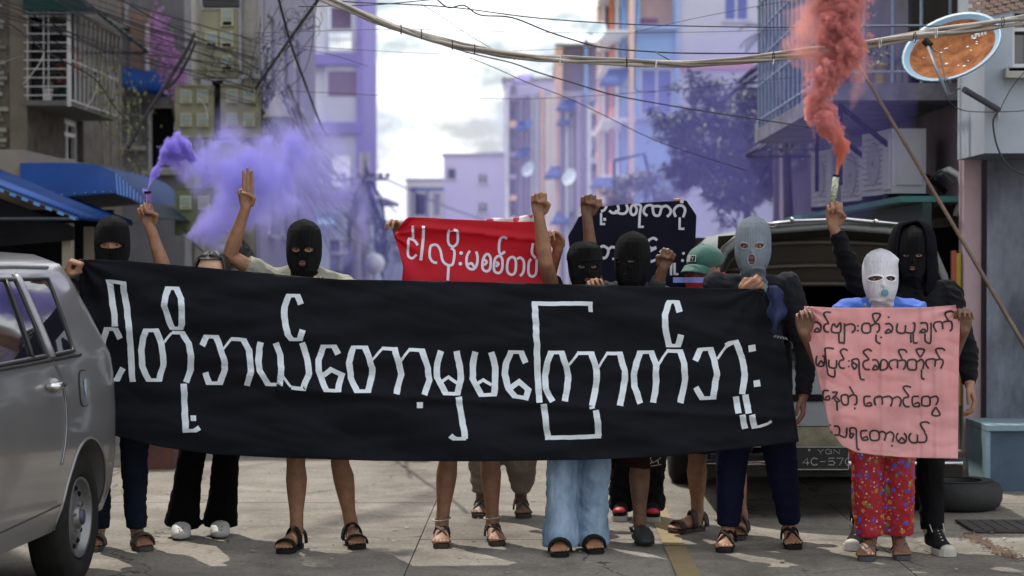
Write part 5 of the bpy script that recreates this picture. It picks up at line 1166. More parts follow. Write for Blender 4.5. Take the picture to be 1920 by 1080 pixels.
def sneaker(root,heel,toe,s=1.0):
  blk=M('canvas_black',(.010,.010,.011),.85,.2,30,.2,spec=.15); wh=M('rubber_white',(.42,.40,.36),.6,.1,8,.1)
  d=(toe-heel); d.z=0; d.normalize(); sd_=V(-d.y,d.x,0); o=V(heel.x,heel.y,0)-d*.01
  def p(u,v,z): return o+d*u*s+sd_*v*s+V(0,0,z*s)
  mb=MB(); mb.tube([p(.035,0,.05),p(.10,0,.045),p(.17,0,.038),p(.23,0,.030)],[(.036,.04),(.038,.04),(.046,.032),(.040,.02)],16,side=sd_,rcap=True)
  mb.tube([p(.045,0,.06),p(.05,0,.10),p(.055,0,.135)],[(.038,.043),(.036,.042),(.038,.043)],14,side=sd_)
  mb.tube([p(.07,0,.11),p(.13,0,.075),p(.17,0,.05)],[(.032,.03),(.034,.025),(.036,.02)],12,side=sd_,rcap=True)
  ob=finish('sneaker',mb,blk,root,.006,3)
  so_=MB(); out=[(0,.012),(.02,.032),(.08,.039),(.14,.042),(.20,.048),(.245,.044),(.268,.03),(.276,.008)]
  poly=[p(a,b,.0) for a,b in out]+[p(a,-b,.0) for a,b in out[::-1]]; so_.prism([q+V(0,0,.001) for q in poly],V(0,0,.030)); so_.build('rubber_sole',wh,ob)
  MB().ell(p(.245,0,.032),(.038*s,.030*s,.024*s),Matrix.Rotation(math.atan2(d.y,d.x)-math.pi/2,3,'Z')).build('toe_cap',wh,ob,smooth=True)
  for k in range(6):
    u=.085+k*.018; z=.118-k*.0125; MB().tube([p(u,.026,z-.008),p(u+.004,0,z+.012),p(u+.004,-.026,z-.008)],.0042,5).build('lace',wh,ob)
  for sg in(-1,1): MB().tube([p(.075,0,.125),p(.10,sg*.035,.135),p(.125,sg*.03,.10)],.003,5).build('lace_bow',wh,ob,smooth=True)
  for sg in(-1,1): MB().lathe([(.021*s,0),(.021*s,.004),(.001,.005)],p(.05,sg*.037,.10),sd_*sg,20).build('ankle_patch',wh,ob)
  return ob
# -- balaclava --------------------------------------------------
def knit(name,col,rib=True):
  if name in MATS: return MATS[name]
  m=M(name,col,.95,.12,20,0,spec=.08,sheen=.04); t=m.node_tree; b=t.nodes['Principled BSDF']
  uv=t.nodes.new('ShaderNodeUVMap'); wv=t.nodes.new('ShaderNodeTexWave'); wv.inputs['Scale'].default_value=6.2; wv.bands_direction='X'; wv.inputs['Distortion'].default_value=.6; wv.inputs['Detail'].default_value=2
  t.links.new(uv.outputs[0],wv.inputs[0]); bp=t.nodes.new('ShaderNodeBump'); bp.inputs['Strength'].default_value=.9; bp.inputs['Distance'].default_value=.006
  t.links.new(wv.outputs[1],bp.inputs['Height']); t.links.new(bp.outputs[0],b.inputs['Normal']); return m
BT=[(.158,.001,.001,.01),(.152,.022,.026,.01),(.140,.050,.060,.01),(.122,.069,.083,.008),(.10,.081,.097,.006),(.075,.0865,.103,.004),(.05,.089,.106,.002),(.02,.0895,.108,0),(-.02,.087,.107,0),(-.05,.082,.104,-.003),(-.075,.0745,.099,-.006),(-.10,.065,.090,-.010),(-.12,.058,.078,-.004),(-.14,.057,.070,.008),(-.16,.063,.073,.018),(-.185,.080,.088,.028),(-.215,.10,.105,.035)]
def balaclava(root,hd,mat,holes,top=.0,lump=None,seed=0,neckcut=-.215,fl=.55):
  n=132; Z=[]; z=.158
  while z>neckcut: Z.append(z); z-=.0022 if z>.12 else .0042
  def pos(a,z):
    zz=z; q=hd.pt(a,zz,0,BT,fl)
    if z>.10: q.z+=top*(z-.10)/.058
    k=fbm((math.sin(a)*2,math.cos(a)*2,z*9+seed)); q+=V(math.sin(a),-math.cos(a),0)*(k*.0045*(1+ (2.2 if z<-.10 else 0))+(.0035*math.sin(z*150+math.sin(a*2+seed)*2.5) if z<-.095 else 0)-(.0025*math.exp(-((a-math.pi if a>4 else a)/.05)**2) if z>.09 else 0))
    if lump:
      la,lz,lr,lh=lump; da=math.atan2(math.sin(a-la),math.cos(a-la))*.085; q+=V(math.sin(la),-math.cos(la),.1)*lh*math.exp(-(da*da+(z-lz)**2)/(lr*lr))
    return q
  P0=[[pos(2*math.pi*k/n,z) for k in range(n)] for z in Z]
  def hole(q):
    if q.y>0: return None
    for (hx,hz,rx,rz,tilt) in holes:
      dx,dz=q.x-hx,q.z-hz; dz-=tilt*dx; f=math.sqrt((dx/rx)**2+(dz/rz)**2)
      if f<1: return (hx,hz,rx,rz,tilt,f,dx,dz)
    return None
  inside=[[hole(q) for q in row] for row in P0]; fs=[];idx={};vs=[];uv=[]
  def vid(i,k):
    k%=n
    if (i,k) in idx: return idx[(i,k)]
    q=P0[i][k]; h=inside[i][k]
    if h:
      hx,hz,rx,rz,tl,f,dx,dz=h; f=max(f,.2); nx,nz=hx+dx/f,hz+dz/f+tl*dx/f; a2=math.asin(max(-1,min(1,nx/max(.02,prof(nz,BT)[0]))));q=V(nx,q.y,nz)
    vs.append(hd.w(q)); idx[(i,k)]=len(vs)-1; return len(vs)-1
  for i in range(len(Z)-1):
    for k in range(n):
      c=[(i,k),(i+1,k),(i+1,(k+1)%n),(i,(k+1)%n)]
      if all(inside[a][b] for a,b in c): continue
      fs.append(tuple(vid(a,b) for a,b in c)); uv.append([(k/n*4,Z[i]),(k/n*4,Z[i+1]),((k+1)/n*4,Z[i+1]),((k+1)/n*4,Z[i])])
  ob=mk('balaclava',vs,fs,mat,root,True); ul=ob.data.uv_layers.new(name='UVMap'); j=0
  for q in uv:
    for c in q: ul.data[j].uv=c; j+=1
  md=ob.modifiers.new('knit','SOLIDIFY'); md.thickness=.0035; md.offset=-1
  for (hx,hz,rx,rz,tl) in holes:
    pts=[]
    for k in range(24):
      a=2*math.pi*k/24; x=hx+rx*1.03*math.cos(a); z=hz+rz*1.05*math.sin(a)+tl*rx*math.cos(a); rxx=prof(z,BT)[0]; aa=math.asin(max(-1,min(1,x/rxx))); pts.append(hd.w(pos(aa,z)+V(0,-.001,0)))
    MB().tube(pts,.0032,6,closed=True).build('hole_rim',mat,ob,smooth=True)
  return ob
def eyes(root,hd,brow=True,openr=.0052,look=(0,0)):
  for s_ in(-1,1):
    x=s_*.032; q=hd.pt(math.asin(x/.0785),.006,0); y=q.y-.0015
    e=MB().ell(hd.w((x,y+.002,.006)),(.0145*hd.sc,.006*hd.sc,openr*hd.sc),hd.R,14,8).build('eye',EYEW,root,smooth=True)
    MB().ell(hd.w((x+look[0],y-.0035,.006+look[1])),(.0056*hd.sc,.002*hd.sc,.0050*hd.sc),hd.R,12,8).build('iris',EYEB,e,smooth=True)
    pts=[hd.w((x+.016*math.cos(a),y-.0022+.005*abs(math.cos(a)),.007+.0062*math.sin(a))) for a in [math.pi*k/8 for k in range(9)]]
    MB().tube(pts,.0014,5).build('eyelid',M('lash',(.03,.02,.015),.8,bump=0),e)
    if brow:
      pts=[hd.w((x+s_*.001+.02*t_,y-.0015+.004*abs(t_),.0245+.004*(1-t_*t_))) for t_ in (-1,-.5,0,.5,1)]
      MB().tube(pts,[.001,.0026,.003,.0026,.001],6).build('eyebrow',BROW,root)
def lips(root,hd,open_=0):
  y=hd.pt(0,-.058,0).y
  pts=[hd.w((.024*math.cos(a),y+.001+.006*abs(math.cos(a))**2,-.061+(.0055+open_)*math.sin(a))) for a in [2*math.pi*k/16 for k in range(16)]]
  l=MB().tube(pts,.0042,7,closed=True).build('lips',LIP,root,smooth=True)
  MB().ell(hd.w((0,y+.004,-.061)),(.02*hd.sc,.004,(.005+open_)*hd.sc),hd.R).build('mouth',M('mouth_dark',(.05,.012,.012),.6,bump=0),l,smooth=True)
EYE2=[(-.033,.005,.026,.0145,-.10),(.033,.005,.026,.0145,.10)]; MOUTH=(0,-.061,.021,.017,0)
def cloth_disp(a,sc,seed=0,st=(1,1,1)):
  def f(p):
    q=(p.x*st[0],p.y*st[1],p.z*st[2]); w_=fbm(q,5,seed+3)
    r=1-abs(2*fbm((p.x*.6+w_*.2,p.y*.6,p.z*1.9+p.x*.7+w_*.12),sc*1.25,seed+20))
    return a*(fbm(q,sc,seed)+.4*fbm(q,sc*2.6,seed+9)+1.1*(r*r-.45))
  return f
def person(label,hd,feet,arms,skin,root_xy=None,shw=.19,waist=.145,knee_out=.0,kneefwd=.05,group=None,fs=1.0,sh_drop=.185,detail=.0048,shut=False,hip_z=None,shoulder=None):
  """builds the continuous body; returns root and a dict of joints"""
  ac=[]
  for (h,t) in feet:
    d=(t-h); d.z=0; d.normalize(); ac.append(V(h.x,h.y,0)+d*.045+V(0,0,.095))
  cx=sum(a.x for a in ac)/len(ac); cy=sum(a.y for a in ac)/len(ac)
  root=thing('person',label,'person',(hd.c.x,cy,0),group)
  top=hd.c.z+.12; neck=hd.w((0,.022,-.12)); chest=V(hd.c.x,neck.y+.03,hd.c.z-.36); sh_z=hd.c.z-sh_drop
  hz=hip_z or top*.52; hc=V((hd.c.x*.6+cx*.4),cy+.01,hz)
  mb=MB(); hd.mesh(mb)
  mb.tube([hd.w((0,.012,-.07)),neck,V(neck.x,neck.y+.015,sh_z+.02)],[.052,.050,.048],14,rcap=True)
  sx=shoulder or shw
  shl=[V(hd.c.x-sx,neck.y+.03,sh_z),V(hd.c.x+sx,neck.y+.03,sh_z)]
  for ar in arms:
    if ar[2].z>hd.c.z: shl[0 if ar[0]=='L' else 1].z+=.035
  mb.tube([V(hd.c.x,neck.y+.02,sh_z+.015),V(hd.c.x,chest.y,sh_z-.10),V((hd.c.x+hc.x)/2,(chest.y+hc.y)/2,(sh_z+hz)/2-.02),hc+V(0,0,.03),hc-V(0,0,.05)],[(sx*.34,.05),(sx*.74,.092),(waist*.95,.088),(waist*1.08,.105),(waist*.85,.09)],20,side=(1,0,0),rcap=True)
  for s_ in shl: capsule(mb,V(hd.c.x,neck.y+.02,sh_z+.01).lerp(s_+V(0,0,-.018),.4),s_+V(0,0,-.018),.046,.045)
  J={'sh':shl,'hc':hc,'ank':ac,'legs':[],'arms':[],'neck':neck,'top':top}
  for k,(a,(h,t)) in enumerate(zip(ac,feet)):
    sgn=-1 if a.x<cx else 1
    hip=hc+V(sgn*.085,0,-.04); kn=hip.lerp(a,.50)+V(sgn*knee_out,-kneefwd,0)
    mb.tube([hip,hip.lerp(kn,.5)+V(0,-.008,0),kn+V(0,.0,.02)],[.082,.068,.052],14,rcap=True)
    mb.tube([kn+V(0,0,.03),kn-V(0,0,.03),kn.lerp(a,.28)+V(0,.018,0),kn.lerp(a,.45)+V(0,.014,0),kn.lerp(a,.75)+V(0,.004,0),a],[.051,.048,.055,.050,.036,.034],14,rcap=True)
    foot_mesh(mb,a,h,t,fs,shut); J['legs'].append((hip,kn,a))
  for ar in arms:
    side_,el,wr,D,Nn,T,pose=ar[:7]; s0=shl[0] if side_=='L' else shl[1]; s1=ar[7] if len(ar)>7 else 1.0
    mb.tube([s0+V(0,0,-.015),s0.lerp(el,.5),el],[.045,.041,.037],12,rcap=True); mb.tube([el,el.lerp(wr,.3),el.lerp(wr,.7),wr],[.037,.039,.030,.026],12,side=T,rcap=True)
    q=hand(mb,wr,D,Nn,T,pose,s1); J['arms'].append((s0,el,wr,q))
  finish('body',mb,skin,root,detail,2,dec=.42)
  return root,J
def sleeve(mb,s0,el,wr,r0=.066,r1=.052,upto=1.0,fore=0,rw=.042):
  e=s0.lerp(el,upto); mb.tube([s0,s0.lerp(e,.5),e],[r0,(r0+r1)/2,r1],14,rcap=(upto>=1))
  if fore: f=el.lerp(wr,fore); mb.tube([el,el.lerp(f,.5),f],[r1,(r1+rw)/2,rw],14,rcap=False)
def shirt(root,hd,J,mat,arms,long_=.0,name='shirt',shw=.19,waist=.16,hem=None,disp=.006,seed=0,voxel=.0085,cuts=None,extra=None,fat=1.0):
  n=J['neck']; hc=J['hc']; s0,s1=J['sh']; mb=MB(); z=s0.z; cx=(s0.x+s1.x)/2; h=hem if hem is not None else hc.z-.10
  mb.tube([V(cx,n.y+.015,z+.055),V(cx,n.y+.022,z+.028),V(cx,n.y+.03,z-.015),V(cx,n.y+.035,z-.10),V((cx+hc.x)/2,(n.y+.03+hc.y)/2,(z+hc.z)/2),V(hc.x,hc.y,h)],[(.066*fat,.068),(shw*.50*fat,.078*fat),(shw*.84*fat,.100*fat),(shw*.96*fat,.126*fat),(waist*1.12*fat,.120*fat),(waist*1.18*fat,.125*fat)],22,side=(1,0,0))
  for a in (s0,s1): capsule(mb,V(cx,n.y+.02,z+.0).lerp(a+V(0,0,-.012),.35),a+V(0,0,-.012),.062*fat,.060*fat)
  for (k,upto,fore) in arms:
    a=J['arms'][k]; sleeve(mb,a[0],a[1],a[2],.068*fat,.054*fat,upto,fore)
  if extra: extra(mb)
  return finish(name,mb,mat,root,voxel,4,dec=.6,disp=cloth_disp(disp,9,seed,(1,1,.6)),cuts=cuts)
def trousers(root,J,mat,r=((.098,.085,.07,.062),),hem=None,disp=.006,seed=0,name='trousers',upto=1.0,voxel=.009,tops=.13,fwd=.0):
  mb=MB(); hc=J['hc']
  mb.tube([hc+V(0,0,.10),hc+V(0,0,.02),hc-V(0,0,.07)],[(tops*1.12,.105),(tops*1.2,.115),(tops*1.08,.105)],20,side=(1,0,0),rcap=True)
  cuts=[]
  for (hip,kn,an) in J['legs']:
    rr=r[0]; e=V(an.x,an.y,hem if hem is not None else an.z)
    if upto<1: e=hip.lerp(kn,upto*2) if upto<=.5 else kn.lerp(an,(upto-.5)*2)
    if upto<=.5: mb.tube([hip,hip.lerp(e,.5),e],[rr[0],rr[1],rr[2]],16)
    else: mb.tube([hip,hip.lerp(kn,.5),kn,kn.lerp(e,.5),e+V(0,fwd,0)],[rr[0],rr[1],rr[2],(rr[2]+rr[3])/2 if len(rr)<5 else rr[4],rr[3]],16)
  return finish(name,mb,mat,root,voxel,3,dec=.6,disp=cloth_disp(disp,8,seed,(1,1,.8)))
black_t=M('black_cotton',(.006,.006,.0075),.9,.25,8,.25,120,spec=.12,sheen=.03); bk=knit('black_knit',(.0045,.0045,.0055)); UP=V(0,0,1); CAMN=V(0,-1,0)
slate=M('charcoal_shirt',(.013,.014,.018),.9,.3,30,.3,160,spec=.1,sheen=.05); jeansd=M('dark_jeans',(.008,.014,.026),.9,.45,4,.3,150,spec=.1); jeansl=M('light_jeans',(.17,.27,.42),.9,.28,3.6,.35,160,col2=(.40,.52,.68),spec=.15,stretch=(1.6,1.6,.8))
olive=M('olive_shirt',(.24,.235,.185),.9,.12,6,.3,110,sheen=.2); sand=M('sandal_black',(.010,.010,.010),.8,.2,20,.2,spec=.2); sandg=M('sandal_grey',(.045,.042,.04),.75,.2,20,.2); sandb=M('sandal_brown',(.035,.022,.018),.7,.2,20,.2)
def sandals(root,feet,kind,mat=sand,s=1.0):
  for (h,t) in feet:
    so_=sole(root,h,t,mat,s,.022)
    if kind=='sport': strap(root,h,t,.80,mat,.020,s,.068,.052,.004,par=so_,th=.006); strap(root,h,t,.34,mat,.022,s,.112,.044,.02,par=so_,th=.007); strap(root,h,t,.05,mat,.020,s,.100,.040,-.0,par=so_,th=.006)
    if kind=='slide': strap(root,h,t,.68,mat,.036,s,.082,.054,0,par=so_,th=.008)
    if kind=='thong' :
      d=(t-h); d.z=0; d.normalize(); sd_=V(-d.y,d.x,0); o=V(h.x,h.y,0); c=o+d*.205*s+V(0,0,.052)
      for sg in(-1,1): MB().tube([c,o+d*.16*s+sd_*sg*.028*s+V(0,0,.073),o+d*.10*s+sd_*sg*.042*s+V(0,0,.035)],.005,7).build('thong_strap',mat,so_,smooth=True)
    if kind=='cross':
      d=(t-h); d.z=0; d.normalize(); sd_=V(-d.y,d.x,0); o=V(h.x,h.y,0)
      for sg in(-1,1): MB().tube([o+d*.20*s+sd_*sg*.045*s+V(0,0,.03),o+d*.16*s+sd_*sg*.015*s+V(0,0,.072),o+d*.10*s-sd_*sg*.02*s+V(0,0,.09),o+d*.06*s-sd_*sg*.04*s+V(0,0,.06)],[(.016,.006)]*4,8,side=d).build('cross_strap',mat,so_,smooth=True)
      strap(root,h,t,.08,mat,.014,s,.108,.040,-.01,par=so_,th=.006)
def tagbadge(root,p,txt): pass
# ---- A  slit balaclava with violet flare
Y=9.98; hd=Head(P(211,462,Y),yaw=6,sc=1.0); ft=[(G(188,1022),G(160,1046)),(G(252,1022),G(294,1044))]
wrA=P(281,424,9.93); eA=P(313,522,9.95)
rA,JA=person('person in black eye slit balaclava raising a violet smoke flare by the silver car',hd,ft,[('R',eA,wrA,(-.25,-.1,1),CAMN,(.9,0,.4),'grip'),('L',P(150,590,9.95),P(122,524,9.66),(.42,-.15,.9),(.9,-.3,0),(0,-1,0),'fist',1.12)],SKINS[0])
balaclava(rA,hd,bk,[(0,.005,.062,.018,0)],seed=1); eyes(rA,hd)
shirt(rA,hd,JA,black_t,[(0,.35,0),(1,1,.75)],seed=1); trousers(rA,JA,jeansd,((.095,.082,.072,.055),),seed=1); sandals(rA,ft,'slide',sandg)
strap(rA,V(0,0,0),V(0,-1,0),0,black_t) if False else None
def flare(label,p0,p1,r,mat,mat2):
  p0=Vector(p0);p1=Vector(p1); t=thing('smoke_flare',label,'smoke flare',p0); MB().tube([p0,p1],r,16).build('tube',mat,t,smooth=True)
  d=(p1-p0).normalized(); MB().tube([p1-d*.005,p1+d*.006],r*1.06,16).build('rim',mat2,t); MB().tube([p0.lerp(p1,.55),p0.lerp(p1,.56)],r*1.04,16).build('band',mat2,t); return t
fl=flare('violet smoke flare tube with white lettering held up in a fist',P(279,404,9.90),P(277,361,9.90),.0165,M('flare_violet',(.12,.04,.22),.45,.2,40,0),DARKIN)
lt_=MB()
for i in range(9):
  y=366+i*2.6; lt_.tube([P(273.5+(i%3)*.7,y,9.882),P(275.6,y+1.4,9.882)],.0016,4)
lt_.build('lettering',M('flare_white',(.6,.6,.6),.6,bump=0),fl)
# ---- B  short person, painted face, flared trousers, white clogs
hd=Head(P(398,525,9.9),yaw=-4,sc=.98); ft=[(G(341,1003),G(337,1026)),(G(412,1000),G(414,1022))]
rB,JB=person('short person with blue face paint peeking over the banner, black flares and white clogs',hd,ft,[('L',P(345,640,10.0),P(350,700,9.98),(0,-.1,-1),(1,0,0),(0,-1,0),'relax'),('R',P(452,640,10.0),P(448,700,9.98),(0,-.1,-1),(-1,0,0),(0,-1,0),'relax')],SKINS[2],detail=.0055,shoulder=.17,shut=True)
hm=MB().grid(lambda u,v:hd.w(hd.pt(math.pi*((.30+1.4*u) if v>.13 else 2*u),.134-.20*v,.010,HP,0)+V(0,0,.006+.004*math.sin(u*50))),60,20); q=hm.build('hair',HAIR,rB,smooth=True); q.modifiers.new('t','SOLIDIFY').thickness=.008
cap=MB().ell(hd.w((0,.008,.062)),(.089,.107,.078),hd.R,24,16); fm=[f for f in cap.f if not all((hd.R.inverted()@(cap.v[i]-hd.c)).z<.108 and (hd.R.inverted()@(cap.v[i]-hd.c)).y<.01 for i in f)]; cap.f=fm; cap.build('fringe',HAIR,rB,smooth=True)
eyes(rB,hd); lips(rB,hd)
MB().add([hd.w((.002,-.118,.045)),hd.w((.018,-.112,.03)),hd.w((.022,-.112,-.01)),hd.w((.008,-.122,-.03)),hd.w((-.008,-.124,.0))],[(0,1,2,3,4)]).build('face_paint',M('blue_face_paint',(.03,.20,.55),.5,.2,bump=0),rB)
shirt(rB,hd,JB,black_t,[(0,.4,0),(1,.4,0)],shw=.17,seed=2)
trousers(rB,JB,M('black_flares',(.004,.004,.005),.95,.2,6,.2,spec=.08),((.095,.085,.072,.096,.076),),hem=.055,seed=2,disp=.004)
wc=M('clog_white',(.50,.50,.49),.55,.06,10,.05)
for (h,t) in ft:
  p,cb=clog(rB,h,t,wc,.92)
  sm=MB()
  for sx_ in(-.012,.012): sm.ell(p(.232,sx_,.062),(.003,.003,.003),None,6,4)
  sm.tube([p(.245,-.012,.048),p(.25,0,.044),p(.245,.012,.048)],.0015,4); sm.build('clog_print',DARKIN,cb)
# ---- C  salute giver
Y=9.98; hd=Head(P(570,470,Y),yaw=2,sc=1.02); ft=[(G(562,1026),G(503,1049)),(G(655,1018),G(688,1041))]
wC=P(461,388,9.90); eC=P(430,480,9.95)
rC,JC=person('person in a black two hole balaclava and olive shirt giving a three finger salute',hd,ft,[('L',eC,wC,(.0,-.05,1),CAMN,(1,0,0),'three',1.0),('R',P(672,600,9.98),P(612,549,9.86),(-.4,-.35,.55),(-.2,-1,-.3),(-.8,0,-.3),'over')],SKINS[0],shoulder=.20,sh_drop=.165)
balaclava(rC,hd,bk,EYE2+[MOUTH],seed=3); eyes(rC,hd); lips(rC,hd)
shirt(rC,hd,JC,olive,[(0,.55,0),(1,.8,0)],seed=3,shw=.20,disp=.009)
tube_=MB().tube([hd.w((.066*math.sin(a),.015-.07*math.cos(a),-.165-.012*math.cos(a))) for a in [2*math.pi*k/20 for k in range(20)]],.012,8,closed=True).build('collar',M('collar_dark',(.05,.05,.055),.85),rC,smooth=True)
trousers(rC,JC,M('dark_shorts',(.010,.010,.013),.9,spec=.1),((.105,.10,.095,.09),),upto=.42,name='shorts',seed=3); sandals(rC,ft,'sport')
for (h,t) in ft:
  d=(t-h).normalized(); c=V(h.x,h.y,0)+d*.085+V(0,-.0,.112); MB().box(c+V(0,-.012,-.002),(.022,.004,.012)).build('strap_label',M('label_white',(.45,.45,.5),.6,.4,90,0),rC)
# ---- F  red banner holder (bare legs, ankle chains)
hd=Head(P(887,462,10.14),sc=.98); ft=[(G(829,1016),G(825,1042)),(G(921,1012),G(948,1036))]
rF,JF=person('bare legged person in strappy sandals hidden behind the red banner they hold up',hd,ft,[('L',P(790,500,10.1),P(752,452,10.08),(-.25,-.2,.95),CAMN,(.3,-.4,.3),'over'),('R',P(1015,560,10.1),P(1047,466,9.93),(-.35,-.35,.8),(-.8,-.6,0),(.1,-.4,.6),'over',.95)],SKINS[0],shoulder=.17,kneefwd=.03)
shirt(rF,hd,JF,M('maroon_top',(.18,.02,.03),.8),[(0,.5,0),(1,.5,0)],shw=.17,seed=4); trousers(rF,JF,M('dark_shorts',(.010,.010,.013),.9,spec=.1),((.10,.092,.085,.08),),upto=.40,name='shorts',seed=4)
mb=MB().ell(hd.w((0,.012,.03)),(.092,.108,.105),hd.R,22,14); mb.build('hair',HAIR,rF,smooth=True); eyes(rF,hd); lips(rF,hd); sandals(rF,ft,'cross',sandb,.95)
for (h,t) in ft:
  d=(t-h).normalized(); c=V(h.x,h.y,0)+d*.045+V(0,0,.125); MB().tube([c+V(.044*math.cos(a),.044*math.sin(a),.008*math.sin(a+1)) for a in [2*math.pi*k/18 for k in range(18)]],.0045,6,closed=True).build('anklet',M('anklet_silver',(.45,.42,.38),.4,.4,80,0,metal=.5),rF)
# ---- P  person with flowered head cloth, beige baggy trousers
hd=Head(P(957,474,11.25),sc=1.0); ft=[(G(905,962),G(893,980)),(G(975,962),G(990,981))]
rP,JP=person('person in baggy beige trousers standing behind the bare legged red banner holder',hd,ft,[('L',P(890,560,11.25),P(893,620,11.2),(0,-.1,-1),(1,0,0),(0,-1,0),'relax'),('R',P(1015,560,11.25),P(1012,620,11.2),(0,-.1,-1),(-1,0,0),(0,-1,0),'relax')],SKINS[1],detail=.006)
shirt(rP,hd,JP,M('grey_top',(.25,.25,.27),.85),[(0,.5,0),(1,.5,0)],seed=5); trousers(rP,JP,M('beige_trousers',(.19,.15,.125),.9,.15,6,.2),((.11,.10,.10,.052,.098),),hem=.125,disp=.009,seed=5)
fc=M('flower_cloth',(.62,.50,.52),.85,.1,5,.1); t_=fc.node_tree; vo=t_.nodes.new('ShaderNodeTexVoronoi'); vo.inputs['Scale'].default_value=17; tc_=t_.nodes.new('ShaderNodeTexCoord'); t_.links.new(tc_.outputs['Object'],vo.inputs[0]); rr_=t_.nodes.new('ShaderNodeValToRGB'); rr_.color_ramp.elements[0].color=(.45,.07,.10,1); rr_.color_ramp.elements[0].position=.34; rr_.color_ramp.elements[1].color=(.68,.58,.62,1); rr_.color_ramp.elements[1].position=.40; t_.links.new(vo.outputs[0],rr_.inputs[0]); t_.links.new(rr_.outputs[0],t_.nodes['Principled BSDF'].inputs['Base Color'])
MB().ell(hd.w((0,.012,.03)),(.092,.108,.105),hd.R,22,14).build('hair',HAIR,rP,smooth=True)
q=MB().grid(lambda u,v:P(908+u*98,(412-9*u-1.5*math.sin(u*9))+v*46,11.0+.03*math.sin(u*13+v*3)),40,14).build('flowered_cloth',fc,None,smooth=True); q.modifiers.new('t','SOLIDIFY').thickness=.003; tag(q,'pink and white flowered cloth showing just above the red banner','cloth')
eyes(rP,hd); lips(rP,hd); sandals(rP,ft,'cross',sandg)
# ---- G  black beanie-like balaclava, light jeans
Y=9.95; hd=Head(P(1097,500,Y),yaw=7,pitch=3,sc=.96); ft=[(G(1052,1032),G(1047,1056)),(G(1106,1026),G(1128,1050))]
wG=P(1010,402,9.74); eG=P(1023,492,9.79)
rG,JG=person('person in rolled black balaclava and light blue jeans raising a fist beside red banner',hd,ft,[('L',eG,wG,(0,-.05,1),CAMN,(1,0,0),'fist',1.05),('R',P(1165,600,9.97),P(1128,556,9.86),(-.3,-.35,.7),(-.2,-1,-.4),(-.9,0,-.2),'over')],SKINS[0],shoulder=.155)
balaclava(rG,hd,bk,[(-.033,.006,.022,.011,-.1),(.033,.006,.022,.011,.1),(0,-.061,.02,.014,0)],top=-.022,lump=(-1.15,.055,.038,.020),seed=5); eyes(rG,hd); lips(rG,hd)
MB().tube([hd.w((.0915*math.sin(a),-.106*math.cos(a),.036+.003*math.sin(a*3))) for a in [2*math.pi*k/30 for k in range(30)]],.006,8,closed=True).build('rolled_brim',bk,rG,smooth=True)
shirt(rG,hd,JG,black_t,[(0,.42,0),(1,.6,0)],seed=6,shw=.17); trousers(rG,JG,jeansl,((.094,.086,.080,.094,.080),),hem=.030,disp=.0075,seed=6); sandals(rG,ft,'slide',sand)
# ---- H  tall narrow balaclava, grey sleeve, black clogs
Y=10.12; hd=Head(P(1186,492,Y),yaw=-14,sc=1.02); ft=[(G(1100,1006),G(1083,1030)),(G(1196,1014),G(1232,1040))]
rH,JH=person('person in tight black balaclava before the rear banner, dark shorts and black clogs',hd,ft,[('L',P(1112,512,10.12),P(1101,404,10.08),(.05,-.05,1),CAMN,(1,0,.0),'fist',1.05),('R',P(1226,556,10.05),P(1243,502,9.98),(.35,-.15,.9),(.3,-1,0),(-.9,0,.3),'fist',1.0)],SKINS[1],shoulder=.165,shut=True)
balaclava(rH,hd,bk,[(.012,.006,.024,.008,0),(-.052,.006,.014,.012,0),(-.02,-.055,.012,.008,0)],seed=7); eyes(rH,hd); lips(rH,hd)
shirt(rH,hd,JH,M('grey_sweat',(.045,.045,.05),.9,.2,8,.3,spec=.1),[(0,.35,0),(1,1,.62)],seed=7,shw=.18)
trousers(rH,JH,M('maroon_shorts',(.022,.009,.007),.9,.2,6,.2,spec=.1),((.115,.112,.112,.11),),upto=.56,name='shorts',seed=7)
lg_=MB(); c=P(1229,866,9.99)
for pts in (((-14,-4),(-8,4),(8,-2),(14,-6)),((-14,6),(-8,0)),((8,6),(6,-2)),((-10,-8),(-14,-4))): lg_.tube([P(1229+q[0]*.7,864+q[1],9.975) for q in pts],.0022,4)
lg_.tube([P(1220,874,9.975),P(1240,871,9.975)],.0014,4); lg_.build('shorts_emblem',M('print_white',(.45,.45,.45),.7,bump=0),rH)
bc=M('clog_black',(.010,.013,.012),.6,.15,10,.1)
for (h,t) in ft: clog(rH,h,t,bc,1.0)
# ---- Q  holder of the black back banner
hd=Head(P(1192,470,11.1),sc=1.0); ft=[(G(1168,968),G(1152,990)),(G(1222,970),G(1228,992))]
rQ,JQ=person('person in black trousers and red toed trainers hidden behind the rear black banner',hd,ft,[('L',P(1120,450,11.1),P(1118,405,11.02),(-.1,-.2,1),CAMN,(1,0,0),'fist'),('R',P(1265,450,11.1),P(1272,405,11.02),(.1,-.2,1),CAMN,(-1,0,0),'fist')],SKINS[0],detail=.006,shut=True)
shirt(rQ,hd,JQ,black_t,[(0,.5,0),(1,.5,0)],seed=8); trousers(rQ,JQ,black_t,((.10,.092,.085,.065),),hem=.05,disp=.014,seed=8); MB().ell(hd.w((0,.012,.03)),(.092,.108,.105),hd.R,22,14).build('hair',HAIR,rQ,smooth=True); eyes(rQ,hd); lips(rQ,hd)
rd_=M('trainer_red',(.45,.02,.04),.5,.1)
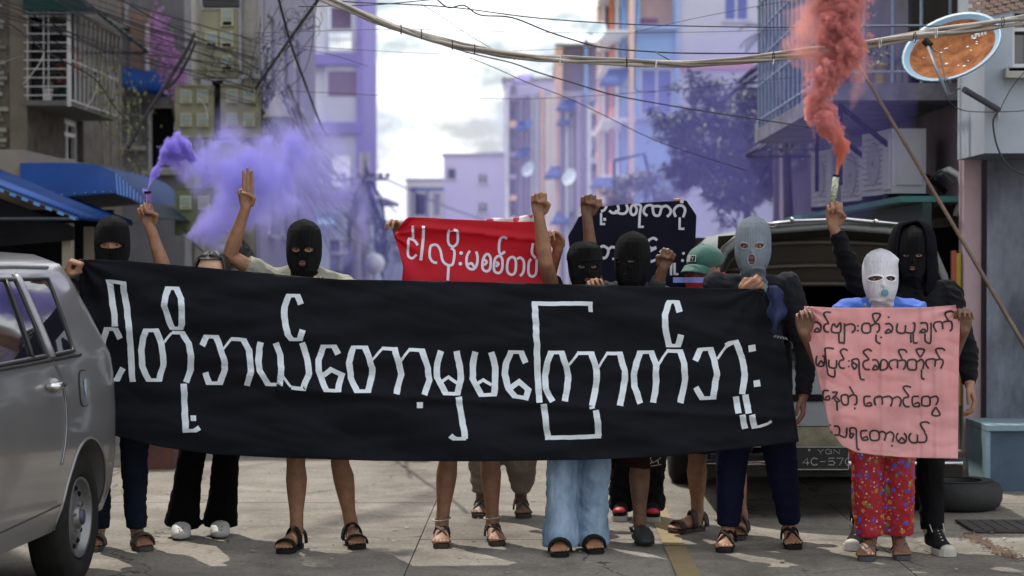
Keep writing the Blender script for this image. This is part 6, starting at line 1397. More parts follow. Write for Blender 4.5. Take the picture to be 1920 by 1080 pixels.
for (h,t) in ft:
  so_=sole(rQ,h,t,M('rubber_white',(.42,.40,.36),.6),1,.03,'trainer_sole'); d=(t-h); d.z=0; d.normalize(); sd_=V(-d.y,d.x,0); o=V(h.x,h.y,0)
  mb=MB(); mb.tube([o+d*.04+V(0,0,.07),o+d*.12+V(0,0,.06),o+d*.2+V(0,0,.045),o+d*.235+V(0,0,.038)],[(.036,.05),(.04,.04),(.044,.028),(.038,.018)],14,side=sd_,rcap=True); finish('trainer',mb,black_t,rQ,.008,3)
  MB().ell(o+d*.20+V(0,-.004,.056),(.036,.042,.022),Matrix.Rotation(math.atan2(d.y,d.x)-math.pi/2,3,'Z')).build('toe_panel',rd_,so_,smooth=True)
# ---- J  green cap, red face cloth
Y=10.72; hd=Head(P(1322,508,Y),yaw=-38,pitch=10,sc=1.0); ft=[(G(1318,994),G(1244,1004)),(G(1392,1002),G(1376,1017))]
rJ,JJ=person('person in a green cap and red face cloth looking down beside the grey balaclava',hd,ft,[('L',P(1255,620,10.72),P(1270,690,10.68),(0,-.1,-1),(1,0,0),(0,-1,0),'relax'),('R',P(1395,620,10.72),P(1390,690,10.68),(0,-.1,-1),(-1,0,0),(0,-1,0),'relax')],SKINS[0],hip_z=.78)
eyes(rJ,hd); lips(rJ,hd); MB().ell(hd.w((0,.025,.02)),(.086,.095,.09),hd.R,22,14).build('hair',HAIR,rJ,smooth=True)
gc=M('cap_green',(.022,.095,.075),.8,.12,10,.2,120,sheen=.2)
cp=MB(); cp.ell(hd.w((0,.008,.058)),(.094,.112,.085),hd.R,28,18); fr=[f for f in cp.f if not all((hd.R.inverted()@(cp.v[i]-hd.c)).z<.036 for i in f)]; cp.f=fr; co=cp.build('cap',gc,rJ,smooth=True)
vb=MB().grid(lambda u,v:hd.w((.078*math.sin(math.pi*(u-.5))*(1-.05*v),-.075-.03*math.cos(math.pi*(u-.5))-.062*v*math.cos(math.pi*(u-.5))**.5 if 0<u<1 else -.075,.052-.028*v-.032*(2*u-1)**2)),24,6).build('visor',gc,co,smooth=True); vb.modifiers.new('t','SOLIDIFY').thickness=.005
MB().box(hd.w((-.006,-.108,.088)),(.052,.004,.036),hd.R@Matrix.Rotation(-.38,3,'X')).build('cap_badge',M('badge_white',(.6,.6,.6),.7,bump=0),co)
MB().box(hd.w((.004,-.112,.0875)),(.028,.004,.028),hd.R@Matrix.Rotation(-.38,3,'X')).build('cap_badge_mark',DARKIN,co); MB().tube([hd.w((-.006,-.1155,.098)),hd.w((.004,-.116,.087)),hd.w((.014,-.1155,.098))],.0018,4).tube([hd.w((.004,-.116,.087)),hd.w((.004,-.117,.077))],.0018,4).build('cap_badge_line',M('badge_white',(.6,.6,.6),.7),co)
MB().ell(hd.w((0,.008,.143)),(.007,.007,.005)).build('cap_button',gc,co)
mk_=MB().grid(lambda u,v:hd.w(hd.pt(math.pi*(-.62+1.24*u),-.012-.13*v,.010+.014*v,BT,.8)),28,12).build('face_cloth',M('red_face_cloth',(.40,.015,.02),.75,.15,6,.3,90),rJ,smooth=True); mk_.modifiers.new('t','SOLIDIFY').thickness=.004
shirt(rJ,hd,JJ,M('dark_grey_tee',(.05,.05,.055),.85),[(0,.5,0),(1,.5,0)],seed=9); trousers(rJ,JJ,M('dark_shorts',(.010,.010,.013),.9,spec=.1),((.11,.105,.10,.095),),upto=.48,name='shorts',seed=9); sandals(rJ,ft,'sport',sandb)
q=MB().grid(lambda u,v:P(1262+u*60,520+v*10,10.55+.02*math.sin(u*7)),10,3).build('folded_cloth',M('lavender_cloth',(.20,.23,.55),.8),None,smooth=True); tag(q,'strip of lavender blue cloth showing above the banner beside the red face cloth','cloth')
# ---- K  grey balaclava
Y=9.96; hd=Head(P(1412,466,Y),yaw=-10,pitch=-2,sc=1.03); ft=[(G(1366,1024),G(1346,1052)),(G(1478,1018),G(1506,1050))]
rK,JK=person('person in light grey knitted balaclava and charcoal jacket gripping the end of the long banner',hd,ft,[('L',P(1352,640,9.97),P(1392,553,9.79),(.82,-.30,.55),(.25,.9,-.3),(-.5,-.1,.8),'fist',1.12),('R',P(1513,664,9.98),P(1506,744,9.92),(-.05,-.2,-1),(-1,-.3,0),(-.2,-1,.1),'relax')],SKINS[0],shoulder=.182,sh_drop=.185)
gk=knit('grey_knit',(.22,.26,.31)); balaclava(rK,hd,gk,[(-.033,.008,.023,.015,-.1),(.033,.008,.025,.015,.1),(0,-.058,.017,.026,0)],top=.004,seed=10); eyes(rK,hd); lips(rK,hd,.004)
shirt(rK,hd,JK,slate,[(0,1,.75),(1,1,.97)],seed=10,shw=.182,waist=.17,name='jacket',disp=.006,fat=1.03)
trousers(rK,JK,M('navy_trousers',(.006,.008,.024),.9,.2,6,.2,spec=.1),((.105,.095,.085,.058,.070),),seed=10,hem=.11,disp=.006); sandals(rK,ft,'cross',sand)
def knotf(u,v):
  w_=(8+9*math.sin(math.pi*min(1,v*1.15))+(4*math.sin(v*14)))*(1-.55*max(0,v-.62)/.38); cx_=1449+5*math.sin(v*4)+6*v
  return P(cx_+(u-.5)*2*w_,536+v*90,9.70-.018*math.cos((u-.5)*7)+.012*math.sin(v*11+u*5))
vl=MB().grid(knotf,12,22).build('knotted_cloth',M('blue_grey_cloth',(.022,.032,.085),.8,.35,9,.2,spec=.15),rK,smooth=True); vl.modifiers.new('t','SOLIDIFY').thickness=.004
tm_=MB()
for i,(x,w_) in enumerate(((1451,2),(1454,1.6),(1457,1.8),(1460,1.4),(1463,1.6),(1466,1.4),(1469,1.8),(1472,1.2),(1475,1.6))):
  y=630+i*.6; tm_.tube([P(x,y-2,9.71),P(x,y+2,9.71)],.0012,4); tm_.tube([P(x,y+2*(-1)**i,9.71),P(x+w_,y+2*(-1)**i,9.71)],.0012,4)
tm_.build('jacket_lettering',M('print_white',(.45,.45,.45),.7),rK)
# ---- M  hooded with coral flare
Y=10.16; hd=Head(P(1712,481,Y),yaw=-12,sc=1.0); ft=[(G(1618,1020),G(1590,1036)),(G(1742,1030),G(1796,1050))]
rM_,JM=person('person in a black hood and black balaclava raising a flare that pours coral smoke',hd,ft,[('L',P(1606,532,10.05),P(1562,424,9.98),(.0,-.05,1),CAMN,(.95,0,.1),'grip',1.05),('R',P(1812,662,10.05),P(1818,722,9.96),(.2,-.3,-.9),(-1,-.3,0),(-.2,-1,0),'relax')],SKINS[0],shoulder=.19,shut=True)
balaclava(rM_,hd,bk,[(-.033,.006,.022,.010,-.1),(.033,.006,.022,.011,.1),(0,-.058,.016,.014,0)],seed=11); eyes(rM_,hd); lips(rM_,hd)
def hood(mb):
  pass
shirt(rM_,hd,JM,black_t,[(0,1,.88),(1,1,.97)],seed=11,shw=.21,waist=.18,name='hoodie',disp=.010,fat=1.08)
def hoodf(u,v):
  a=math.pi*(.235+1.53*u); z=.158-.36*v; sx_=prof(z,BT)
  if v<.40: k=math.sin(math.pi/2*min(1,(v+.02)/.42))**.55; rx,ry=.118*k,.130*k; z=.178-.175*(1-math.cos(math.pi/2*min(1,(v+.02)/.42)))
  else: t=(v-.40)/.6; rx=.118+.008*math.sin(t*3)-.030*t; ry=.130-.03*t; z=.004-.20*t
  f=max(0,-(-math.cos(a)))
  x=rx*math.sin(a); y=.018-ry*math.cos(a)
  return hd.w(V(x*(1+.05*math.sin(v*9+a)),y+ (-.012 if v<.4 else 0)*max(0,math.cos(a)),z+.012*fbm((x*14,y*14,v*4))))
hp_=MB().grid(hoodf,48,28).build('hood',M('hood_cotton',(.007,.007,.010),.95,.2,10,.3,100,spec=.05),rM_,smooth=True); hp_.modifiers.new('t','SOLIDIFY').thickness=.009
ed_=[hoodf(0,k/22) for k in range(22)][::-1]+[hoodf(1,k/22) for k in range(22)]; MB().tube(ed_,.009,7).build('hood_hem',MATS['hood_cotton'],hp_,smooth=True)
trousers(rM_,JM,M('black_jeans',(.006,.006,.007),.9,.3,5,.4,spec=.1),((.098,.085,.072,.058),),seed=11,hem=.11,disp=.009)
for (h,t) in ft: sneaker(rM_,h,t,1.04)
fm_=M('flare_camo',(.03,.04,.025),.5,.1,60,0,col2=(.62,.66,.50)); fm_.node_tree.nodes['Noise Texture'].inputs['Scale'].default_value=70
fl=flare('black and white patterned smoke flare tube held up in a fist',P(1561,382,9.955),P(1568,330,9.955),.0165,fm_,RUBBER); MB().tube([P(1560,392,9.95),P(1561,383,9.95)],.018,12).build('base_cap',RUBBER,fl)
# ---- L  white balaclava with pink cloth
Y=9.72; hd=Head(P(1651,523,Y),yaw=-3,pitch=4,sc=.97); ft=[(G(1634,1040),G(1612,1064)),(G(1682,1038),G(1704,1063))]
rL,JL=person('person in white knitted balaclava and red patterned trousers holding up the pink cloth',hd,ft,[('L',P(1545,690,9.75),P(1507,624,9.52),(-.12,-.2,1),(.5,-.85,0),(.6,0,.2),'over',.98),('R',P(1772,690,9.75),P(1808,620,9.52),(.0,-.25,1),(-.5,-.85,0),(-.6,0,.2),'over',.98)],SKINS[1],shoulder=.165,hip_z=.76,sh_drop=.145)
wk=knit('white_knit',(.78,.78,.86)); balaclava(rL,hd,wk,[(-.037,.010,.036,.0145,.12),(.037,.010,.027,.0145,-.12)],top=-.004,lump=(1.2,.10,.02,.012),seed=12,neckcut=-.20); eyes(rL,hd,False)
MB().tube([hd.w((.074*math.sin(a),.02-.082*math.cos(a),-.165-.012*math.cos(a))) for a in [2*math.pi*k/26 for k in range(26)]],[.012]*26,9,closed=True).build('rolled_hem',wk,rL,smooth=True)
MB().lathe([(.018,0),(.017,.004),(.001,.006)],hd.w((.008,-.120,-.060)),(0,-1,-.1),20).build('mouth_patch',M('patch_teal',(.09,.22,.28),.7),rL)
shirt(rL,hd,JL,M('royal_blue_tee',(.035,.11,.46),.85,.12,8,.25,sheen=.2),[(0,.6,0),(1,.6,0)],seed=12,shw=.175)
MB().tube([P(1622,570,9.55),P(1624,590,9.56)],.006,6).build('bag_strap',M('strap_grey',(.15,.16,.2),.7),rL)
pj=M('patterned_trousers',(.30,.006,.014),.7,.1,6,.25,90); t_=pj.node_tree; b_=t_.nodes['Principled BSDF']; tc_=t_.nodes.new('ShaderNodeTexCoord')
prev=t_.nodes['Color Ramp'].outputs[0]
for (sc_,th_,cols,off) in ((30,.22,((.04,.07,.45),(.10,.20,.02),(.35,.20,.02),(.30,.006,.014)),0),(55,.17,((.45,.12,.03),(.50,.35,.35),(.12,.05,.3),(.30,.006,.014)),7)):
  mp_=t_.nodes.new('ShaderNodeMapping'); mp_.inputs['Location'].default_value=(off,off,off); t_.links.new(tc_.outputs['Object'],mp_.inputs[0])
  vo=t_.nodes.new('ShaderNodeTexVoronoi'); vo.inputs['Scale'].default_value=sc_; t_.links.new(mp_.outputs[0],vo.inputs[0]); sp_=t_.nodes.new('ShaderNodeSeparateXYZ'); t_.links.new(vo.outputs['Color'],sp_.inputs[0])
  cr_=t_.nodes.new('ShaderNodeValToRGB'); cr_.color_ramp.interpolation='CONSTANT'; el=cr_.color_ramp.elements; el[0].color=(*cols[0],1); el[1].position=.3; el[1].color=(*cols[1],1)
  for k,pos in ((2,.55),(3,.78)): e=el.new(pos); e.color=(*cols[k],1)
  t_.links.new(sp_.outputs[0],cr_.inputs[0]); lt_=t_.nodes.new('ShaderNodeMath'); lt_.operation='LESS_THAN'; lt_.inputs[1].default_value=th_*1.6; t_.links.new(vo.outputs['Distance'],lt_.inputs[0])
  mx=t_.nodes.new('ShaderNodeMixRGB'); t_.links.new(lt_.outputs[0],mx.inputs[0]); t_.links.new(prev,mx.inputs[1]); t_.links.new(cr_.outputs[0],mx.inputs[2]); prev=mx.outputs[0]
t_.links.new(prev,b_.inputs['Base Color'])
trousers(rL,JL,pj,((.092,.085,.080,.078,.079),),hem=.105,disp=.006,seed=12,tops=.12); sandals(rL,ft,'thong',M('flipflop',(.05,.05,.06),.7),.95)
# ================================================================= BANNERS
def interp(tab,x):
  if x<=tab[0][0]: return tab[0][1]
  for a,b in zip(tab,tab[1:]):
    if x<=b[0]: t=(x-a[0])/(b[0]-a[0]); t=t; return a[1]+(b[1]-a[1])*t
  return tab[-1][1]
def coons(top,bot,left,right,nu,nv):
  """top/bot: lists of px points left->right, left/right top->bottom"""
  def ev(pl,t):
    d=[0]
    for a,b in zip(pl,pl[1:]): d.append(d[-1]+math.hypot(b[0]-a[0],b[1]-a[1]))
    s=t*d[-1]
    for i in range(len(pl)-1):
      if s<=d[i+1] or i==len(pl)-2:
        f=(s-d[i])/max(1e-6,d[i+1]-d[i]); return (pl[i][0]+(pl[i+1][0]-pl[i][0])*f,pl[i][1]+(pl[i+1][1]-pl[i][1])*f)
  def f(u,v):
    T,B,Lf,Rt=ev(top,u),ev(bot,u),ev(left,v),ev(right,v)
    c00,c10,c01,c11=top[0],top[-1],bot[0],bot[-1]
    return tuple((1-v)*T[k]+v*B[k]+(1-u)*Lf[k]+u*Rt[k]-((1-u)*(1-v)*c00[k]+u*(1-v)*c10[k]+(1-u)*v*c01[k]+u*v*c11[k]) for k in(0,1))
  return f
def banner(name,label,cat,shape,dep,mat,nu,nv,base):
  t=thing(name,label,cat,base); f=coons(*shape,nu,nv)
  o=MB().grid(lambda u,v:(lambda q:P(q[0],q[1],dep(*q)))(f(u,v)),nu,nv).build('cloth',mat,t,smooth=True); md=o.modifiers.new('t','SOLIDIFY'); md.thickness=.0015; return t
def smoothpl(pts,closed,sub=4):
  n=len(pts); out=[]
  rng=range(n) if closed else range(n-1)
  for i in rng:
    p0=pts[(i-1)%n] if closed or i>0 else pts[i]; p1=pts[i]; p2=pts[(i+1)%n]; p3=pts[(i+2)%n] if closed or i+2<n else p2
    for k in range(sub):
      t=k/sub; out.append(tuple(.5*((2*p1[a])+(-p0[a]+p2[a])*t+(2*p0[a]-5*p1[a]+4*p2[a]-p3[a])*t*t+(-p0[a]+3*p1[a]-3*p2[a]+p3[a])*t**3) for a in(0,1)))
  if not closed: out.append(pts[-1])
  return out
def ribbon(mb,pts,wf,closed,mp,maxseg=6):
  n=len(pts); nr=[]
  segs=n if closed else n-1
  D=[]
  for i in range(segs):
    a,b=pts[i],pts[(i+1)%n]; dx,dy=b[0]-a[0],b[1]-a[1]; l=math.hypot(dx,dy) or 1e-6; dx/=l;dy/=l; D.append((dx,dy,wf(dx,dy)/2))
  def off(i,s):
    if closed: d0,d1=D[(i-1)%segs],D[i%segs]
    else: d0,d1=D[max(0,i-1)],D[min(segs-1,i)]
    n0=(-d0[1]*s,d0[0]*s); n1=(-d1[1]*s,d1[0]*s); cr=d0[0]*d1[1]-d0[1]*d1[0]; p=pts[i]
    a=(p[0]+n0[0]*d0[2],p[1]+n0[1]*d0[2]); b=(p[0]+n1[0]*d1[2],p[1]+n1[1]*d1[2])
    if abs(cr)<.12: return ((a[0]+b[0])/2,(a[1]+b[1])/2)
    t=((b[0]-a[0])*d1[1]-(b[1]-a[1])*d1[0])/cr; q=(a[0]+d0[0]*t,a[1]+d0[1]*t); m=max(d0[2],d1[2])*2.2; dd=math.hypot(q[0]-p[0],q[1]-p[1])
    if dd>m: q=(p[0]+(q[0]-p[0])*m/dd,p[1]+(q[1]-p[1])*m/dd)
    return q
  Lf=[off(i,1) for i in range(n)]; Rt=[off(i,-1) for i in range(n)]
  for i in range(segs):
    j=(i+1)%n; l=math.hypot(pts[j][0]-pts[i][0],pts[j][1]-pts[i][1]); k=max(1,int(l/maxseg))
    for s in range(k):
      t0,t1=s/k,(s+1)/k; g=lambda A,t:(A[i][0]+(A[j][0]-A[i][0])*t,A[i][1]+(A[j][1]-A[i][1])*t)
      mb.quad(mp(g(Lf,t0)),mp(g(Rt,t0)),mp(g(Rt,t1)),mp(g(Lf,t1)))
def strokes(B_,frame,data,wf,mp,smooth=False):
  ox,oy,s=frame
  for st in data:
    mb=MB(); B_.append(mb)
    closed=False; w=wf
    if st[0]=='c': closed=True; st=st[1:]
    if st[0]=='t': w=(lambda dx,dy:4.6); st=st[1:]
    if st[0]=='w': sw=st[1]; w=(lambda dx,dy,sw=sw:sw); st=st[2:]
    if st[0]=='q':  # square dot: centre and size
      cx,cy_,h=ox+st[1]/s,oy+st[2]/s,st[3]/s/2; a=R(st[4] if len(st)>4 else 0); c_,s_=math.cos(a)*h,math.sin(a)*h
      mb.quad(mp((cx-c_+s_,cy_-s_-c_)),mp((cx+c_+s_,cy_+s_-c_)),mp((cx+c_-s_,cy_+s_+c_)),mp((cx-c_-s_,cy_-s_+c_))); continue
    if st[0]=='o':
      cx,cy_,r=ox+st[1]/s,oy+st[2]/s,st[3]/s; vs=[mp((cx,cy_))]+[mp((cx+r*math.cos(k*.5236),cy_+r*math.sin(k*.5236))) for k in range(12)]; mb.add(vs,[(0,1+k,1+(k+1)%12) for k in range(12)]); continue
    pts=[(ox+x/s,oy+y/s) for x,y in st]
    if smooth: pts=smoothpl(pts,closed)
    ribbon(mb,pts,w,closed,mp)
# main banner -------------------------------------------------------
def dmain(x,y):
  a=fbm(((x+.9*y)*.0035,(y-.28*x)*.017,1.7)); b=fbm(((x)*.006,(y+.15*x)*.030,5.1))
  k=max(0,(x-1380)/110); kk=math.sin(((x-1430)*.9+(y-540)*.10)*.16)*.010*k*min(1,(y-520)/120) if x>1380 else 0
  r=0
  yr=790-.06*(x-1100)+ (0 if x>900 else -.02*(900-x)); r=-.018*math.exp(-((y-(740+.055*(x-700)))/9)**2) if x>520 else 0
  k2=math.hypot(x-1425,y-540); r+=.009*math.sin(math.atan2(y-540,1425-x)*13)*math.exp(-k2/160)
  k3=math.hypot(x-150,y-487); r+=.010*math.sin(math.atan2(y-487,x-150)*11)*math.exp(-k3/260)
  return 9.72+.042*a+.020*b+.006*(1-abs(2*fbm(((x+.5*y)*.008,(y-.22*x)*.035,12))))+kk+1.25*r+.05*((x-820)/680)**2-.03
blk=M('banner_black',(.0042,.0052,.0095),.85,.2,5,.18,180,spec=.22,sheen=.03,tl=.04)
top=[(148,486),(240,489),(400,503),(560,518),(640,524),(780,526),(960,530),(1100,534),(1250,538),(1360,541),(1432,541)]
bot=[(196,812),(300,838),(400,852),(520,858),(700,864),(900,865),(1100,862),(1250,856),(1380,842),(1498,828)]
mt=banner('protest_banner','long black cloth banner with white taped Burmese lettering stretched across the front row','banner',(top,bot,[(148,486),(150,560),(165,700),(196,812)],[(1432,541),(1462,600),(1480,700),(1498,828)]),dmain,blk,300,84,(0,9.72,.45))
tape=M('white_tape',(.62,.68,.75),.62,.08,7,.2,60)
wf=lambda dx,dy:6.4+5.4*abs(dy)
mp=lambda q:(lambda x,y:P(x,y,dmain(x,y)-.005))(q[0]+1.5*fbm((q[0]*.02,q[1]*.055,3))+.7*fbm((q[0]*.08,q[1]*.12,8)),q[1]+1.0*fbm((q[0]*.05,q[1]*.02,6)))
B=[]; c1_=(180,510,6)
strokes(B,c1_,[[(215,612),(205,480),(185,330),(170,210),(150,108),(305,122),(315,220),(345,380),(370,620),(392,900),(402,1080),(410,1236)],
 [(272,750),(222,645),(122,640),(75,780),(68,880),(85,980),(130,1180),(150,1212),(235,1212),(305,1082)],
 ['c',(565,655),(675,655),(730,790),(757,940),(755,1060),(710,1215),(590,1215),(520,1060),(508,880),(530,740)],['t',(765,795),(850,685)],
 [(850,682),(970,682),(1040,800),(1068,930),(1062,1100),(1015,1240)],['c',(815,183),(905,183),(955,300),(968,480),(965,580),(950,632),(855,632),(800,480),(768,380),(782,270)],
 [(988,1255),(1000,1600),(1008,1772)],[(975,1788),(1110,1785),(1140,1770),(1165,1750)],['q',1092,1645,62],
 [(1190,830),(1245,725),(1350,728),(1390,830),(1425,930),(1450,1020),(1450,1100),(1390,1250),(1270,1250),(1230,1130)],['t',(1435,865),(1520,755)],[(1515,755),(1660,765),(1720,880),(1738,1000),(1738,1130),(1700,1280)]],wf,mp)
strokes(B,(480,540,4),[[(35,405),(24,450),(20,540),(26,620),(90,722),(178,722),(192,600),(180,500),(150,412)],['t',(200,662),(262,740)],[(265,745),(355,757),(398,640),(388,550),(345,410)],[(335,122),(312,57),(248,57),(215,140),(213,220),(240,350),(266,384),(330,384),(348,312)],
 [(615,497),(585,438),(505,438),(470,540),(470,620),(525,768),(615,768),(642,650),(562,612),(505,655)],
 ['c',(735,445),(820,445),(850,530),(872,600),(865,680),(840,775),(755,775),(710,670),(700,560),(712,490)],['t',(865,548),(945,455)],[(940,453),(1040,457),(1065,540),(1090,650),(1050,797)],['t',(1085,550),(1150,465)],[(1145,463),(1245,466),(1290,600),(1300,690),(1262,802)],['q',1230,878,44],
 [(1387,470),(1360,560),(1360,670),(1425,792),(1510,792),(1535,690),(1530,610),(1505,472)],['w',6,(1400,700),(1445,668),(1512,715)],
 [(1648,478),(1625,570),(1625,680),(1690,803),(1785,800),(1795,690),(1795,600),(1763,482)],['w',6,(1655,722),(1705,688),(1767,728)]],wf,mp)
strokes(B,(780,670,5.3333),[[(425,395),(450,560),(478,740),(487,818)],[(500,815),(390,815),(362,798),(345,782)],[(1098,58),(1053,-51),(947,-53),(898,71),(890,170),(925,320),(985,390),(1095,407),(1122,320),(1030,243),(945,308)]],wf,mp)
strokes(B,(960,540,4),[[(172,117),(185,400),(192,650),(208,860)],[(238,870),(268,1110)],['w',8,(150,117),(590,117),(590,180)],['w',8,(247,1124),(667,1112)],[(650,1112),(645,1008),(630,918)],['w',10,(600,888),(604,908)],
 [(305,852),(255,760),(248,660),(265,560),(290,483),(370,483),(410,590),(420,660),(415,750),(393,850)],['t',(430,578),(495,490)],[(490,487),(595,490),(635,620),(632,720),(600,884)],['t',(648,595),(710,492)],[(705,490),(810,490),(845,620),(848,690),(810,884)],
 [(963,865),(920,740),(913,650),(935,560),(960,482),(1045,482),(1080,580),(1083,700),(1060,860)],['t',(1097,573),(1165,475)],[(1160,472),(1260,473),(1292,570),(1298,690),(1262,862)],[(1258,180),(1235,105),(1180,105),(1148,200),(1148,290),(1178,432),(1245,432),(1268,350)],
 [(1375,545),(1410,461),(1490,457),(1520,550),(1535,650),(1510,822),(1425,827),(1380,745)],['t',(1540,532),(1610,430)],[(1602,432),(1640,412),(1680,406),(1722,510),(1748,650),(1725,797)],
 [(1678,815),(1700,940)],[(1728,950),(1748,1055)],[(1750,800),(1776,940)],[(1800,950),(1818,1040)],['w',5,(1795,1046),(1860,1038),(1918,1018),(1945,1000)],['q',1800,452,50,-10],['q',1835,714,48,-10]],wf,mp)
tm__=tape
for q_ in B: q_.build('tape_strip',tm__,mt)
# red banner ---------------------------------------------------------
def dred(x,y): return 9.86+.012*fbm((x*.012,y*.02,2))-.014*math.exp(-((y-(421+.11*(x-760)))/5.)**2)*(1 if x>768 else .3)+.012*(1 if y<(421+.11*(x-760)) and x>768 else 0)+.02*math.sin(math.atan2(y-440,x-735)*9)*math.exp(-math.hypot(x-735,y-440)/60)+.012*math.sin((y*.8-x*.25)*.05)
rt=banner('protest_banner','red cloth banner with white painted Burmese lettering held up behind the black banner','banner',([(766,407),(800,408),(850,411),(900,413),(960,416),(1022,415)],[(752,545),(900,548),(1034,548)],[(766,407),(757,414),(739,442),(748,470),(756,500),(752,545)],[(1022,415),(1030,445),(1034,480),(1030,510),(1034,548)]),dred,M('banner_red',(.50,.004,.018),.5,.1,5,.1,150,tl=.20,spec=.25),70,36,(0,9.86,1.3))
B=[]; mp=lambda q:P(q[0],q[1],dred(*q)-.005); wr=lambda dx,dy:4.7
strokes(B,(730,395,7.714),[[(337,205),(340,300),(345,400)],[(410,500),(370,440),(320,412),(280,415),(273,520),(270,640),(300,680),(340,685),(395,635)],['w',5.4,(493,220),(490,400),(455,720)],[(690,755),(630,740),(585,670),(590,540),(620,500),(690,500),(740,580),(770,720),(840,785),(910,780),(935,700),(942,600),(925,560),(890,542)],['c',(870,290),(975,290),(990,380),(980,470),(920,520),(860,480),(848,380)],['w',5,(857,800),(845,1010)],['o',1038,613,27],['o',1027,768,27]],wr,mp,True)
strokes(B,(880,395,7.714),[[(8,580),(-35,660),(-38,780),(0,835),(60,845),(105,790),(120,680),(100,590)],[(-32,785),(30,762),(70,815)],['c',(255,628),(305,680),(302,830),(250,877),(192,835),(200,700)],[(215,705),(252,745),(212,790)],['c',(425,655),(475,700),(472,850),(420,903),(358,860),(368,710)],[(385,740),(422,772),(382,808)],[(545,405),(490,382),(440,430),(430,580),(462,628),(515,590)],
 ['c',(620,670),(670,720),(665,880),(610,927),(548,870),(560,720)],[(690,700),(740,680),(788,740),(783,880),(735,945)],[(895,700),(862,750),(857,905),(910,952),(965,900),(975,700)],[(922,470),(905,610),(960,690)]],wr,mp,True)
tm__=M('paint_lavender_white',(.62,.60,.72),.6,.06,7,.1)
for q_ in B: q_.build('tape_strip',tm__,rt)
# rear black banner ---------------------------------------------------
def dbk(x,y): return 10.86+.02*fbm((x*.01,y*.012,8))+.03*max(0,(1095-x)/30)*0+.012*math.sin((x+y*.4)*.045)
bt=banner('protest_banner','smaller dark banner with white Burmese lettering held high at the back','banner',([(1092,393),(1120,388),(1180,382),(1240,378),(1287,376)],[(1078,560),(1180,560),(1300,560)],[(1092,393),(1078,420),(1065,443),(1070,480),(1078,560)],[(1287,376),(1306,404),(1304,450),(1300,500),(1300,560)]),dbk,M('banner_navy_black',(.006,.007,.017),.85,.15,5,.15,160,tl=.05,spec=.15),50,40,(1.2,10.86,1.3))
B=[]; mp=lambda q:P(q[0],q[1],dbk(*q)-.006); wr=lambda dx,dy:4.8
strokes(B,(1060,370,6.353),[[(145,225),(180,208),(200,195)],[(190,120),(165,160),(155,200)],[(318,168),(350,145),(392,130)],[(425,168),(465,150),(492,105)],['w',4.2,(425,185),(426,318)],['w',4,(412,318),(475,318)],['q',468,262,34],[(522,158),(560,185),(610,180),(635,140),(622,92)],[(595,155),(640,190),(710,190),(742,140),(725,85)],
 ['c',(450,580),(510,620),(500,690),(460,725),(410,690),(405,620)],[(515,625),(550,592),(590,598)],[(358,555),(385,640)],['w',4,(560,733),(590,733)]],wr,mp,True)
strokes(B,(1180,370,6.353),[['c',(50,90),(85,130),(80,185),(45,210),(15,180),(20,120)],[(60,90),(110,85),(138,110),(125,200),(118,355)],['w',4,(103,352),(172,352)],[(215,220),(172,180),(190,115),(245,92),(300,115)],['c',(290,110),(375,112),(370,175),(350,215),(300,210),(280,150)],[(375,125),(440,102),(492,150),(482,200),(448,230)],[(552,232),(530,160),(570,105),(630,100),(665,150),(640,238)],['q',625,50,40],['w',4.4,(600,240),(598,378)],['w',4,(585,375),(656,375)],
 [(332,512),(290,485),(235,510),(222,560),(262,608),(322,595)],[(318,605),(250,640),(222,700),(250,765),(315,742)],[(128,465),(170,490),(192,535)],[(362,655),(400,632),(440,660)],[(345,735),(372,765)],['w',4.4,(502,785),(495,915)],['w',4.4,(538,780),(540,915)],['w',4,(485,915),(510,915)],['w',4,(525,912),(585,915)],[(620,745),(648,760)],[(640,655),(652,680)]],wr,mp,True)
tm__=M('paint_grey_white',(.55,.55,.62),.6,.06,7,.1)
for q_ in B: q_.build('tape_strip',tm__,bt)
# pink cloth -----------------------------------------------------------
def dpk(x,y):
  v=.013*fbm((x*.010,y*.03,3))+.009*fbm((x*.05,y*.012,6))+.004*(1-abs(2*fbm((x*.018+y*.01,y*.04-x*.01,15)))); 
  for cx in (1548,1653,1722,1753): v+=.007*math.exp(-((x-cx-.01*(y-600))/4)**2)*(-1 if cx!=1722 else 1)
  v+=.03*math.exp(-((x-1510-.16*(y-590))/22)**2)+.02*math.sin((x*.6+y*1.2)*.02)*max(0,(y-760)/100)
  v+=.010*math.sin(math.atan2(y-575,x-1512)*14)*math.exp(-math.hypot(x-1512,y-575)/45)+.010*math.sin(math.atan2(y-573,1800-x)*14)*math.exp(-math.hypot(x-1795,y-573)/40)
  return 9.50+v
pt_=banner('protest_cloth','pink satin cloth with four lines of black Burmese handwriting held up by the white balaclava','banner',([(1508,574),(1560,577),(1650,577),(1740,576),(1792,572)],[(1606,848),(1640,853),(1700,858),(1796,860)],[(1508,574),(1516,640),(1532,700),(1546,760),(1556,805),(1578,835),(1606,848)],[(1792,572),(1800,600),(1798,660),(1797,760),(1796,860)]),dpk,M('pink_satin',(.74,.37,.38),.36,.06,4,.15,160,tl=.30,spec=.3),96,96,(1.6,9.5,.5))
B=[]; mp=lambda q:P(q[0],q[1],dpk(*q)-.0045); wr=lambda dx,dy:3.5
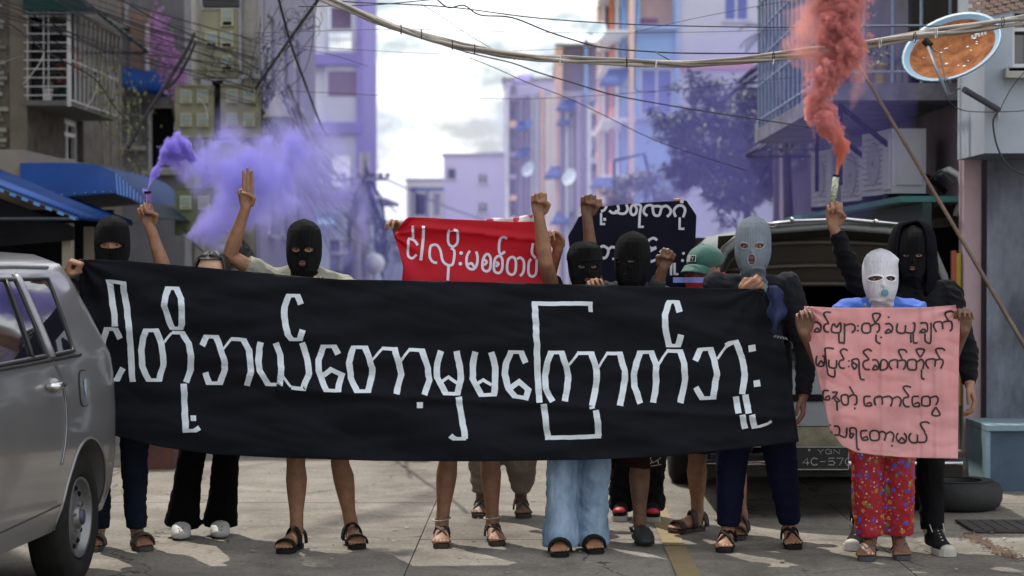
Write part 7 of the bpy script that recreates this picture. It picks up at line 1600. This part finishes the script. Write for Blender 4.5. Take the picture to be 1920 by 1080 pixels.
strokes(B,(1500,570,7.2),[[(188,245),(240,250),(280,290),(275,360),(250,375),(195,372),(232,325),(272,372)],[(420,115),(350,108),(322,145),(385,258),(345,270),(320,320),(345,370),(392,378)],[(455,262),(432,300),(432,375),(540,380),(550,268),(528,265),(495,312),(455,262)],['w',3.5,(600,258),(598,510),(565,520),(530,515),(525,400)],[(600,295),(680,268),(735,290),(740,350),(698,388)],['q',783,295,24],['q',783,360,24],['c',(855,270),(940,270),(948,375),(865,388),(835,340)],[(945,310),(1010,268),(1065,275),(1070,350),(1032,388)],['w',3.5,(1015,258),(980,150),(1030,125),(1085,150),(1015,258)],[(1030,410),(1030,500),(1085,538)],['q',1095,450,24],
 [(228,700),(215,780),(235,830),(320,830),(330,720),(300,702)],[(240,828),(285,770),(325,822)],['w',3.5,(460,602),(350,595),(340,660),(370,900),(390,960),(465,982),(470,885)],[(390,750),(390,830),(420,860),(485,858),(495,755)],[(645,632),(600,605),(545,640),(590,742),(545,762),(525,810),(550,862),(605,865)],['q',660,768,22],['q',658,845,22],[(740,800),(700,812),(718,860),(740,878),(768,830),(735,800),(705,780),(710,752),(790,752),(800,900),(820,1010),(875,1020)],[(970,640),(920,610),(855,650),(928,742),(870,772),(850,820),(880,878),(945,885)],[(975,755),(1030,755),(1060,800),(1058,872),(985,885),(1015,830),(1058,872)]],wr,mp,True)
strokes(B,(1650,570,7.2),[['q',118,178,24],[(72,270),(130,266),(168,310),(160,372),(130,385),(72,388),(115,342),(155,378)],[(238,262),(225,330),(240,382),(330,388),(345,285)],[(345,382),(450,385),(470,270),(440,258)],[(415,410),(418,525)],['w',3.5,(450,400),(455,520),(510,520)],[(542,258),(620,255),(642,300),(630,372),(542,382),(590,338),(625,378)],['w',3.5,(690,250),(685,505),(640,522),(610,490),(608,400)],[(762,378),(725,300),(745,250),(830,245),(850,342)],[(850,250),(890,235),(962,240),(972,330),(940,368)],[(1000,115),(950,98),(878,130),(925,228)],
 ['c',(15,772),(60,752),(100,790),(97,860),(50,888),(5,882)],[(162,888),(125,830),(140,770),(230,758),(235,868)],[(235,770),(330,758),(348,820),(315,888)],[(365,658),(330,618),(252,630),(300,742)],['c',(385,758),(480,758),(492,860),(470,888),(390,882),(370,820)],[(490,790),(560,748),(592,800),(575,882)],['w',3.5,(545,722),(490,625),(540,605),(600,625),(545,722)],['w',3.5,(560,885),(565,1000),(605,1012)],[(657,872),(620,810),(635,755),(740,748),(740,848)],[(740,760),(830,745),(852,790),(820,872)],[(880,628),(830,598),(752,620),(810,732)]],wr,mp,True)
strokes(B,(1510,710,7.2),[[(318,162),(245,165),(240,250),(260,282),(325,282),(315,233),(268,262)],[(362,185),(428,185),(405,230),(368,265),(400,240),(458,300),(420,308),(390,268)],[(425,310),(432,432)],['c',(495,225),(572,228),(575,342),(515,348),(485,290)],[(580,250),(640,218),(690,240),(692,330),(658,352)],[(595,102),(655,208)],['q',668,402,26],[(882,240),(800,245),(795,330),(820,367),(892,362),(875,323),(825,342)],[(952,358),(930,310),(945,258),(1030,250),(1040,352)],
 ['q',335,628,22],['q',355,720,22],[(382,642),(440,645),(462,690),(448,760),(392,755)],[(450,755),(500,782),(550,782),(562,658)],[(610,740),(602,775),(620,802),(652,750),(612,738),(605,670),(682,680),(690,800),(700,940),(735,957)],[(838,700),(755,710),(755,790),(780,828),(842,822),(825,783),(775,803)],['c',(890,708),(982,713),(992,820),(900,832),(872,780)]],wr,mp,True)
strokes(B,(1640,710,7.2),[[(12,362),(2,262),(90,243),(105,352)],[(105,255),(200,238),(238,290),(215,378)],[(235,275),(310,243),(358,290),(335,378)],[(492,115),(420,98),(388,130),(460,238),(400,262),(385,320),(415,372),(472,378)],[(597,240),(518,245),(508,320),(530,372),(602,372),(590,323),(535,343)],['c',(650,248),(737,248),(742,357),(648,362),(635,310)],[(740,262),(830,238),(857,290),(825,358)],['w',3.5,(825,382),(772,472),(820,502),(882,482),(825,382)],
 [(50,742),(100,713),(152,750),(130,838)],[(155,750),(210,718),(258,760),(240,853)],['q',235,905,24],[(318,733),(293,780),(320,853),(410,862),(427,780),(395,733)],[(320,853),(365,798),(415,853)],[(492,733),(463,790),(490,853),(570,858),(577,752)],[(575,857),(682,853),(702,780),(670,725)],[(740,605),(690,583),(618,610),(680,722)]],wr,mp,True)
tm__=M('ink_black',(.02,.013,.014),.6,.1,bump=0)
for q_ in B: q_.build('pen_stroke',tm__,pt_)
# ================================================================= SMOKE
def nd(t,typ,**kw):
  n=t.nodes.new(typ)
  for k,v in kw.items(): setattr(n,k,v)
  return n
def mathn(t,op,a,b=None,c=None,clamp=False):
  n=t.nodes.new('ShaderNodeMath'); n.operation=op; n.use_clamp=clamp
  for i,x in enumerate((a,b,c)):
    if x is None: continue
    if isinstance(x,(int,float)): n.inputs[i].default_value=x
    else: t.links.new(x,n.inputs[i])
  return n.outputs[0]
def plume(name,label,pts,axis,col,dens,amp,sc,step,root_label_cat='smoke',contrast=3.0,hullk=1.7,aniso=.15,col0=None,billow=0):
  """smoke plume whose density follows a spine; pts=(px,py,Y,radius), monotone along the world axis; noise billows its edge"""
  W_=[(P(a,b,c),r) for a,b,c,r in pts]; W_.sort(key=lambda q:q[0][axis]); base=W_[0][0].copy()
  A0,A1=W_[0][0][axis],W_[-1][0][axis]; oth=[k for k in range(3) if k!=axis]
  mb=MB(); seg=[]
  mb.tube([q[0] for q in W_],[max(q[1]*hullk,.02) for q in W_],18,rcap=True)
  m=bpy.data.materials.new(name); m.use_nodes=True; t=m.node_tree; t.nodes.clear(); o=t.nodes.new('ShaderNodeOutputMaterial'); v=t.nodes.new('ShaderNodeVolumePrincipled'); t.links.new(v.outputs[0],o.inputs['Volume'])
  v.inputs['Color'].default_value=(*col,1); v.inputs['Anisotropy'].default_value=aniso
  tc=t.nodes.new('ShaderNodeTexCoord'); sx=t.nodes.new('ShaderNodeSeparateXYZ')
  n1=t.nodes.new('ShaderNodeTexNoise'); n1.inputs['Scale'].default_value=sc*.45; n1.inputs['Detail'].default_value=2; t.links.new(tc.outputs['Object'],n1.inputs[0])
  # warp the position a little
  vm=t.nodes.new('ShaderNodeVectorMath'); vm.operation='SUBTRACT'; t.links.new(n1.outputs['Color'],vm.inputs[0]); vm.inputs[1].default_value=(.5,.5,.5)
  vs=t.nodes.new('ShaderNodeVectorMath'); vs.operation='SCALE'; t.links.new(vm.outputs[0],vs.inputs[0]); vs.inputs['Scale'].default_value=.55/sc
  va=t.nodes.new('ShaderNodeVectorMath'); va.operation='ADD'; t.links.new(tc.outputs['Object'],va.inputs[0]); t.links.new(vs.outputs[0],va.inputs[1]); t.links.new(va.outputs[0],sx.inputs[0])
  u=mathn(t,'MULTIPLY_ADD',sx.outputs[axis],1/(A1-A0),0.0,True)
  def curve(vals):
    lo,hi=min(vals),max(vals); hi=hi if hi>lo else lo+1e-4
    c=t.nodes.new('ShaderNodeFloatCurve'); cu=c.mapping.curves[0]; pt_=[((W_[i][0][axis]-A0)/(A1-A0),(vals[i]-lo)/(hi-lo)) for i in range(len(W_))]
    cu.points[0].location=pt_[0]; cu.points[1].location=pt_[-1]
    for q in pt_[1:-1]: cu.points.new(*q)
    c.mapping.update(); t.links.new(u,c.inputs['Value']); return mathn(t,'MULTIPLY_ADD',c.outputs[0],hi-lo,lo)
  c0=curve([q[0][oth[0]]-base[oth[0]] for q in W_]); c1=curve([q[0][oth[1]]-base[oth[1]] for q in W_]); rr=curve([q[1] for q in W_])
  dx=mathn(t,'SUBTRACT',sx.outputs[oth[0]],c0); dy=mathn(t,'SUBTRACT',sx.outputs[oth[1]],c1)
  r=mathn(t,'DIVIDE',mathn(t,'SQRT',mathn(t,'ADD',mathn(t,'MULTIPLY',dx,dx),mathn(t,'MULTIPLY',dy,dy))),rr)
  n2=t.nodes.new('ShaderNodeTexNoise'); n2.inputs['Scale'].default_value=sc; n2.inputs['Detail'].default_value=7; n2.inputs['Roughness'].default_value=.60; n2.inputs['Distortion'].default_value=.35; t.links.new(tc.outputs['Object'],n2.inputs[0])
  k=mathn(t,'MULTIPLY',mathn(t,'SUBTRACT',n2.outputs[0],.5),amp)
  if billow:
    for (q_,w_) in ((.55,1.0),(1.3,.55),(2.9,.3)):
      vo=t.nodes.new('ShaderNodeTexVoronoi'); vo.inputs['Scale'].default_value=sc*q_; t.links.new(va.outputs[0] if q_<1 else tc.outputs['Object'],vo.inputs[0])
      k=mathn(t,'ADD',k,mathn(t,'MULTIPLY',mathn(t,'SUBTRACT',.42,vo.outputs['Distance']),billow*w_))
  d=mathn(t,'MULTIPLY',mathn(t,'ADD',mathn(t,'SUBTRACT',1.0,r),k),contrast,None,True)
  t.links.new(mathn(t,'MULTIPLY',d,dens),v.inputs['Density'])
  if col0:
    mr=t.nodes.new('ShaderNodeMixRGB'); t.links.new(mathn(t,'MULTIPLY',u,col0[1],None,True),mr.inputs[0]); mr.inputs[1].default_value=(*col0[0],1); mr.inputs[2].default_value=(*col,1); t.links.new(mr.outputs[0],v.inputs['Color'])
  ob=mb.build(name,m,None); 
  for vv in ob.data.vertices: vv.co-=base
  ob.location=base; dims=max(ob.data.vertices,key=lambda q:q.co.length).co.length
  bb=[max(q.co[i] for q in ob.data.vertices)-min(q.co[i] for q in ob.data.vertices) for i in range(3)]
  m.cycles.volume_step_rate=step/(max(bb)/10.0) if False else step/ (sum(bb)/3/10.0)
  ob['kind']='stuff'; ob['label']=label; ob['category']=root_label_cat; return ob
plume('violet_smoke','dense violet smoke pouring out of the violet flare tube',[(276,357,9.9,.013),(281,342,9.9,.024),(290,322,9.92,.042),(303,302,9.94,.060),(318,284,9.96,.074),(335,276,9.98,.085),(352,284,10.02,.07),(366,296,10.05,.03),(374,300,10.06,.006)],0,(.44,.36,.98),75,1.6,26,.006,contrast=2.0,billow=.95,hullk=2.0)
plume('violet_smoke','thick violet smoke cloud drifting over the lower meter box towards the salute giver',[(300,275,10.02,.01),(312,278,10.04,.06),(335,290,10.08,.11),(365,305,10.2,.15),(400,312,10.3,.17),(435,318,10.45,.19),(480,315,10.6,.18),(530,300,10.8,.18),(570,290,11,.09),(600,285,11.1,.01)],0,(.44,.41,.98),12,3.6,9,.022,contrast=1.5,hullk=1.6,billow=.7)
plume('violet_smoke','lower lobe of violet smoke hanging behind the salute giver\'s elbow',[(350,440,10.5,.01),(362,438,10.5,.05),(380,425,10.5,.11),(415,405,10.5,.15),(455,380,10.55,.16),(500,370,10.7,.12),(550,380,10.9,.05),(565,380,10.9,.01)],0,(.50,.47,.98),13,3.0,10,.022,contrast=1.8)
plume('violet_smoke','thin violet smoke trailing up across the banded tower behind the salute giver',[(345,330,11.4,.02),(380,328,11.5,.22),(430,330,11.8,.34),(520,320,12.3,.42),(600,335,12.8,.46),(660,370,13.5,.36),(700,400,14,.1),(710,400,14,.01)],0,(.48,.46,.97),2.6,3.4,3.6,.10,contrast=1.2)
plume('coral_smoke','dense coral red smoke column rising from the raised flare to the picture top',[(1569,328,9.955,.011),(1570,314,9.955,.018),(1574,300,9.96,.030),(1575,284,9.97,.044),(1568,262,9.98,.068),(1556,240,9.985,.082),(1543,218,10,.084),(1537,192,10.02,.078),(1540,166,10.02,.088),(1558,144,10.02,.112),(1572,118,10.02,.118),(1578,90,10.02,.124),(1576,62,10.03,.126),(1574,34,10.05,.140),(1578,0,10.06,.15),(1580,-45,10.08,.17)],2,(.99,.46,.44),70,1.6,17,.010,contrast=2.4,hullk=1.9,col0=((.97,.28,.07),4.0),billow=.95)
plume('coral_smoke','thin coral wisps fraying off the left side of the coral smoke column',[(1530,262,10.05,.005),(1524,235,10.05,.05),(1526,200,10.06,.06),(1528,140,10.08,.08),(1524,90,10.1,.13),(1530,40,10.12,.16),(1534,-30,10.15,.18)],2,(.98,.50,.46),9,3.6,9,.024,contrast=1.3,billow=.9)
plume('coral_smoke','thin coral wisps curling off the right side of the coral smoke column',[(1592,215,10.05,.005),(1598,185,10.05,.05),(1608,140,10.06,.08),(1608,90,10.08,.07),(1606,40,10.1,.08),(1606,-30,10.12,.10)],2,(.98,.50,.46),6,3.6,10,.024,contrast=1.3,billow=.9)
# drifting violet haze: soft homogeneous lenses of thin smoke hanging in the street
def smoke_h(name,col,dens):
  m=bpy.data.materials.new(name); m.use_nodes=True; t=m.node_tree; t.nodes.clear(); o=t.nodes.new('ShaderNodeOutputMaterial'); v=t.nodes.new('ShaderNodeVolumePrincipled')
  v.inputs['Color'].default_value=(*col,1); v.inputs['Anisotropy'].default_value=.1; t.links.new(v.outputs[0],o.inputs['Volume']); v.inputs['Density'].default_value=dens; m.cycles.homogeneous_volume=True; return m
def lens(label,px,py,Y,rx,ry,rz,dens,col=(.30,.29,.84)):
  o=MB().ell(P(px,py,Y),(rx,ry,rz),None,40,24).build('violet_haze',smoke_h('violet_haze_%d'%px,col,dens),smooth=True); o['kind']='stuff'; o['label']=label; o['category']='smoke'
lens('violet haze hanging over the street in front of the mango tree',1450,320,22,1.9,1.2,1.7,.21)
lens('violet haze spreading up the wall of the orange balcony block',1400,260,34,3.0,2.4,3.2,.05,(.50,.50,.95))
lens('violet haze drifting before the flats far down the street',1060,360,48,3.6,4,3.2,.034,(.50,.50,.95))
lens('violet haze before the lower storeys of the banded tower',600,330,34,1.7,2.2,2.8,.055)
lens('violet haze lying low before the far utility pole',660,440,40,2.6,3,2.2,.045)
lens('violet haze floating before the railed balcony',1560,170,12.7,.55,.35,.9,.30,(.22,.20,.66))
# ================================================================= GROUPS
GR={'person':'masked marchers in the street','cable':'cables strung over the street','satellite dish':'satellite dishes on the buildings','awning':'sheet metal awnings over the street','potted plant':'potted plants on the balconies','utility pole':'concrete utility poles','rope':'white ropes tied to the fittings','smoke flare':'hand held smoke flares','bush':'bushes at the far pole','palm':'spiky palms on the right side','laundry':'laundry hung out on balconies'}
for o in bpy.data.objects:
  if o.parent is None and o.get('category') in GR and not o.get('group') and o.get('kind')!='stuff': o['group']=GR[o['category']]
